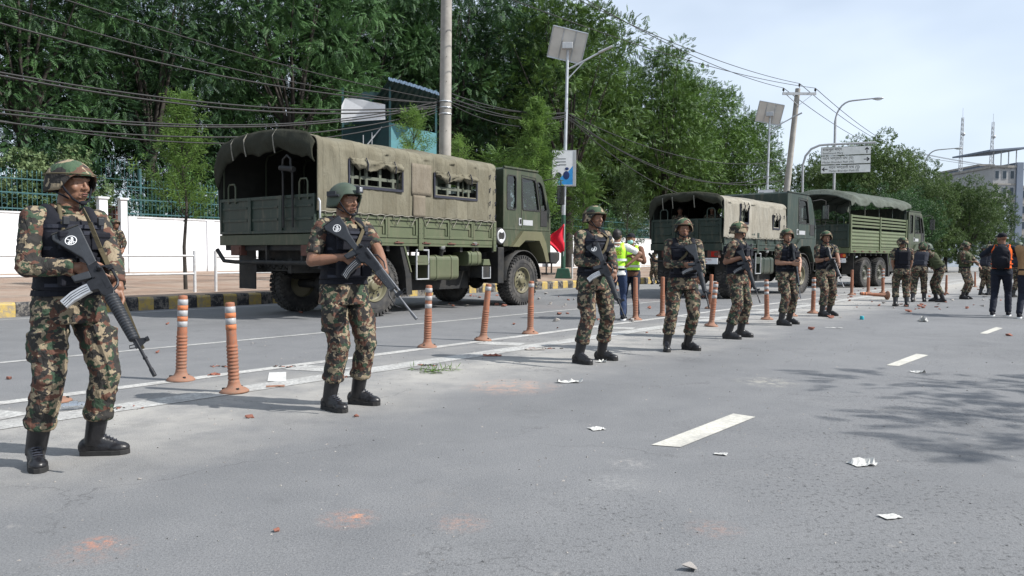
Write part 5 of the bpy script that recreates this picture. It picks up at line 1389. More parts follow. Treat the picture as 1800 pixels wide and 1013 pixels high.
# ------------------------------------------------------------------ who stands where
def soldier(base, k, label, feet, hipx, yawh, yawc, headyaw, butt, muz, rw, rh, lh, rlen=1.0, style='m', mag='gun', fine=.012, sleeve='long', helmet='camo', skin='skin', elR=(-.9, .3, -.6), elL=(.9, .6, -.3),
            group='soldiers standing guard in a line along the posts', lean=(0, 0), cheek=1.0, headpitch=0.0, rlabel='', slingpts=None, bdepth=-.165, mdepth=-.36, hipz=.94, lhnorm=(0, -1, 0), flip=False, emb=False, rup=None, headoff=(0, 0)):
    Y = base[1]; az = math.atan2(base[0], Y); s = F / Y
    pos = Vector((base[0], base[1], 0)); rz = -az
    Mx = Matrix.Translation(pos) @ Matrix.Rotation(rz, 4, 'Z') @ Matrix.Scale(k, 4); Mi = Mx.inverted()
    def loc(px, py, dep=0.0):                             # picture column and row at a depth offset from the person, in the person's own frame
        d = ray(px, py); o = Vector((0, 0, CH)); n_ = Vector((base[0], base[1], 0)).normalized()
        tt = (n_.dot(pos) + dep) / n_.dot(d); return Mi @ (o + d * tt)
    ft = {}
    for sd in (1, -1):
        px, py, yw = feet[sd]; g_ = Mi @ G(px, py); ft[sd] = ((g_.x, g_.y), R(yw))
    hx = loc(hipx, 500).x
    my = (ft[1][0][1] + ft[-1][0][1]) / 2; ft = {q: ((ft[q][0][0], (ft[q][0][1] - my) * .8 + .02), ft[q][1]) for q in ft}
    hy = .02
    B = loc(*butt, bdepth); md_ = bdepth - .02
    while (loc(*muz, md_) - B).length < rlen and md_ > -.95: md_ -= .01
    mdepth = md_; Mz = loc(*muz, mdepth); dv = (Mz - B).normalized()
    if rup is None: upv = Vector((-dv.z, 0, dv.x)); upv = upv if upv.x > 0 else -upv
    else: upv = Vector(rup)
    L = rlen
    RW = loc(*rw, bdepth - .05); LH = loc(*lh, (bdepth + mdepth) / 2 + .06)
    handL_d = (loc(*lh, 0) - loc(lh[0] + 30 * s / 300, lh[1] - 25 * s / 300, 0)).normalized()
    rd = (loc(rh[0], rh[1], bdepth - .075) - RW).normalized()
    hands = {1: dict(d=rd, nrm=(0.15, 1, 0.1), curls=(.12, .75, .8, .85), thumb=.7, side=1), -1: dict(d=(-.55, -.25, -.75), nrm=lhnorm, curls=(.95, .95, .95, .95), thumb=.7, side=-1)}
    t, inf = add_person(label, pos, rz, k, fine, (hx, hy, hipz), R(yawh), R(yawc), lean, ft, R(headyaw), headpitch, RW, LH + Vector((.035, .01, .055)), elR, elL, sleeve, helmet, skin, hands=hands, cheek=cheek, group=group, headoff=headoff)
    rf = rifle(rlabel, Mx @ B, (Mx.to_3x3() @ dv), Mx.to_3x3() @ upv, Mx.to_3x3() @ Vector((0, -1, 0)), L * k, style, mag, group='rifles held by the soldiers', emb=emb)
    return t, inf, rf, Mx, loc
GS = 'soldiers standing guard in a line along the posts'
S = {}
S[1] = soldier((-2.55, 4.42), 1.0, 'soldier in patterned helmet nearest the camera at far left, long sleeves, looking right', {1: (64, 806, 8), -1: (163, 786, 72)}, 119, 28, 30, 42,
               (131, 402), (271, 662), (139, 470), (170, 487), (207, 556), 1.0, 'm', 'alu', .0085, 'long', 'camo', 'skin', elR=(-1, 0, -.7), headoff=(.015, 0), emb=True,
               rlabel='black rifle with white disc emblem and silver ribbed magazine, held by the leftmost soldier')
S[2] = soldier((-1.28, 6.02), 1.015, 'soldier in plain green helmet with rolled up sleeves standing before the nearest truck', {1: (580, 708, 40), -1: (627, 697, 62)}, 604, 30, 28, 46,
               (592, 384), (731, 562), (607, 452), (632, 468), (668, 490), 1.0, 's', 'gun', .0095, 'short', 'green', 'skin', elR=(-1, 0, -.7), emb=True,
               rlabel='black rifle with steel barrel and ring emblem, held by the soldier in plain green helmet')
S[3] = soldier((.94, 8.70), 1.02, 'soldier glancing sideways beside the press workers, long sleeves, rifle pointing down', {1: (1018, 629, 50), -1: (1056, 622, 72)}, 1042, 40, 38, 42,
               (1048, 428), (1098, 560), (1058, 464), (1068, 474), (1080, 512), .98, 'm', 'alu', .011, 'long', 'camo', 'skin', elR=(-1, 0, -.7), emb=True,
               rlabel='rifle with pale magazine pointing down beside the press workers')
S[4] = soldier((2.15, 9.80), .975, 'older soldier facing the camera, rifle across his front, behind the second truck', {1: (1173, 606, 5), -1: (1207, 604, 62)}, 1200, 10, 8, 8,
               (1219, 430), (1246, 542), (1206, 465), (1217, 472), (1231, 505), .98, 'm', 'gun', .012, 'long', 'camo', 'skin', elR=(-1, .1, -.8), cheek=1.12,
               rlabel='rifle held upright muzzle down by the soldier who looks into the camera')
S[5] = soldier((3.31, 11.35), .995, 'soldier turned away to the right with bare forearm and slim rifle', {1: (1280, 588, 80), -1: (1300, 584, 85)}, 1296, 70, 70, 128,
               (1300, 430), (1336, 533), (1306, 452), (1312, 462), (1314, 478), .94, 'm', 'gun', .014, 'short', 'camo', 'skin', elR=(-1, .1, -.8), bdepth=-.12, mdepth=-.2,
               rlabel='slim rifle pointing down beside the bare forearm of the soldier turned away')
S[6] = soldier((4.86, 13.65), .985, 'young soldier with rolled sleeves holding his rifle upright before the second truck cab', {1: (1373, 565, 70), -1: (1386, 562, 70)}, 1381, 45, 45, 20,
               (1393, 429), (1407, 525), (1392, 463), (1398, 464), (1401, 482), .98, 's', 'gun', .014, 'short', 'camo', 'skin2', elR=(-1, .1, -.8), rup=(.45, -1, 0),
               rlabel='rifle held close to the chest by the young soldier before the second cab')
S[7] = soldier((6.40, 15.70), 1.005, 'soldier with rifle slanting down to the right, standing before the third truck tail', {1: (1445, 549, 60), -1: (1456, 547, 70)}, 1450, 30, 30, 10,
               (1455, 436), (1483, 506), (1459, 455), (1466, 460), (1472, 470), .98, 's', 'gun', .014, 'short', 'camo', 'skin', elR=(-1, .1, -.8), rup=(.7, -.7, 0),
               rlabel='rifle slanting down to the right before the tail of the third truck')
# slings
for i, pts in ((1, ((.0, 0, .03), (.0, .08, .04))),):
    t, inf, rf, Mx, loc = S[1]
    m = MB(); a = [loc(103, 360, -.03), loc(108, 392, -.14), loc(118, 428, -.2)]
    m.tube([(p.x, p.y, p.z) for p in a], .013, 6); m.build('rifle_sling', M['strap'], t)
    m = MB(); a = [loc(146, 368, -.10), loc(158, 392, -.17), loc(176, 436, -.2), loc(194, 474, -.2), loc(213, 522, -.2), loc(238, 584, -.22), loc(251, 614, -.24)]
    for p, q_ in zip(a[:-1], a[1:]): m.bar(p, q_, .005, .024, (0, 0, 1))
    m.build('rifle_sling', M['strap'], t)
for i in (2, 3, 4, 7):
    t, inf, rf, Mx, loc = S[i]; fa = inf['fa']
    m = MB(); a = [fa(.09, .02, 1.0), fa(.08, .17, .85), fa(.0, .21, .6), fa(-.08, .2, .45)]
    for p, q_ in zip(a[:-1], a[1:]): m.bar(p, q_, .028, .006, tuple(inf['f']))
    m.build('rifle_sling', M['strap'], t)
# ------------------------------------------------------------------ others
def figure(label, px, py, k, yaw, lab2=None, **kw):
    g_ = G(px, py); az = math.atan2(g_.x, g_.y)
    fy = kw.pop('fyaw', yaw); sp = kw.pop('spread', .13); st = kw.pop('stride', .0)
    y = R(yaw); r = Vector((-math.cos(y), -math.sin(y), 0)); f = Vector((math.sin(y), -math.cos(y), 0))
    feet = kw.pop('feet', None) or {1: ((r * sp + f * st).x, (r * sp + f * st).y), -1: ((-r * sp - f * st).x, (-r * sp - f * st).y)}
    feet = {s: (feet[s], R(fy)) for s in feet}
    hy = kw.pop('headyaw', yaw)
    return add_person(label, g_, -az, k, kw.pop('fine', .02), kw.pop('hip', (0, 0, .92)), y, R(kw.pop('yawc', yaw)), kw.pop('lean', (0, 0)), feet, R(hy), **kw)
# press workers
M['hivis'] =  pm('fluorescent_yellow_green', (0.42, 0.78, 0.04), 0.6, 0.12, 12, 0.4, 20)
M['reflect'] = pm('reflective_grey_tape', (0.6, 0.62, 0.6), 0.35, 0.05, 20)
M['jeans'] = fabric('blue_denim', (0.025, 0.04, 0.085)); M['darktr'] = fabric('dark_blue_cloth', (0.015, 0.018, 0.03))
M['whitesh'] = fabric('white_shirt', (0.6, 0.6, 0.58)); M['brownsh'] = fabric('brown_jacket', (0.12, 0.06, 0.04)); M['orange'] = fabric('orange_nylon', (0.75, 0.12, 0.015)); M['navysh'] = fabric('dark_navy_jacket', (0.01, 0.015, 0.025))
M['tan'] = fabric('tan_jacket', (0.3, 0.18, 0.09))
t, inf = figure('press worker with bare head seen from behind in yellow-green vest and blue jeans', 1083, 563, 1.0, 168, headyaw=160, helmet='hair', vest='hivis', trousers='jeans', shirt='whitesh', sleeve='short', boots=False, handR=(.25, -.1, 1.08), handL=(-.18, .3, 1.1), elR=(1, 0, -.5), elL=(-1, 0, -.5), fine=.014, skin='skin')
v = [c for c in bpy.data.objects if c.parent == t and c.name.startswith('vest')][0]
for o in [c for c in bpy.data.objects if c.parent == v]:
    if not o.name.startswith('back_panel'): bpy.data.objects.remove(o)
    else: bpy.data.objects.remove(o)
def tape(tt, inf, h, par):
    sb = MB(); fa = inf['fa']
    pts = [fa(.196 * math.copysign(abs(math.cos(a)) ** .75, math.cos(a)), .178 * math.copysign(abs(math.sin(a)) ** .75, math.sin(a)), h) for a in [2 * PI * i / 32 for i in range(32)]]
    n_ = len(pts); sb.add([p + Vector((0, 0, -.022)) for p in pts] + [p + Vector((0, 0, .022)) for p in pts], [(i, (i + 1) % n_, n_ + (i + 1) % n_, n_ + i) for i in range(n_)]); sb.build('reflective_tape', M['reflect'], par)
for h in (.16, .42): tape(t, inf, h, v)
M['letter'] = pm('dark_red_letters', (0.22, 0.02, 0.03), 0.6, 0.05, 10); M['letterg'] = pm('dark_green_letters', (0.02, 0.12, 0.07), 0.6, 0.05, 10)
def back_text(inf, par, s, size, h, mat, x0=0.0):
    o = text_mesh(s, size, mat, par, align='CENTER', ext=.0015); f, r = inf['f'], inf['r']
    p = inf['fa'](x0, -.186, h); o.matrix_local = Matrix(((r.x, 0, -f.x, p.x), (r.y, 0, -f.y, p.y), (0, 1, 0, p.z), (0, 0, 0, 1)))
back_text(inf, v, 'PRESS', .105, .60, M['letter']); back_text(inf, v, 'कान्तिपुर', .085, .78, M['letterg'])
t2, inf2 = figure('press worker in dark cap, face mask and open yellow-green vest over a brown jacket', 1108, 561, .97, -10, headyaw=-12, helmet='cap', vest='hivis', trousers='darktr', shirt='brownsh', sleeve='mid', boots=False, mask=True, handR=(-.05, -.28, 1.25), handL=(.02, -.26, 1.22), elR=(-.9, 0, -.6), elL=(.9, .1, -.6), fine=.016)
v2 = [c for c in bpy.data.objects if c.parent == t2 and c.name.startswith('vest')][0]
for o in [c for c in bpy.data.objects if c.parent == v2]: bpy.data.objects.remove(o)
tape(t2, inf2, .25, v2)
GF = 'soldiers gathered beyond the posts on the right'
figure('soldier seen from behind in black vest, arms hanging, beside the third truck wheels', 1584, 539, 1.0, 190, headyaw=215, sleeve='short', group=GF, elR=(1, -.2, -.3), elL=(-1, -.2, -.3), fine=.017)
figure('soldier in ribbed grey vest bending forward at the truck front, head down', 1614, 531, 1.0, 175, headyaw=190, headpitch=-.5, lean=(.08, .22), sleeve='long', vest='vest_grey', stride=.12, group=GF, fine=.018, handR=(.3, .45, .95), handL=(-.1, .5, .9))
figure('stooping soldier with olive pack, facing left towards the grey-vested one', 1652, 531, 1.0, -80, headyaw=-75, headpitch=.25, lean=(-.30, -.02), sleeve='long', vest='vest_green', helmet='green', stride=.06, group=GF, fine=.018, handR=(-.5, -.15, .85), handL=(-.5, .15, .85))
tt, ii = figure('soldier standing in profile facing right with a brown-stocked rifle', 1694, 526, .98, 70, headyaw=85, sleeve='long', vest='vest_green', group=GF, fine=.018, handR=(.2, -.25, 1.12), handL=(.38, -.1, 1.0))
figure('soldier in grey vest turned away, leaning near the leftmost of the far group', 1730, 519, .98, 150, headyaw=170, lean=(.08, .1), vest='vest_grey', group=GF, fine=.02)
figure('helmeted soldier in green pack stooping just left of the orange jacket', 1745, 519, .98, -60, headyaw=-40, lean=(-.2, -.05), headpitch=.2, vest='vest_green', helmet='green', group=GF, fine=.02)
figure('soldier half hidden behind the orange jacket at the right edge', 1788, 523, 1.0, 150, headyaw=160, group=GF, fine=.02, vest='vest_grey', helmet='green')
figure('soldier crouching by the left rear wheel of the second truck', 1152, 500, .95, 200, headyaw=200, lean=(-.05, .2), hip=(0, -.05, .72), group=GF, fine=.024, vest=None)
g_ = atN(201, 19.6)
add_person('soldier in patterned hat half hidden behind the leftmost soldier, by the gate pillars', (g_.x, g_.y, .32), -math.atan2(g_.x, g_.y), 1.0, .02, yawh=.6, yawc=.6, headyaw=.9, vest=None, group=GF, handR=(-.1, -.25, 1.1), handL=(.2, -.2, 1.0))
# photographer with backpack
ph, phi = figure('photographer in orange vest with large black backpack and dark cap, walking away', 1758, 556, 1.02, 176, headyaw=215, helmet='cap', vest='orange', trousers='darktr', shirt='navysh', boots=False, stride=.1, fine=.014, handR=(.2, .3, 1.25), handL=(-.15, .35, 1.3), elR=(1, 0, -.5), elL=(-1, 0, -.5))
bp = thing('backpack', 'large black backpack worn by the person in the orange vest', 'backpack', ph.location, ph.rotation_euler.z); bp.scale = ph.scale
c = MB(); fa = phi['fa']
c.ell(fa(0, -.25, .55), (.17, .11, .25)); c.box(fa(0, -.23, .45), (.30, .16, .34), Matrix.Rotation(R(176), 3, 'Z')); c.ell(fa(0, -.33, .38), (.12, .06, .13))
me = fuse(c, .014, 3); wrinkle(me, .005, 8, 3); me.materials.clear(); me.materials.append(M['vest']); link('bag', me, bp)
for s in (-1, 1):
    m = MB(); m.tube([fa(s * .10, -.18, .85), fa(s * .11, -.05, 1.01), fa(s * .12, .13, .9), fa(s * .13, .15, .6)], .018, 6); m.build('strap', M['vest'], bp)
m = MB(); m.tube([fa(-.03, -.2, .95), fa(0, -.24, 1.02), fa(.03, -.2, .95)], .008, 5); m.build('top_handle', M['vest'], bp)
figure('person in tan jacket cut off by the right edge of the picture', 1806, 560, 1.02, 176, headyaw=180, helmet='hair', vest=None, trousers='darktr', shirt='tan', boots=False, stride=.1, fine=.02)
# soldiers in the back of the second truck
for (px, py, dd, lab) in ((1195, 392, 1.2, 'seated soldier at the left of the open back of the second truck'), (1252, 392, .7, 'seated soldier at the right of the open back of the second truck')):
    Yd = 21.6 + dd; p_ = atY(px, py, Yd); fl_z = 1.5
    add_person(lab, (p_.x, p_.y, fl_z - .02), -math.atan2(p_.x, p_.y), .93, .022, hip=(0, .0, .50), yawh=.1, yawc=.1, headyaw=.1, feet={1: ((-.12, -.42), 0), -1: ((.12, -.42), 0)}, vest=None, helmet='hair', skin='skin', group='soldiers seated in the second truck', handR=(-.12, -.3, .62), handL=(.12, -.3, .62))
# ================================================================== TREES
rng = np.random.default_rng(5)
def leafmat(name, dark, light, trans=0.28):
    t = NT(name); v = t.mp()
    oi = t.n.new('ShaderNodeObjectInfo')
    n1 = t.noise(v, 0.9, 3); n2 = t.noise(v, 9, 3)
    f = t.math('ADD', t.math('MULTIPLY', n1, 0.6), t.math('MULTIPLY', n2, 0.5))
    f = t.math('ADD', f, t.math('MULTIPLY', t.math('SUBTRACT', oi.outputs['Random'], 0.5), 0.16))
    c = t.mix(t.ramp(f, [(0.42, 0), (0.70, 1)]), dark, light)
    t.col(c); t.set(0.6, 0, 0.3)
    tr = t.n.new('ShaderNodeBsdfTranslucent'); t.l.new(t.mix(0.5, c, tuple(min(1, q * 1.6) for q in light)), tr.inputs[0])
    mx_ = t.n.new('ShaderNodeMixShader'); mx_.inputs[0].default_value = trans
    t.l.new(t.b.outputs[0], mx_.inputs[1]); t.l.new(tr.outputs[0], mx_.inputs[2]); t.l.new(mx_.outputs[0], t.out.inputs[0])
    return t.mat
M['leaf_dark'] = leafmat('dark_blue_green_leaves', (0.011, 0.032, 0.018), (0.062, 0.135, 0.04), 0.16)
M['leaf_mid'] = leafmat('mid_green_leaves', (0.014, 0.038, 0.012), (0.10, 0.18, 0.035), 0.16)
M['leaf_far'] = leafmat('yellow_green_leaves', (0.022, 0.05, 0.016), (0.10, 0.155, 0.045), 0.22)
M['leaf_sap'] = leafmat('fresh_green_leaves', (0.06, 0.12, 0.025), (0.16, 0.26, 0.06), 0.35)
M['leaf_bush'] = leafmat('pale_glossy_leaves', (0.05, 0.09, 0.035), (0.20, 0.26, 0.12), 0.25)
M['bark'] = pm('grey_brown_bark', (0.035, 0.03, 0.025), 0.95, 0.3, 4, 0.8, 14, dirt=(0.08, 0.075, 0.07), dscale=2, damt=0.4, bdist=0.02)
def leaf(p, d, u, L, W_):                                # diamond leaf
    d = d / np.linalg.norm(d); s = np.cross(d, u); s /= max(np.linalg.norm(s), 1e-6)
    return [p, p + d * L * .45 + s * W_ / 2, p + d * L, p + d * L * .45 - s * W_ / 2]
def pinnate(pairs, rl, ll, lw, droop=.5):
    q = []
    for i in range(pairs):
        t = (i + .6) / pairs; x = rl * t; z = -droop * rl * t * t
        for s in (-1, 1):
            q.append(leaf(np.array([x, 0, z]), np.array([.45, s * .85, -.30 - .2 * t]), np.array([0, 0, 1.0]), ll * (1 - .35 * abs(t - .4)), lw))
    q.append(leaf(np.array([rl, 0, -droop * rl]), np.array([1, 0, -.6]), np.array([0, 0, 1.0]), ll, lw))
    return np.array(q)
def whorl(k, ll, lw, rl=.1):
    q = []
    for i in range(k):
        a = 2 * PI * i / k + (i % 2) * .4
        q.append(leaf(np.array([rl * (i % 3) / 2, 0, 0]), np.array([.55, math.cos(a), math.sin(a) * .8 - .35]), np.array([0.3, -math.sin(a), math.cos(a)]), ll, lw))
    return np.array(q)
def spray(temp, pts, dirs, scale):
    n = len(pts); d = dirs / np.linalg.norm(dirs, axis=1, keepdims=True)
    up = np.tile(np.array([0, 0, 1.0]), (n, 1)) + rng.normal(0, .35, (n, 3))
    y = np.cross(up, d); y /= np.maximum(np.linalg.norm(y, axis=1, keepdims=True), 1e-6); z = np.cross(d, y)
    Rm = np.stack([d, y, z], axis=2)                       # columns
    k = temp.shape[0]
    v = np.einsum('nij,kcj->nkci', Rm, temp) * scale[:, None, None, None] + pts[:, None, None, :]
    return v.reshape(-1, 3), n * k
def crown(name, lobes, per, temp, mat, smin=.7, smax=1.25, droop=-.15, shell=(.55, 1.08), size=1.0):
    P_, D_ = [], []
    for (c, r) in lobes:
        n = max(5, int(per * (r[0] * r[1] * r[2]) ** (2 / 3)))
        a = rng.normal(size=(n, 3)); a /= np.linalg.norm(a, axis=1, keepdims=True)
        rad = rng.uniform(shell[0], shell[1], (n, 1))
        P_.append(np.array(c) + a * rad * np.array(r)); D_.append(a + rng.normal(0, .45, (n, 3)) + np.array([0, 0, droop]))
    P_ = np.concatenate(P_); D_ = np.concatenate(D_)
    v, k = spray(temp, P_, D_, rng.uniform(smin, smax, len(P_)) * size)
    return nmesh(name, v, np.arange(k * 4).reshape(-1, 4), mat)
def limbs(h, lobes, r0, fork, nl=10, lean=(0, 0)):
    m = MB(); top = Vector((lean[0], lean[1], fork))
    pts = [Vector((0, 0, -.2)), Vector((lean[0] * .2 + .05, lean[1] * .2, fork * .35)), Vector((lean[0] * .6 - .04, lean[1] * .6, fork * .7)), top]
    m.tube(pts, [r0 * 1.25, r0, r0 * .85, r0 * .75], 9)
    for (c, r) in lobes[:nl]:
        c = Vector(c); md = top.lerp(c, .5) + Vector((random.uniform(-.3, .3), random.uniform(-.3, .3), .35)) * (h / 14)
        m.tube([top - Vector((0, 0, fork * .12)), top.lerp(md, .5), md, c], [r0 * .42, r0 * .28, r0 * .16, r0 * .05], 6)
    return m
def mk_lobes(n, env, ctr, rl, seed, taper=.0, squash=.8):
    r_ = random.Random(seed); out = []
    for i in range(n):
        t = i / n; ph = math.acos(1 - 2 * (i + .5) / n); th = 2.39996 * i + r_.uniform(-.4, .4)
        q = r_.uniform(.55, 1.0); rr = r_.uniform(*rl)
        z = math.cos(ph); w = 1 - taper * max(z, 0)
        out.append(((ctr[0] + env[0] * q * math.sin(ph) * math.cos(th) * w, ctr[1] + env[1] * q * math.sin(ph) * math.sin(th) * w, ctr[2] + env[2] * q * z), (rr, rr, rr * squash)))
    r_.shuffle(out); return out
PIN = pinnate(5, .34, .135, .056, .12); PIN2 = pinnate(4, .26, .135, .062, .05); WH = whorl(7, .20, .075)
TREES = {}
def kind(key, n, env, ctr, rl, temp, mat, per, r0, fork, seed, **kw):
    lb = mk_lobes(n, env, ctr, rl, seed, kw.pop('taper', 0), kw.pop('squash', .8)); nl = kw.pop('nl', 10)
    TREES[key] = (limbs(ctr[2] + env[2], lb, r0, fork, nl).mesh('trunk', M['bark']), crown('crown', lb, per, temp, M[mat], **kw))
kind('dark1', 84, (3.9, 3.9, 6.2), (0, 0, 9.3), (.62, 1.25), PIN, 'leaf_dark', 108, .28, 5.0, 1, nl=16, droop=-.05)
kind('dark2', 80, (4.2, 4.2, 5.8), (0.3, 0, 9.8), (.62, 1.3), PIN, 'leaf_dark', 104, .25, 5.5, 2, nl=16, droop=-.05)
kind('mid1', 90, (3.8, 3.8, 6.6), (0, 0, 8.9), (.55, 1.15), PIN2, 'leaf_mid', 128, .24, 4.0, 3, nl=16, taper=.35, droop=.25, shell=(.6, 1.1))
kind('mid2', 84, (4.2, 4.2, 5.9), (0, .2, 9.2), (.55, 1.2), PIN2, 'leaf_mid', 124, .24, 4.0, 4, nl=16, taper=.3, droop=.25, shell=(.6, 1.1))
kind('broad', 60, (4.0, 4.0, 5.6), (0, 0, 7.2), (.7, 1.3), WH, 'leaf_far', 110, .26, 3.0, 6, nl=12)
kind('broad_dark', 50, (3.8, 3.8, 4.4), (0, 0, 6.0), (.7, 1.3), WH, 'leaf_dark', 110, .26, 3.0, 8, nl=12)
def tree(key, loc, s, rz, label, group='tall trees behind the boundary wall', cat='tree', name='tree'):
    tr, cr_ = TREES[key]; t = thing(name, label, cat, loc, rz, group); t.scale = s if isinstance(s, tuple) else (s, s, s)
    link('trunk', tr, t); link('crown', cr_, t); return t
GTL = 'tall trees behind the boundary wall'
LB = {'dark1': 'tall dark feathery tree', 'dark2': 'tall wide dark feathery tree', 'mid1': 'tall bright green tree', 'mid2': 'tall wide bright green tree'}
ROWN = ('in the front row', 'in the second row', 'in the rear row')
rr = random.Random(21)
MARK = [(-400, 'past the left edge'), (0, 'above the leftmost soldier'), (120, 'above the gate pillars'), (250, 'above the slim sapling'), (380, 'above the open tail of the nearest truck'), (500, 'above the green-helmeted soldier'), (590, 'left of the teal booth'), (680, 'above the teal booth'),
        (790, 'right of the thick concrete pole'), (870, 'above the nearest truck cab'), (960, 'behind the nearer solar lamp'), (1040, 'above the press workers'), (1110, 'left of the second truck tail'), (1170, 'above the second truck tail'), (1230, 'above the second truck cover'), (1300, 'left of the farther solar lamp'), (1350, 'behind the farther solar lamp'),
        (1400, 'left of the direction sign'), (1450, 'behind the direction sign'), (1515, 'right of the direction sign'), (1560, 'above the third truck cab'), (1610, 'right of the third truck'), (1650, 'above the stooping soldier'), (1690, 'below the left mast'), (1730, 'before the tall pale building'), (1790, 'at the right edge')]
def where(px):
    w_ = MARK[0][1]
    for a, b in MARK:
        if px >= a: w_ = b
    return w_
for row, (n_, u0_, u1_, st_) in enumerate(((35.5, -12, 96, 6.2), (42.5, -10, 96, 6.8), (50, -12, 60, 8.0))):
    u_ = u0_
    while u_ < u1_:
        u2 = u_ + rr.uniform(-1, 1); n2 = n_ + rr.uniform(-1.2, 1.2); p_ = UN(u2, n2, .5)
        px = 900 + F * p_.x / p_.y
        key = ('dark1', 'dark2')[rr.randint(0, 1)] if px < 900 + rr.uniform(-60, 60) else ('mid1', 'mid2')[rr.randint(0, 1)]
        want = (20.6 if px > 1075 else 22.5 if px > 480 else 18.5) + rr.uniform(-1.2, .8)
        if row == 1 and px > 1000: want -= 1.5
        sc_ = want / 16.2
        if not (row == 0 and 560 < px < 640): tree(key, p_, (sc_ * .95, sc_ * .95, sc_), rr.uniform(0, 6), LB[key] + ' ' + where(px) + ', ' + ROWN[row], 'tall trees behind the wall')
        u_ += st_
for i, (px, Y, h, key) in enumerate(((1425, 80, 12.8, 'broad'), (1462, 74, 12.6, 'broad'), (1512, 70, 13.0, 'mid2'), (1552, 68, 13.2, 'broad'), (1592, 76, 12.6, 'broad'), (1480, 88, 13.5, 'broad_dark'))):
    p_ = atY(px, 455, Y); p_.z = .1
    hh = {'broad': 13.9, 'mid2': 16, 'broad_dark': 11.5}[key]; s_ = h / hh; tree(key, p_, (s_ * .95, s_ * .95, s_), i * 1.3, 'broad yellow-green topped tree ' + where(px) + (', set farther back' if Y > 75 else ', nearer of those there'), 'roadside trees behind the third truck')
for i, (px, Y, h) in enumerate(((1628, 62, 8.8), (1662, 66, 9.0), (1700, 64, 8.6), (1738, 70, 8.4))):
    p_ = atY(px, 455, Y); p_.z = .1
    tree('broad', p_, (h / 13.9,) * 3, i * 2.1 + 1, 'smaller light green tree ' + where(px), 'smaller trees at the far right')
for i, (px, Y, h) in enumerate(((1450, 56, 6.2), (1500, 54, 6.0), (1560, 52, 5.8), (1400, 60, 6.4), (1600, 56, 6))):
    p_ = atY(px, 455, Y); p_.z = .1
    tree('broad_dark', p_, (h / 10.2,) * 3, i * 1.7, 'low dark broad-leaved tree ' + where(px), 'low dark trees behind the third truck')
for px, Y, h, key, lb_ in ((1000, 50, 20.5, 'mid2', 'very tall tree whose top leaves the picture just behind the nearer solar lamp'), (1165, 66, 20.0, 'mid1', 'tall rounded green tree standing highest above the second truck tail')):
    p_ = atY(px, 455, Y); p_.z = .5; tree(key, p_, (h / 16.2,) * 3, px * .01, lb_, 'tall trees behind the wall')
# shrubs that fill the garden behind the fence
kind('shrub', 14, (1.5, 1.5, 1.3), (0, 0, 1.7), (.6, .95), WH, 'leaf_dark', 75, .06, .8, 9, nl=6, size=.8)
kind('shrub_light', 12, (1.2, 1.2, 1.2), (0, 0, 1.5), (.5, .8), WH, 'leaf_sap', 60, .05, .7, 10, nl=6, size=.6)
u_ = -8
while u_ < 62:
    for n_ in (32.2, 34.5):
        p_ = UN(u_ + rr.uniform(-.6, .6), n_ + rr.uniform(-.4, .4), .5); px = 900 + F * p_.x / p_.y
        if 140 < px < 225 or px < -140 or 420 < px < 560: continue
        key = 'shrub_light' if rr.random() < .2 and n_ < 33 else 'shrub'
        s_ = rr.uniform(1.0, 1.5); tree(key, p_, (s_, s_, s_ * rr.uniform(1, 1.4)), rr.uniform(0, 6), ('dark' if key == 'shrub' else 'light green') + ' shrub behind the fence ' + where(px).replace('above', 'near') + (', front row' if n_ < 33 else ', rear row'), 'shrubs behind the fence', 'shrub', 'shrub')
    u_ += 2.3 if u_ < 20 else 3.2
# bushy pale tree over the fence on the left
BR = whorl(6, .17, .095, .12)
lb = [((-1.9, 0, 3.0), (.75, .8, .8)), ((-1.0, 0, 3.4), (.85, .9, .85)), ((-.1, .1, 3.3), (.8, .8, .8)), ((.7, 0, 3.7), (.8, .8, .8)), ((1.3, .1, 3.0), (.8, .8, .8)), ((.2, 0, 2.5), (.9, .8, .8)), ((-1.2, .1, 2.3), (.9, .8, .7)), ((1.1, 0, 2.2), (.75, .7, .7)), ((1.7, 0, 2.5), (.5, .6, .7)), ((.9, 0, 4.25), (.55, .55, .5)), ((-2.6, 0, 2.6), (.8, .7, .8)), ((-.6, 0, 4.0), (.5, .5, .45))]
TREES['bush'] = (limbs(4, lb, .09, 1.4, 10).mesh('trunk', M['bark']), crown('crown', lb, 150, BR, M['leaf_bush'], size=.95, droop=-.6))
p_ = atN(85, 30.6); p_.z = .5; tree('bush', p_, 1.0, PI / 2 - RH - .25, 'bushy tree with pale glossy leaves spilling over the fence at the far left', None)
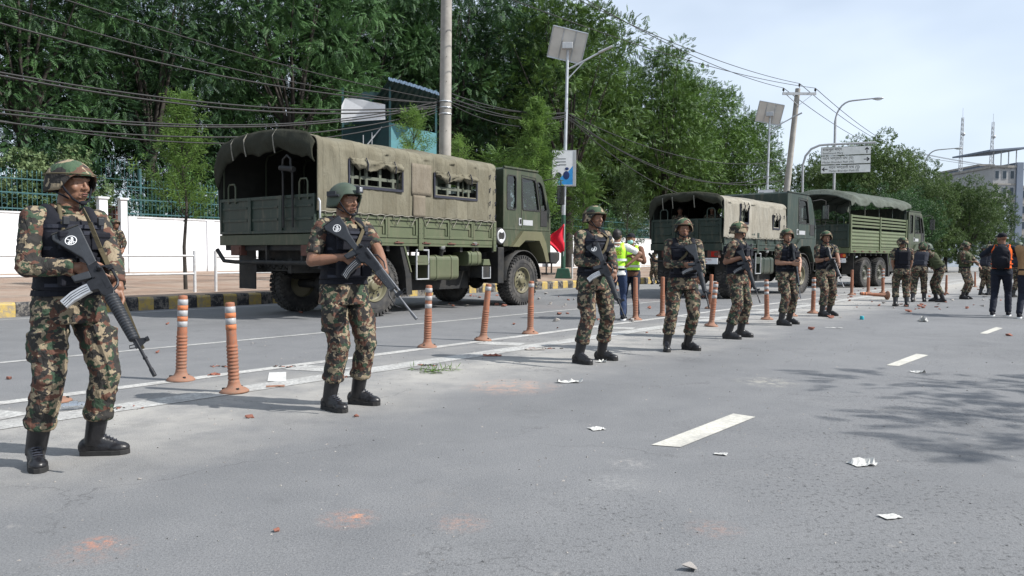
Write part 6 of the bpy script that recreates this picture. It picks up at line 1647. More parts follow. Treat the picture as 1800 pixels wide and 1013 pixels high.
# slim street saplings
SP = whorl(9, .11, .018, .1)
def sapling(px, Y, h, w, z0, label, mat='leaf_sap', lean=.1, temp=None, seed=1, dens=1.0, nb=16, size=1.0, ttop=0, base=.28):
    r_ = random.Random(seed); p_ = atY(px, 455, Y); p_.z = base
    t = thing('sapling', label, 'young tree', p_, 0)
    m = MB(); tp = [Vector((0, 0, -.1)), Vector((-.03, 0, h * .22)), Vector((.05, 0, h * .42)), Vector((lean * .6, 0, h * .7)), Vector((lean, 0, h * .97))]
    m.tube(tp, [.055, .045, .035, .02, .006], 8); P_, D_ = [], []
    for i in range(nb):
        q = i / nb; zz = z0 + (h * .93 - z0) * q; a = i * 2.4 + r_.uniform(-.4, .4); ln = w * (1 - q) ** .6 * r_.choice((.45, .7, 1.0, 1.25)) * r_.uniform(.85, 1.1) + .12
        a0 = Vector((lean * zz / h, 0, zz)); d = Vector((math.cos(a), math.sin(a), .75 + q)); d.normalize()
        b_ = [a0, a0 + d * ln * .5 + Vector((0, 0, .05)), a0 + d * ln + Vector((0, 0, .14))]; m.tube(b_, [.016, .01, .003], 5)
        for k in range(int(26 * dens)):
            s_ = r_.uniform(.2, 1.05); c_ = b_[0].lerp(b_[2], s_) + Vector([r_.gauss(0, .09) for _ in range(3)]); P_.append(c_); D_.append(d + Vector([r_.gauss(0, .45) for _ in range(3)]) + Vector((0, 0, .25 if temp is None else -.3)))
    m.build('trunk', M['bark'], t)
    v, k = spray(SP if temp is None else temp, np.array([tuple(q) for q in P_]), np.array([tuple(q) for q in D_]), rng.uniform(.7, 1.3, len(P_)) * size)
    link('crown', nmesh('crown', v, np.arange(k * 4).reshape(-1, 4), M[mat]), t)
sapling(326, 19.6, 5.0, 1.05, 1.75, 'slim upright sapling with fine bright leaves by the railing left of the nearest truck', seed=3, nb=30, dens=1.0, size=1.2, lean=-.1)
sapling(722, 24.2, 5.6, .9, 3.0, 'thin sapling rising behind the nearest truck before the teal booth', seed=5, nb=16, dens=.8, size=1.2)
sapling(800, 26.0, 4.9, .7, 3.0, 'thin sapling at the foot of the thick concrete pole', seed=6, nb=12, dens=.8, size=1.2)
sapling(940, 29.0, 6.8, 1.35, 2.2, 'feathery sapling between the nearest truck cab and the solar lamp post', seed=7, nb=34, dens=1.3, size=1.6)
sapling(1022, 33.5, 4.6, 1.1, 1.2, 'fern-leaved sapling right of the solar lamp post', temp=pinnate(8, .5, .15, .035, .5), mat='leaf_mid', seed=8, nb=26, dens=.55)
sapling(1100, 37.0, 5.2, 1.6, 1.2, 'dusty green sapling above the press workers', seed=9, nb=26, dens=.9, size=1.7, mat='leaf_far')
sapling(870, 27.5, 4.6, 1.0, 2.6, 'fern-leaved sapling behind the cab end of the nearest canvas cover', temp=pinnate(8, .5, .15, .035, .5), mat='leaf_mid', seed=12, nb=18, dens=.5)
# tree standing right of the picture whose crown shades the lower right of the road
kind('near', 13, (1.7, 2.0, 1.1), (0, 0, 5.2), (.65, 1.1), PIN2, 'leaf_mid', 75, .14, 3.2, 13, nl=12, size=.8)
tree('near', (10.4, 4.2, 0), 1.0, .5, 'tree standing beside the road just right of the picture', None)
# ================================================================== POLES, SIGNS, WIRES, BUILDINGS
M['conc'] = pm('weathered_concrete', (0.33, 0.31, 0.28), 0.9, 0.15, 2.5, 0.5, 30, dirt=(0.14, 0.13, 0.12), dscale=1.5, damt=0.6)
M['galv'] = pm('galvanised_steel', (0.5, 0.52, 0.54), 0.4, 0.12, 5, metal=0.6)
M['cable'] = pm('black_cable', (0.015, 0.015, 0.016), 0.6, 0.1, 10)
M['lampgreen'] = pm('dark_green_post_paint', (0.015, 0.07, 0.045), 0.5, 0.15, 6, dirt=(0.1, 0.09, 0.07), damt=.4)
M['panelback'] = pm('solar_panel_backing', (0.62, 0.6, 0.56), 0.6, 0.06, 3); M['cell'] = pm('solar_cell', (0.01, 0.015, 0.05), 0.2, 0.1, 6)
# thick concrete pole
p1_ = atN(780, 17.6, .28)
t = thing('utility_pole', 'thick grey concrete pole rising out of the picture behind the nearest truck', 'pole', p1_, 0)
m = MB(); m.cyl((0, 0, -.2), (.10, 0, 12.5), .22, .165, 20); m.build('shaft', M['conc'], t)
for z in (5.55, 5.75, 5.95):
    m = MB(); m.lathe([(.20, 0), (.215, .0), (.215, .04), (.20, .04)], (.045, 0, z), n=16); m.build('band', M['galv'], t)
m = MB()
for k in range(14): m.cyl((.08 + .003 * k, -.19, 1.0 + k * .8), (.08 + .003 * k, -.2, 1.0 + k * .8), .012, n=6)
m.build('step_hole', M['black'], t)
def solar_lamp(px, Y, top, label, poster=True, armdir=1, base=.28, post_h=None):
    p_ = atY(px, 455, Y); p_.z = base; az = -math.atan2(p_.x, p_.y)
    t = thing('solar_street_lamp', label, 'street lamp', p_, az)
    H_ = top - base
    m = MB(); m.cyl((0, 0, 2.6), (.12, 0, H_ - .2), .085, .055, 14); m.build('post', M['galv'], t)
    m = MB(); m.cyl((0, 0, .25), (0, 0, 2.6), .10, .088, 14); m.build('green_post_foot', M['lampgreen'], t)
    m = MB(); m.prism([(-.34, 0), (-.24, .42), (.24, .42), (.34, 0)], -.3, .3, lambda a, b, q: (a, q, b)); m.build('base_plinth', M['lampgreen'], t, bevel=.03)
    # panel seen from below: tilted back towards the south
    Q = Matrix.Rotation(R(14), 3, 'Y') @ Matrix.Rotation(R(-62), 3, 'X'); c = Vector((.10, 0, H_ - .35))
    m = MB(); m.box(c, (1.42, 1.25, .035), Q); pn = m.build('solar_panel', M['panelback'], t)
    m = MB(); m.box(c + Q @ Vector((0, 0, .021)), (1.38, 1.21, .006), Q); m.build('cells', M['cell'], pn)
    m = MB()
    for a, b in (((-.71, -.625), (.71, -.625)), ((-.71, .625), (.71, .625)), ((-.71, -.625), (-.71, .625)), ((.71, -.625), (.71, .625)), ((-.25, -.62), (-.25, .62)), ((.25, -.62), (.25, .62))):
        m.bar(c + Q @ Vector((*a, -.03)), c + Q @ Vector((*b, -.03)), .035, .035)
    m.build('panel_frame', M['galv'], pn)
    m = MB(); m.box(c + Vector((0, -.3, -.12)), (.42, .22, .26)); m.build('battery_box', M['greypaint'], t, bevel=.02)
    m = MB(); m.cyl((.1, 0, H_ - 1.35), (1.35, 0, H_ - .7), .038, n=8); m.cyl((.1, 0, H_ - 1.75), (.75, 0, H_ - 1.05), .025, n=8); m.cyl((.12, 0, H_ - 1.0), (c.x, -.1, H_ - .45), .03, n=8); m.build('arm', M['galv'], t)
    m = MB(); m.box((1.62, 0, H_ - .56), (.62, .2, .07), Matrix.Rotation(R(-24), 3, 'Y')); m.build('lamp_head', M['greypaint'], t, bevel=.02)
    if poster:
        ph = poster if poster is not True else 4.0
        m = MB(); m.box((-.0, -.14, ph), (.98, .06, 1.46)); b_ = m.build('sign_box', M['greypaint'], t, bevel=.01)
        m = MB(); m.box((-.02, -.175, ph), (.9, .004, 1.38)); m.build('white_sheet', M['whitegl'], b_)
        m = MB(); m.box((.42, -.18, ph), (.10, .006, 1.4)); m.build('edge_strip', M['greypaint'], b_)
        m = MB(); m.add([(-.25, -.18, ph - .66), (.36, -.18, ph - .66), (.36, -.18, ph + .1), (.2, -.18, ph - .1), (.06, -.18, ph - .22), (-.24, -.18, ph - .42)], [(0, 1, 2, 3, 4, 5)]); m.build('blue_print', pm('blue_print', (0.03, 0.24, 0.55), .5, .2, 4), b_)
        m = MB(); m.ell((.1, -.183, ph - .28), (.13, .004, .17), None, 16, 8); m.ell((.12, -.184, ph - .02), (.08, .004, .06), None, 12, 6); m.build('dark_print', pm('dark_blue_print', (0.01, 0.03, 0.12), .5, .2, 8), b_)
        m = MB(); m.ell((-.22, -.183, ph - .28), (.13, .004, .12), None, 12, 6); m.box((-.3, -.18, ph + .12), (.25, .004, .02)); m.build('grey_print', M['poly'], b_)
        o = text_mesh('नमस्ते', .11, M['poly'], b_); o.matrix_local = Matrix(((1, 0, 0, -.42), (0, 0, -1, -.181), (0, 1, 0, ph + .52), (0, 0, 0, 1)))
        m = MB()
        for k in range(3): m.box((-.18 + k * .06, -.18, ph + .38 - k * .12), (.5 - .1 * k, .004, .025))
        m.build('text_line', M['poly'], b_)
    return t
solar_lamp(990, 31.5, 10.1, 'nearer solar street lamp with tilted panel and blue poster box, by the press workers', 4.15 + .33)
solar_lamp(1345, 46, 10.1, 'farther solar street lamp with panel, rising behind the second truck', 4.2)
# concrete pole with cross arm
def cross_pole(px, Y, H_, label, lean=.6, az=0.0, base=0):
    p_ = atY(px, 455, Y); p_.z = base
    t = thing('utility_pole', label, 'pole', p_, az); top = Vector((lean, 0, H_))
    m = MB(); m.cyl((0, 0, -.2), top, .22, .15, 14); m.build('shaft', M['conc'], t)
    m = MB(); m.b2((lean - 1.0, -.28, H_ - .42), (lean + 1.0, -.2, H_ - .27)); m.build('cross_arm', M['greypaint'], t)
    for s in (-1, 1):
        m = MB(); m.bar((lean + s * .75, -.24, H_ - .42), (lean + s * .05 - .03, -.2, H_ - 1.0), .05, .03); m.build('brace', M['greypaint'], t)
    tips = []
    for x in (-.95, 0, .95):
        z = H_ - .27 if x else H_
        m = MB(); m.cyl((lean + x, -.24, z), (lean + x, -.24, z + .12), .02, n=6); m.lathe([(.03, 0), (.075, .02), (.05, .07), (.07, .1), (.035, .17), (.001, .18)], (lean + x, -.24, z + .08), n=10); m.build('insulator', M['black'], t)
        tips.append(p_ + Matrix.Rotation(az, 3, 'Z') @ Vector((lean + x, -.24, z + .26)))
    return t, tips
t_, tips1 = cross_pole(1366, 46.5, 11.3, 'leaning concrete power pole with steel cross arm between the second and third truck', 1.05)
t_, tips2 = cross_pole(1592, 92, 13.6, 'distant power pole with cross arm standing among the roadside trees', .15)
# curved street lamps
def swan_lamp(px, Y, top, rch, label, s=1.0, arm=None):
    p_ = atY(px, 455, Y); p_.z = .0; t = thing('curved_street_lamp', label, 'street lamp', p_, -math.atan2(p_.x, p_.y), 'curved street lamps along the road')
    m = MB(); H_ = top; r = rch * .45
    pts = [(0, 0, 0), (0, 0, H_ - r * 1.35)] + [(r - r * math.cos(a), 0, H_ - r * 1.35 + r * 1.3 * math.sin(a)) for a in [PI / 2 * i / 7 for i in range(1, 8)]] + [(rch, 0, H_)]
    m.tube(pts, [.09] * 2 + [.06] * 7 + [.045], 8); m.build('post', M['greypaint'], t)
    m = MB(); m.ell((rch + .3, 0, H_ - .02), (.38, .14, .09)); hd = m.build('lamp_head', M['greypaint'], t)
    m = MB(); m.ell((rch + .33, 0, H_ - .08), (.24, .11, .08)); m.build('lamp_glass', M['whitegl'], hd)
    return t
swan_lamp(1463, 55, 12.3, 2.4, 'nearest curved street lamp rising above the direction sign')
swan_lamp(1621, 78, 12.1, 2.6, 'smaller curved street lamp above the roadside trees, right of the distant power pole')
swan_lamp(1705, 100, 10.0, 2.2, 'curved street lamp before the tall pale building')
# overhead direction sign
M['signw'] = pm('sign_face_white', (0.72, 0.73, 0.7), .5, .05, 3, dirt=(.4, .4, .36), dscale=3, damt=.3); M['signk'] = pm('sign_lettering_black', (0.012, 0.012, 0.014), .6, .05, 5)
Y_ = 52; s_ = F / Y_
pb = atY(1408, 455, Y_); sg = thing('direction_sign', 'white direction sign with three lines of street names and arrows on a curved gantry', 'sign', (pb.x, pb.y, 0), -math.atan2(pb.x, pb.y))
def SL(px, py): return ((px - 1408) / s_ * 1.03, CH + (457 - py) / s_)
m = MB(); x0_, z0_ = SL(1410, 300); x1_, z1_ = SL(1519, 262)
m.tube([(0, 0, 0), (0, 0, z1_ - 1.3), (.15, 0, z1_ - .7), (.5, 0, z1_ - .25), (1.0, 0, z1_ - .03), (1.5, 0, z1_), (x1_, 0, z1_)], .075, 10); m.build('gantry', M['greypaint'], sg)
xa, za = SL(1436, 267); xb, zb = SL(1512.5, 312)
rows = [(267, 281.5), (282.3, 297), (297.8, 312)]
names = (('शंखमुल मार्ग', 'Sankhmool Marg', 'up'), ('मदन भण्डारी पथ (प)', 'Madan Bhandari Path (W)', 'right'), ('मदन भण्डारी पथ (पू)', 'Madan Bhandari Path (E)', 'left'))
for (ya, yb), (dv_, la_, ar) in zip(rows, names):
    _, zt_ = SL(0, ya); _, zl_ = SL(0, yb); h_ = zt_ - zl_
    m = MB(); m.b2((xa, -.12, zl_), (xb, -.08, zt_)); pn = m.build('sign_panel', M['signw'], sg)
    m = MB(); e = .02
    for a, b in (((xa, zl_), (xb, zl_ + e)), ((xa, zt_ - e), (xb, zt_)), ((xa, zl_ + e), (xa + e, zt_ - e)), ((xb - e, zl_ + e), (xb, zt_ - e))): m.b2((a[0], -.124, a[1]), (b[0], -.121, b[1]))
    m.build('border', M['signk'], pn)
    ox = xa + (.5 if ar == 'left' else .1)
    for tx, sz, zz in ((dv_, .24, zt_ - .24), (la_, .185, zl_ + .09)):
        o = text_mesh(tx, sz, M['signk'], pn); o.matrix_local = Matrix(((1, 0, 0, ox), (0, 0, -1, -.125), (0, 1, 0, zz), (0, 0, 0, 1)))
        if tx == la_ and ar != 'up':
            wd_ = max(v.co.x for v in o.data.vertices); o.scale.x = min(1.0, (xb - xa - .62 - (0 if ar == 'left' else 0)) / wd_) if wd_ else 1
    cx, cz = (xb - .25, (zt_ + zl_) / 2) if ar != 'left' else (xa + .24, (zt_ + zl_) / 2)
    m = MB(); A = {'up': 90, 'right': 0, 'left': 180}[ar]; ca, sa = math.cos(R(A)), math.sin(R(A)); L_ = .36 if ar != 'up' else .4
    def rp(x, z): return (cx + x * ca - z * sa, -.125, cz + x * sa + z * ca)
    for poly in ([(-L_ / 2, -.028), (L_ / 2 - .03, -.028), (L_ / 2 - .03, .028), (-L_ / 2, .028)], [(L_ / 2, 0), (L_ / 2 - .15, .14), (L_ / 2 - .20, .10), (L_ / 2 - .09, 0)], [(L_ / 2, 0), (L_ / 2 - .09, 0), (L_ / 2 - .20, -.10), (L_ / 2 - .15, -.14)]):
        m.add([rp(*q) for q in poly], [tuple(range(4))])
    m.build('arrow', M['signk'], pn)
for x in (xa + .4, xb - .4):
    m = MB(); m.b2((x - .03, -.08, za - 2.2 + .6), (x + .03, -.075 + .03, z1_)); m.build('hanger', M['greypaint'], sg)
# wires
def wire(name, a, b, sag, label, r=.016, group='overhead wires', n_=22):
    a, b = Vector(a), Vector(b); pts = [a.lerp(b, i / n_) - Vector((0, 0, sag * 4 * (i / n_) * (1 - i / n_))) for i in range(n_ + 1)]
    m = MB(); m.tube(pts, r, 5); tag(m.build(name, M['cable']), label, 'cable', group)
def pole1_at(py): return atY(783, py, p1_.y)
CBL = ['rising steeply to the left edge', 'rising steepest but one of those', 'in mid height, upper of the close pair', 'in mid height, lower of the close pair', 'leaving the picture at the top', 'highest of the low bundle', 'second highest of the low bundle', 'lowest of the low bundle', 'second lowest and slackest of the low bundle']
for (y0_, yl, xl, sg_, r_) in ((181, 30, -40, .35, .02), (183, 8, 0, .3, .014), (186, 122, -30, .4, .02), (189, 127, -30, .45, .022), (176, -25, 40, .2, .014), (178, 188, -30, .55, .018), (184, 196, -30, .5, .02), (192, 210, -30, .6, .018), (196, 207, -30, .75, .015)):
    b_ = atN(xl, 17.6); Yl = b_.y
    wire('overhead_cable', pole1_at(y0_) + Vector((-.2, 0, 0)), atY(xl, yl, Yl), sg_, 'black cable %s left of the concrete pole' % CBL[[30, 8, 122, 127, -25, 188, 196, 210, 207].index(yl)], r_, 'cables left of the thick concrete pole')
lp = atY(990, 455, 31.5)
for (ya, yb, sg_, r_) in ((165, 198, .25, .02), (172, 203, .35, .022), (180, 206, .3, .02), (184, 209, .5, .016), (176, 200, .15, .014)):
    wire('overhead_cable', pole1_at(ya) + Vector((.2, 0, 0)), atY(996, yb, 31.5), sg_, 'black cable from the concrete pole to the nearer solar lamp, %s of five' % {198: 'topmost', 203: 'third', 206: 'fourth', 209: 'lowest', 200: 'second'}[yb], r_, 'cables between pole and solar lamp')
for (ya, yb, sg_, r_) in ((204, 300, 1.6, .022), (206, 330, 2.0, .02), (210, 316, 1.2, .018), (200, 282, .9, .018)):
    wire('overhead_cable', atY(998, ya, 31.5), atY(1378, yb, 46.5), sg_, 'black cable sagging before the green trees, %s between solar lamp and leaning pole' % {300: 'second', 330: 'lowest', 316: 'third', 282: 'highest'}[yb], r_, 'cables sagging before the green trees')
for q, (px, py), wl_ in zip(tips1, ((930, -60), (880, -70), (800, -40)), ('lowest', 'middle', 'upper')):
    wire('power_line', q, atY(px, py, 24), .5, wl_ + ' power line running from the leaning pole up to the top edge', .016, 'power lines left of the leaning pole')
for a, b in zip(tips1, tips2): wire('power_line', a, b, .8, 'power line between the leaning pole and the distant pole', .02, 'power lines right of the leaning pole')
for b in tips2: wire('power_line', b, atY(1900, 300, 150), .8, 'power line running right from the distant pole', .025, 'power lines at the far right')
# watch booth among the trees
Yb = 37; pb = atY(700, 455, Yb); bo = thing('watch_booth', 'teal raised watch booth with blue corrugated roof among the trees above the nearest truck', 'booth', (pb.x, pb.y, .5), -math.atan2(pb.x, pb.y) + 0.0)
sb_ = Yb / F
def BL(px, py, dy=0): return ((px - 700) * sb_, dy, CH - .5 + (449 - py) * sb_)
M['booth_teal'] = pm('teal_sheet', (0.07, 0.21, 0.235), .6, .12, 3, dirt=(.05, .12, .13), dscale=2); M['booth_dark'] = pm('dark_teal_sheet_and_roof_shade', (0.012, 0.04, 0.045), .7, .2, 3); M['roofblue'] = pm('blue_corrugated_sheet', (0.2, 0.28, 0.38), .45, .15, 6, metal=.3)
def slab(pts, th, nm, mat, par, sub=None):
    m = MB(); k = len(pts); v0 = [Vector(p) for p in pts]; nrm = (v0[1] - v0[0]).cross(v0[2] - v0[0]).normalized() * th
    m.add(v0 + [p + nrm for p in v0], [tuple(range(k)), tuple(reversed(range(k, 2 * k)))] + [(i, i + k, (i + 1) % k + k, (i + 1) % k) for i in range(k)]); return m.build(nm, mat, par)
slab([BL(686, 290), BL(768, 290, 1.2), BL(768, 228, 1.2), BL(686, 219)], .05, 'side_panel', M['booth_teal'], bo)
slab([BL(602, 290, 1.5), BL(686, 290), BL(686, 216), BL(602, 220, 1.5)], .05, 'front_panel', M['booth_dark'], bo)
k = 30; m = MB(); vs = []
for i in range(k + 1):
    q = i / k
    for (px, py, dy) in ((645 + 125 * q, 172 - 0 * q, 3.0), (684 + 86 * q, 150 + 22 * q ** 1.2, -.6)):
        p = BL(px, py, dy); vs.append((p[0], p[1], p[2] + .04 * math.sin(i * 2.1)))
m.add(vs, [(2 * i, 2 * i + 1, 2 * i + 3, 2 * i + 2) for i in range(k)]); o = m.build('roof', M['booth_dark'], bo); md = o.modifiers.new('s', 'SOLIDIFY'); md.thickness = .05  # dark colour stands in for the shade on the roof's underside
m = MB()
for i in range(k): a = Vector(vs[2 * i + 1]); b = Vector(vs[2 * i + 3]); m.bar(a + Vector((0, -.05, .03)), b + Vector((0, -.05, .03)), .1, .13)
m.build('roof_edge', M['roofblue'], bo)
slab([BL(600, 212, 2.2), BL(680, 206, 2.2), BL(680, 150, 2.2), BL(640, 150, 2.2), BL(600, 168, 2.2)], .05, 'back_screen', M['booth_dark'], bo)
pts = [BL(602, 219, .3), BL(678, 214, -.1), BL(678, 188, -.1), BL(668, 186, -.1), BL(655, 184, 0), BL(640, 180, .1), BL(622, 177, .2), BL(609, 177, .3), BL(603, 190, .3)]
slab(pts, .03, 'white_sheet', M['whitegl'], bo)
for px, dy in ((686, -.02), (768, 1.2), (602, 1.5), (684, 2.4)):
    a = BL(px, 300, dy); b = BL(px, 150, dy); m = MB(); m.b2((a[0] - .05, a[1] - .05, -.5), (a[0] + .05, a[1] + .05, b[2])); m.build('post', M['teal'], bo)
m = MB(); m.bar(BL(620, 290, .2), BL(672, 225, .2), .05, .05); m.bar(BL(640, 290, .2), BL(640, 240, .2), .04, .04); m.bar(BL(655, 290, .2), BL(655, 235, .2), .04, .04); m.build('stair_rail', M['greypaint'], bo)
# far buildings and masts
def building(px0, px1, ytop, Y, label, wallc, floors, dep=14, base=0, win=None, cols=4, shop=None, rot=0.0):
    a = atY(px0, ytop, Y); b = atY(px1, ytop, Y); w_ = b.x - a.x; H_ = a.z - base
    t = thing('building', label, 'building', (a.x, a.y, base), rot)
    m = MB(); m.b2((0, 0, 0), (w_, dep, H_)); m.build('wall', wallc, t)
    m = MB(); m.b2((-.2, -.2, H_), (w_ + .2, dep + .2, H_ + .35)); m.build('parapet', M['conc'], t)
    fh = H_ / floors
    for f in range(floors):
        m = MB(); m.b2((-.08, -.1, fh * f - .1), (w_ + .08, -.003, fh * f + .12)) if f else None
        if f: m.build('floor_band', M['conc'], t)
        for c_ in range(cols):
            cw = w_ / cols; x = c_ * cw + cw * .2
            m = MB(); m.b2((x, -.06, fh * f + fh * .32), (x + cw * .6, -.003, fh * f + fh * .82)); wo_ = m.build('window', M['greypaint'], t)
            m = MB(); m.b2((x + .08, -.08, fh * f + fh * .34), (x + cw * .6 - .08, -.062, fh * f + fh * .8)); m.build('pane', M['winglass'], wo_)
    return t, w_, H_
M['winglass'] = pm('dark_window_glass', (0.03, 0.045, 0.06), .12, .1, 3); M['cream'] = pm('cream_plaster', (0.33, 0.33, 0.33), .85, .1, .6, dirt=(.3, .27, .24), dscale=.4); M['bluewall'] = pm('pale_blue_cladding', (0.42, 0.47, 0.52), .6, .1, .6)
M['slate'] = pm('grey_blue_concrete', (0.16, 0.19, 0.24), .8, .1, .5)
tb, w_, H_ = building(1746, 1786, 295, 118, 'tall pale building with a flat canopy on its roof at the right', M['cream'], 6, 16, cols=3)
m = MB(); m.b2((w_, -.3, 0), (w_ + 1.0, 14, H_ + .8)); m.build('dark_end_wall', M['slate'], tb)
m = MB(); m.add([(-1.2, -1, H_ + 2.6), (w_ + 1.4, -1, H_ + 3.1), (w_ + 1.4, 9, H_ + 3.3), (-1.2, 9, H_ + 2.8)], [(0, 1, 2, 3)]); o = m.build('roof_canopy', M['slate'], tb); md = o.modifiers.new('s', 'SOLIDIFY'); md.thickness = .25
for x in (0, w_ * .33, w_ * .66, w_):
    m = MB(); m.cyl((x, 0, H_), (x, 0, H_ + 2.7), .08, n=6); m.build('canopy_post', M['greypaint'], tb)
m = MB(); m.b2((.3, -.25, 1.0), (w_ * .75, -.1, H_ * .62)); m.build('blue_cladding', M['bluewall'], tb)
tb2, w_, H_ = building(1722, 1746, 292, 150, 'lower grey building half hidden behind the small trees', M['slate'], 5, 14, cols=4)
tb3, w_, H_ = building(1786, 1900, 330, 140, 'grey building at the right edge behind the tall pale one', M['conc'], 5, 14, cols=5)
tb4, w_, H_ = building(1640, 1760, 420, 105, 'low blue-fronted shops behind the trees', M['bluewall'], 2, 10, cols=6)
def mast(px, yt, Y, yb, label):
    a = atY(px, yt, Y); b = atY(px - 2, yb, Y); t = thing('antenna_mast', label, 'antenna mast', (b.x, b.y, b.z - 6), 0, 'thin lattice antenna masts'); H_ = a.z - b.z + 6; w = .42
    for i in range(3):
        q = 2 * PI * i / 3; m = MB(); m.cyl((w * math.cos(q), w * math.sin(q), 0), (w * .5 * math.cos(q) + .3, w * .5 * math.sin(q), H_ * .9), .06, n=5); m.build('leg', M['greypaint'], t)
    m = MB(); k = int(H_ * .9 / .9)
    for j in range(k):
        z0, z1 = j * .9, (j + 1) * .9; f0, f1 = 1 - .5 * z0 / (H_ * .9), 1 - .5 * z1 / (H_ * .9); o0, o1 = .3 * z0 / (H_ * .9), .3 * z1 / (H_ * .9)
        for i in range(3):
            q, q2 = 2 * PI * i / 3, 2 * PI * (i + 1) / 3; m.cyl((w * f0 * math.cos(q) + o0, w * f0 * math.sin(q), z0), (w * f1 * math.cos(q2) + o1, w * f1 * math.sin(q2), z1), .035, n=4, caps=False)
    m.build('lattice', M['greypaint'], t)
    m = MB(); m.cyl((.3, 0, H_ * .9), (.3, 0, H_), .03, n=5); m.ell((.5, 0, H_ * .72), (.35, .35, .35)); m.build('aerial', M['greypaint'], t)
mast(1689, 190, 150, 300, 'left of the two thin lattice antenna masts against the sky')
mast(1743, 200, 150, 290, 'right of the two thin lattice antenna masts against the sky')
# distant hedge and hazy tree line closing the road
m = MB()
far = bpy.data.objects.new('far_embankment', None)
bpy.data.objects.remove(far)
pts = [(-60, 260), (60, 330), (180, 300), (320, 260)]
# ================================================================== POSTS AND LITTER
def bmat(name, c, c2):
    t = NT(name); v = t.mp()
    oi = t.n.new('ShaderNodeObjectInfo'); vv = t.n.new('ShaderNodeVectorMath'); vv.operation = 'ADD'; t.l.new(v, vv.inputs[0]); t.l.new(oi.outputs['Location'], vv.inputs[1]); v = vv.outputs[0]
    q = t.mix(t.ramp(t.noise(v, 6, 5, .7), [(.35, 0), (.65, 1)]), c, c2)
    q = t.mix(t.ramp(t.noise(v, 30, 6, .8), [(.5, 0), (.62, .75)]), q, (.17, .12, .095))
    z = t.sep(t.tc.outputs['Object'])[2]; q = t.mix(t.ramp(z, [(0, .5), (.3, 0)]), q, (.22, .15, .11))
    t.col(q); t.bump(t.noise(v, 60, 3), .3, .004); return t.set(.75, 0, .3)
M['post'] = bmat('faded_orange_plastic', (.31, .12, .065), (.23, .10, .062)); M['post_new'] = bmat('bright_orange_plastic', (.8, .2, .03), (.6, .15, .04))
M['refl'] = pm('scuffed_reflective_tape', (.34, .35, .36), .45, .1, 20, dirt=(.25, .2, .17), dscale=14, damt=.6)
bm_ = MB(); pr = [(.001, .0), (.125, .0), (.125, .012), (.105, .03), (.062, .05), (.052, .075)]
for i in range(11): z = .09 + i * .031; pr += [(.049, z), (.049, z + .012), (.0445, z + .015), (.0445, z + .027)]
pr += [(.046, .45), (.043, .47), (.040, .775), (.037, .79), (.001, .795)]
bm_.lathe(pr, n=24); PM = bm_.mesh('shaft', M['post']); PMn = bm_.mesh('shaft', M['post_new'])
bb = MB()
for i in range(3): a = 2 * PI * i / 3; bb.cyl((.09 * math.cos(a), .09 * math.sin(a), .02), (.09 * math.cos(a), .09 * math.sin(a), .045), .014, n=6)
BBm = bb.mesh('bolt', M['black'])
BD = []
for w_ in (.055, .055): b_ = MB(); b_.lathe([(.0425, 0), (.0445, .001), (.0445, w_ - .001), (.0425, w_)], n=20); BD.append(b_.mesh('band', M['refl']))
bo_ = MB(); bo_.lathe([(.043, 0), (.0455, .001), (.0455, .044), (.043, .045)], n=20); BO = bo_.mesh('band', M['post_new'])
def post(px, py, tx, ty, label, bands=3, new=False, group='orange flexible posts between the lanes'):
    g_ = G(px, py); s_ = F / g_.y; L = (py - ty) / s_; k = L / .80
    t = thing('flexible_post', label, 'post', g_, random.uniform(0, 6), group)
    k = min(max(k, .8), 1.12)
    lean = math.atan2((tx - px) / s_, L) - (px - 900) / F * .045 - .004
    az = -math.atan2(g_.x, g_.y)
    t.rotation_mode = 'QUATERNION'; t.rotation_quaternion = Quaternion((-math.sin(az) * 0, math.cos(az), math.sin(az)), lean) @ Quaternion((0, 0, 1), random.uniform(0, 6)); t.scale = (k, k, k)
    t.location.z = .12 * abs(math.sin(lean)) * .4
    link('shaft', PM, t); tag(link('bolt', BBm, t), kind='stuff')
    zs_ = [.70, .60, .50][:bands]
    for z in zs_: q = link('band', BD[0], t); q.location.z = z
    if new:
        q = link('band', BO, t); q.location.z = .655; q['label'] = 'bright orange band'
        q = link('band', BO, t); q.location.z = .552; q['label'] = 'bright orange band'
    return t
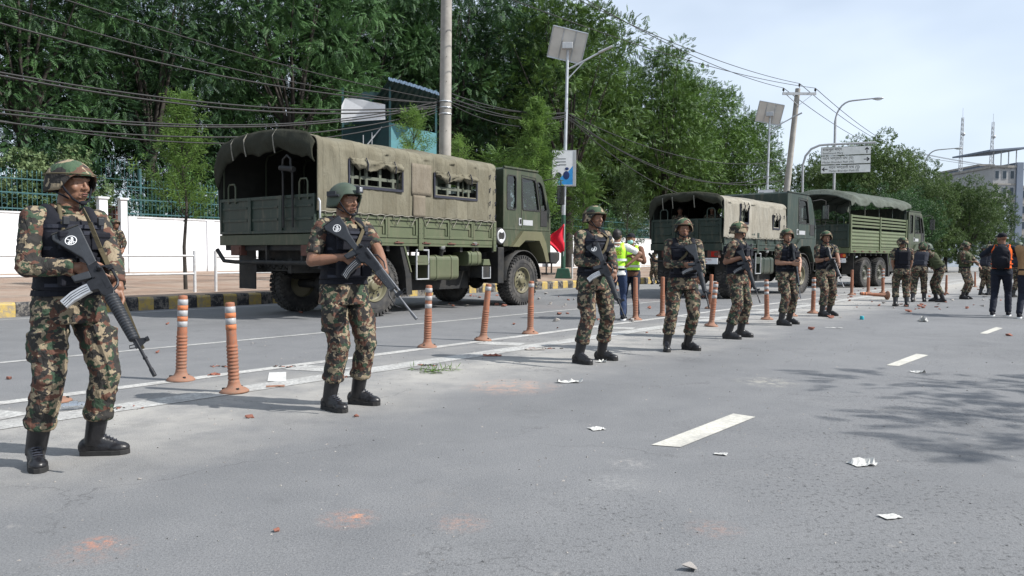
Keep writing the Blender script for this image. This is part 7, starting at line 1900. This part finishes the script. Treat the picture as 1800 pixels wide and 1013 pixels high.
PL = [((318, 669), (322, 517), 'front left post with grey and bright orange bands, right of the leftmost soldier', 3, True), ((412, 690), (403, 529), 'nearest post, tattered bands, left of the soldier in plain green helmet', 2, True),
      ((751, 611), (754, 500), 'straight post with three grey bands under the rifle muzzle, before the nearest truck', 3, False), ((849, 599), (859, 498), 'post leaning right before the nearest truck', 1, False), ((932, 587), (934, 493), 'post before the front wheel of the nearest truck', 1, False),
      ((1117, 563), (1117, 487), 'plain brown-orange post beside the press workers feet', 0, False), ((1164, 556), (1165, 486), 'plain post just left of the soldier facing the camera', 0, False), ((1248, 543), (1251, 482), 'taller plain post behind the leaning one, right of the camera-facing soldier', 0, False),
      ((1250, 574), (1259, 495), 'post leaning right with three pale bands, right of the camera-facing soldier', 3, False), ((1304, 569), (1306, 492), 'post hidden behind the legs of the soldier turned away', 1, False), ((1316, 536), (1317, 487), 'plain post under the second truck, right of the soldier turned away', 0, False),
      ((1348, 562), (1347, 491), 'banded post between the soldier turned away and the young soldier', 3, False), ((1392, 556), (1394, 490), 'plain post right behind the legs of the young soldier', 0, False), ((1399, 525), (1400, 480), 'small plain post before the front wheel of the second truck', 0, False),
      ((1429, 551), (1431, 487), 'banded post left of the soldier before the third truck tail', 3, False), ((1466, 520), (1467, 477), 'plain post right of the soldier before the third truck tail', 0, False), ((1497, 519), (1498, 474), 'post left of the third truck rear wheels', 0, False),
      ((1526, 516), (1527, 471), 'banded post before the rearmost wheel of the third truck', 3, False), ((1552, 516), (1552, 472), 'banded post before the second wheel of the third truck', 3, False), ((1600, 511), (1600, 470), 'small post between the two vest-wearing soldiers', 1, False),
      ((1663, 517), (1664, 486), 'short bright post behind the stooping soldier', 0, False), ((1714, 505), (1714, 483), 'far post right of the soldier in profile', 0, False), ((1744, 503), (1744, 480), 'far post left of the photographer', 0, False)]
for (a, b, lb_, nb, nw) in PL: post(*a, *b, lb_, nb, nw)
g_ = G(97, 706); t = thing('post_base', 'broken orange post base lying flat between the legs of the leftmost soldier', 'post base', g_, .3)
m = MB(); m.lathe([(.001, 0), (.125, 0), (.12, .014), (.09, .03), (.06, .035), (.04, .022), (.001, .02)], n=20); m.build('foot', M['post'], t)
for a in range(3): m = MB(); m.cyl((.09 * math.cos(a * 2.1), .09 * math.sin(a * 2.1), .02), (.09 * math.cos(a * 2.1), .09 * math.sin(a * 2.1), .04), .012, n=6); m.build('bolt', M['black'], t)
for (px, py, rz_, lb_) in ((1560, 527, .05, 'fallen orange post lying on the road left of the soldier in black vest'),):
    g_ = G(px, py); t = thing('flexible_post', lb_, 'post', (g_.x, g_.y, .12), 0, 'orange flexible posts between the lanes'); t.rotation_euler = (0, R(-86), R(6)); t.scale = (1.05,) * 3
    link('shaft', PM, t); tag(link('bolt', BBm, t), kind='stuff')
    for z in (.7, .62): q = link('band', BO, t); q.location.z = z
# brick fragments
M['brick'] = pm('broken_brick', (.22, .075, .05), .9, .25, 20, .5, 60, dirt=(.35, .25, .2), dscale=12, damt=.5); M['stone'] = pm('grey_rubble', (.3, .28, .26), .9, .2, 12, .5, 50)
def rock(seed, mat, nm):
    r_ = random.Random(seed); bm = bmesh.new()
    for i in range(12): bm.verts.new([r_.uniform(-1, 1) * a for a in (1, .65, .45)])
    bmesh.ops.convex_hull(bm, input=bm.verts); lo = min(v.co.z for v in bm.verts)
    for v in [v for v in bm.verts if not v.link_faces]: bm.verts.remove(v)
    for v in bm.verts: v.co.z -= lo
    me = bpy.data.meshes.new(nm); bm.to_mesh(me); bm.free(); me.materials.append(mat); return me
BR_ = [rock(i, M['brick'], 'brick_fragment') for i in range(6)]; ST_ = [rock(i + 20, M['stone'], 'stone') for i in range(4)]
def scatter(me, px, py, s, name, label, group, cat):
    o = link(name, me); o.location = G(px, py, .0); o.scale = (s, s, s); o.rotation_euler = (0, 0, random.uniform(0, 6)); return tag(o, label, cat, group)
named = [((276, 621), .045, 'reddish brick chunk behind the muzzle of the leftmost rifle'), ((294, 571), .05, 'pink brick bit on the far lane left of the front post'), ((17, 667), .035, 'tiny brick chip at the left edge of the road'), ((530, 551), .07, 'red brick piece in the shade behind the nearest truck'),
         ((628, 733), .03, 'small orange chip in front of the green-helmeted soldier boots'), ((439, 735), .035, 'orange chip below the nearest post'), ((488, 934), .022, 'tiny orange chip in the near foreground'), ((1427, 580), .06, 'red brick chip on the road right of the young soldier'), ((1598, 549), .10, 'red half brick right of the black-vested soldier feet'), ((1774, 591), .06, 'dark red chip right of the far lane dash'), ((904, 571), .05, 'brown pebble between two posts before the nearest cab')]
for (q, s_, lb_) in named: scatter(BR_[int(q[0]) % 6], q[0], q[1], s_, 'brick_fragment', lb_, 'scattered brick fragments', 'brick fragment')
for (q, s_, lb_) in (((978, 565), .085, 'pale grey stone on the far lane left of the sideways-glancing soldier'), ((1213, 1003), .035, 'rounded grey stone at the bottom edge of the picture'), ((246, 843), .012, 'small pebble in the near road left of centre')):
    scatter(ST_[int(q[0]) % 4], q[0], q[1], s_, 'stone', lb_, 'loose stones', 'stone')
r_ = random.Random(4)
def spot(px):
    w_ = 'below the nearest truck'
    for a, b in ((850, 'by the nearest truck front wheel'), (930, 'left of the solar lamp foot'), (1000, 'behind the sideways-glancing soldier'), (1060, 'by the press workers'), (1130, 'left of the camera-facing soldier'), (1190, 'behind the camera-facing soldier'), (1440, 'left of the third truck wheels'), (1500, 'before the third truck wheels'), (1560, 'by the fallen post'), (1600, 'by the bending soldiers'), (1660, 'left of the profile soldier'), (1710, 'left of the photographer')):
        if px >= a: w_ = b
    return w_
for i in range(150):
    if i < 95: px = r_.uniform(1440, 1760); py = r_.uniform(498, 545) if px > 1480 else r_.uniform(520, 560)
    elif i < 120: px = r_.uniform(930, 1240); py = r_.uniform(508, 600)
    else: px = r_.uniform(780, 1000); py = r_.uniform(512, 540)
    g_ = G(px, py); far_ = px > 1400
    brick = r_.random() < .6
    o = scatter(r_.choice(BR_ if brick else ST_), px, py, r_.uniform(.03, .085) if g_.y > 14 else r_.uniform(.01, .028), 'brick_fragment' if brick else 'stone',
                ('red brick fragment ' if brick else 'grey stone ') + spot(px) + (', nearer the camera' if g_.y < {0: 14.5, 1: 22}[far_] else ', farther from the camera'),
                ('brick' if brick else 'stone') + (' rubble around the far group' if far_ else ' bits behind the soldiers'), 'brick fragment' if brick else 'stone')
# fine grit scattered over the near road
v = []; f = []; r_ = random.Random(9)
for i in range(2600):
    if r_.random() < .6: p = Vector((r_.uniform(-4, 6), 2.6 + r_.random() ** 1.6 * 9, 0))
    else: p = UN(r_.uniform(2, 30), r_.gauss(5.9, .8))
    s_ = r_.uniform(.002, .006) * (1 + p.y * .06); b = len(v)
    for k in range(4): v.append((p.x + r_.uniform(-s_, s_) * 1.5, p.y + r_.uniform(-s_, s_) * 1.5, .001))
    v.append((p.x, p.y, s_)); f += [(b, b + 1, b + 4), (b + 1, b + 2, b + 4), (b + 2, b + 3, b + 4), (b + 3, b, b + 4)]
me = bpy.data.meshes.new('grit'); me.from_pydata(v, [], f); me.materials.append(M['stone']); tag(link('road_grit', me), kind='stuff')
# papers
M['paper'] = pm('crumpled_white_paper', (.46, .46, .44), .8, .12, 30)
def paper(px, py, w, l, rz_, label, lift=.02, seed=0, mat='paper', name='paper_scrap', cat='paper scrap'):
    m = MB(); k = 7; vs = []
    for i in range(k + 1):
        for j in range(k + 1):
            x, y = (i / k - .5) * w, (j / k - .5) * l; z = .006 + lift * max(0, noise.noise(Vector((x * 22 + seed, y * 22, seed)))) * 2 + lift * (.6 if (i + j) % 5 == 0 else 0) * (i / k)
            e = noise.noise(Vector((x * 40, y * 40, seed + 4))) * .15; vs.append((x * (1 + e), y * (1 + e), z))
    m.add(vs, [(i * (k + 1) + j, i * (k + 1) + j + 1, (i + 1) * (k + 1) + j + 1, (i + 1) * (k + 1) + j) for i in range(k) for j in range(k)])
    o = m.build(name, M[mat]); o.location = G(px, py); o.rotation_euler = (0, 0, rz_); tag(o, label, cat); return o
paper(1049, 755, .10, .09, .4, 'small white paper square in the middle of the near road', .015, 1)
paper(1516, 817, .14, .10, .2, 'torn crumpled paper on the rough asphalt at lower right', .03, 2)
paper(1565, 910, .09, .06, .3, 'flat printed white paper slip near the lower right corner', .004, 3)
paper(1002, 673, .24, .07, .1, 'long twisted white paper strip below the sideways-glancing soldier', .03, 4)
paper(1057, 637, .12, .08, 0, 'crumpled paper between the boots of the sideways-glancing soldier', .03, 5)
paper(1623, 565, .32, .14, 1.2, 'white paper scrap on the road below the far group', .07, 6)
paper(1614, 655, .14, .10, .3, 'white paper cross-shaped scrap below the middle lane dash', .02, 7)
paper(1466, 577, .3, .05, -.5, 'thin white strip on the road before the third truck soldier', .01, 8)
paper(1267, 800, .08, .04, -.4, 'little brownish paper slip below the near lane dash', .01, 9)
M['whitepatch'] = paint('white_marker_pad', (.66, .66, .64), .3)
quad('white_pad', [(473, 655), (503, 654), (503, 670), (470, 670)], M['whitepatch'], .005)
o = paper(484, 680, .16, .10, .3, 'flattened brown carton piece at the edge line by the nearest post', .006, 11, 'post', 'carton_piece', 'carton piece')
o = paper(376, 660, .12, .07, .2, 'dark red crushed packet between the two front posts', .02, 12, 'brick', 'crushed_packet', 'packet')
o = paper(940, 615, .26, .12, .1, 'flat brown-grey board piece on the white line left of the third soldier', .01, 13, 'stone', 'board_piece', 'board')
o = paper(865, 626, .22, .10, .1, 'reddish crushed pack in the long shadow left of the third soldier', .02, 14, 'brick', 'crushed_packet', 'packet')
M['tealp'] = pm('teal_plastic', (.02, .3, .36), .5, .1, 10); c_ = G(1515, 562); m = MB(); m.cyl((0, 0, 0), (0, 0, .07), .04, .035, 10); o = m.build('plastic_cap', M['tealp'], bevel=.005); o.location = c_; tag(o, 'small teal plastic cap lying on the road before the third truck', 'plastic cap')
# crushed water bottle
M['clear'] = glassmat('clear_plastic', (.9, .93, .96), .9)
g_ = G(108, 722); t = thing('water_bottle', 'crushed clear plastic bottle between the legs of the leftmost soldier', 'bottle', (g_.x, g_.y, .035), 0); t.rotation_euler = (R(90), 0, R(115))
m = MB(); m.lathe([(.001, 0), (.030, .002), (.033, .02), (.028, .05), (.034, .07), (.027, .10), (.033, .13), (.030, .16), (.014, .185), (.013, .205)], n=14)
o = m.build('bottle_body', M['clear'], t)
for v_ in o.data.vertices: v_.co.x += .006 * noise.noise(v_.co * 60); v_.co.y *= .75; v_.co.y += .006 * noise.noise(v_.co * 50 + Vector((5, 5, 5)))
m = MB(); m.cyl((0, 0, .2), (0, 0, .215), .015, n=12); m.build('bottle_cap', M['whitegl'], t)
m = MB(); m.lathe([(.0345, .055), (.035, .11)], n=14); m.build('bottle_label', M['clear'], t)
# green twigs
M['twig'] = M['leaf_sap']
for (px, py, lb_, sd) in ((745, 652, 'left green leafy twig lying on the road right of the green-helmeted soldier', 1), (783, 652, 'right green leafy twig lying on the road', 2), (757, 657, 'lower leafy twig between the other two', 3)):
    r_ = random.Random(sd); o_ = G(px, py); t = thing('leafy_twig', lb_, 'twig', o_, r_.uniform(-.4, .4), 'green twigs lying on the road')
    m = MB(); m.tube([(-.12, 0, .01), (0, .01, .02), (.12, 0, .012)], .004, 5); m.build('stem', M['bark'], t)
    P_ = [(r_.uniform(-.12, .12), r_.uniform(-.03, .03), .015) for _ in range(9)]; D_ = [(r_.uniform(-.4, 1), r_.uniform(-.8, .8), .15) for _ in range(9)]
    v, k = spray(whorl(5, .09, .012, .03), np.array(P_), np.array(D_), np.ones(9) * .9); v[:, 2] = np.maximum(v[:, 2], .004); link('leaves', nmesh('leaves', v, np.arange(k * 4).reshape(-1, 4), M['twig']), t)
for (px, py, lb_) in ((395, 645, 'brown leaf litter on the edge line left of the green-helmeted soldier'), (500, 645, 'twiggy dry litter on the edge line'), (745, 643, 'red and brown scrap heap beside the green twigs'), (600, 663, 'dark scraps between the boots of the green-helmeted soldier'), (205, 718, 'flattened dry leaf litter right of the leftmost soldier boots'), (965, 613, 'dry twigs on the white line left of the third soldier')):
    r_ = random.Random(px); m = MB()
    for i in range(16):
        c_ = Vector((r_.gauss(0, .07), r_.gauss(0, .03), .006)); a = r_.uniform(0, 6); m.box(c_, (r_.uniform(.015, .05), r_.uniform(.006, .02), .006), Matrix.Rotation(a, 3, 'Z') @ Matrix.Rotation(r_.uniform(-.4, .4), 3, 'X'), r_.choice([0, 0, 1]))
    o = m.build('dry_litter', [M['bark'], M['brick']]); o.location = G(px, py); tag(o, lb_, 'litter')

# ------------------------------------------------------------------ tell apart neighbours that still share a label
groups = {}
for o in C.objects:
    if o.parent is None and o.get('label') and o.get('category') in ('tree', 'shrub', 'cable', 'street lamp', 'pole', 'litter'): groups.setdefault(o['label'], []).append(o)
for lb_, os_ in groups.items():
    if 2 <= len(os_) <= 4:
        os_.sort(key=lambda o: o.location.x / max(o.location.y, 1)); w_ = {2: ('left', 'right'), 3: ('left', 'middle', 'right'), 4: ('leftmost', 'second', 'third', 'rightmost')}[len(os_)]
        for o, q in zip(os_, w_): o['label'] = q + ' ' + lb_.replace('in the ', 'in ')
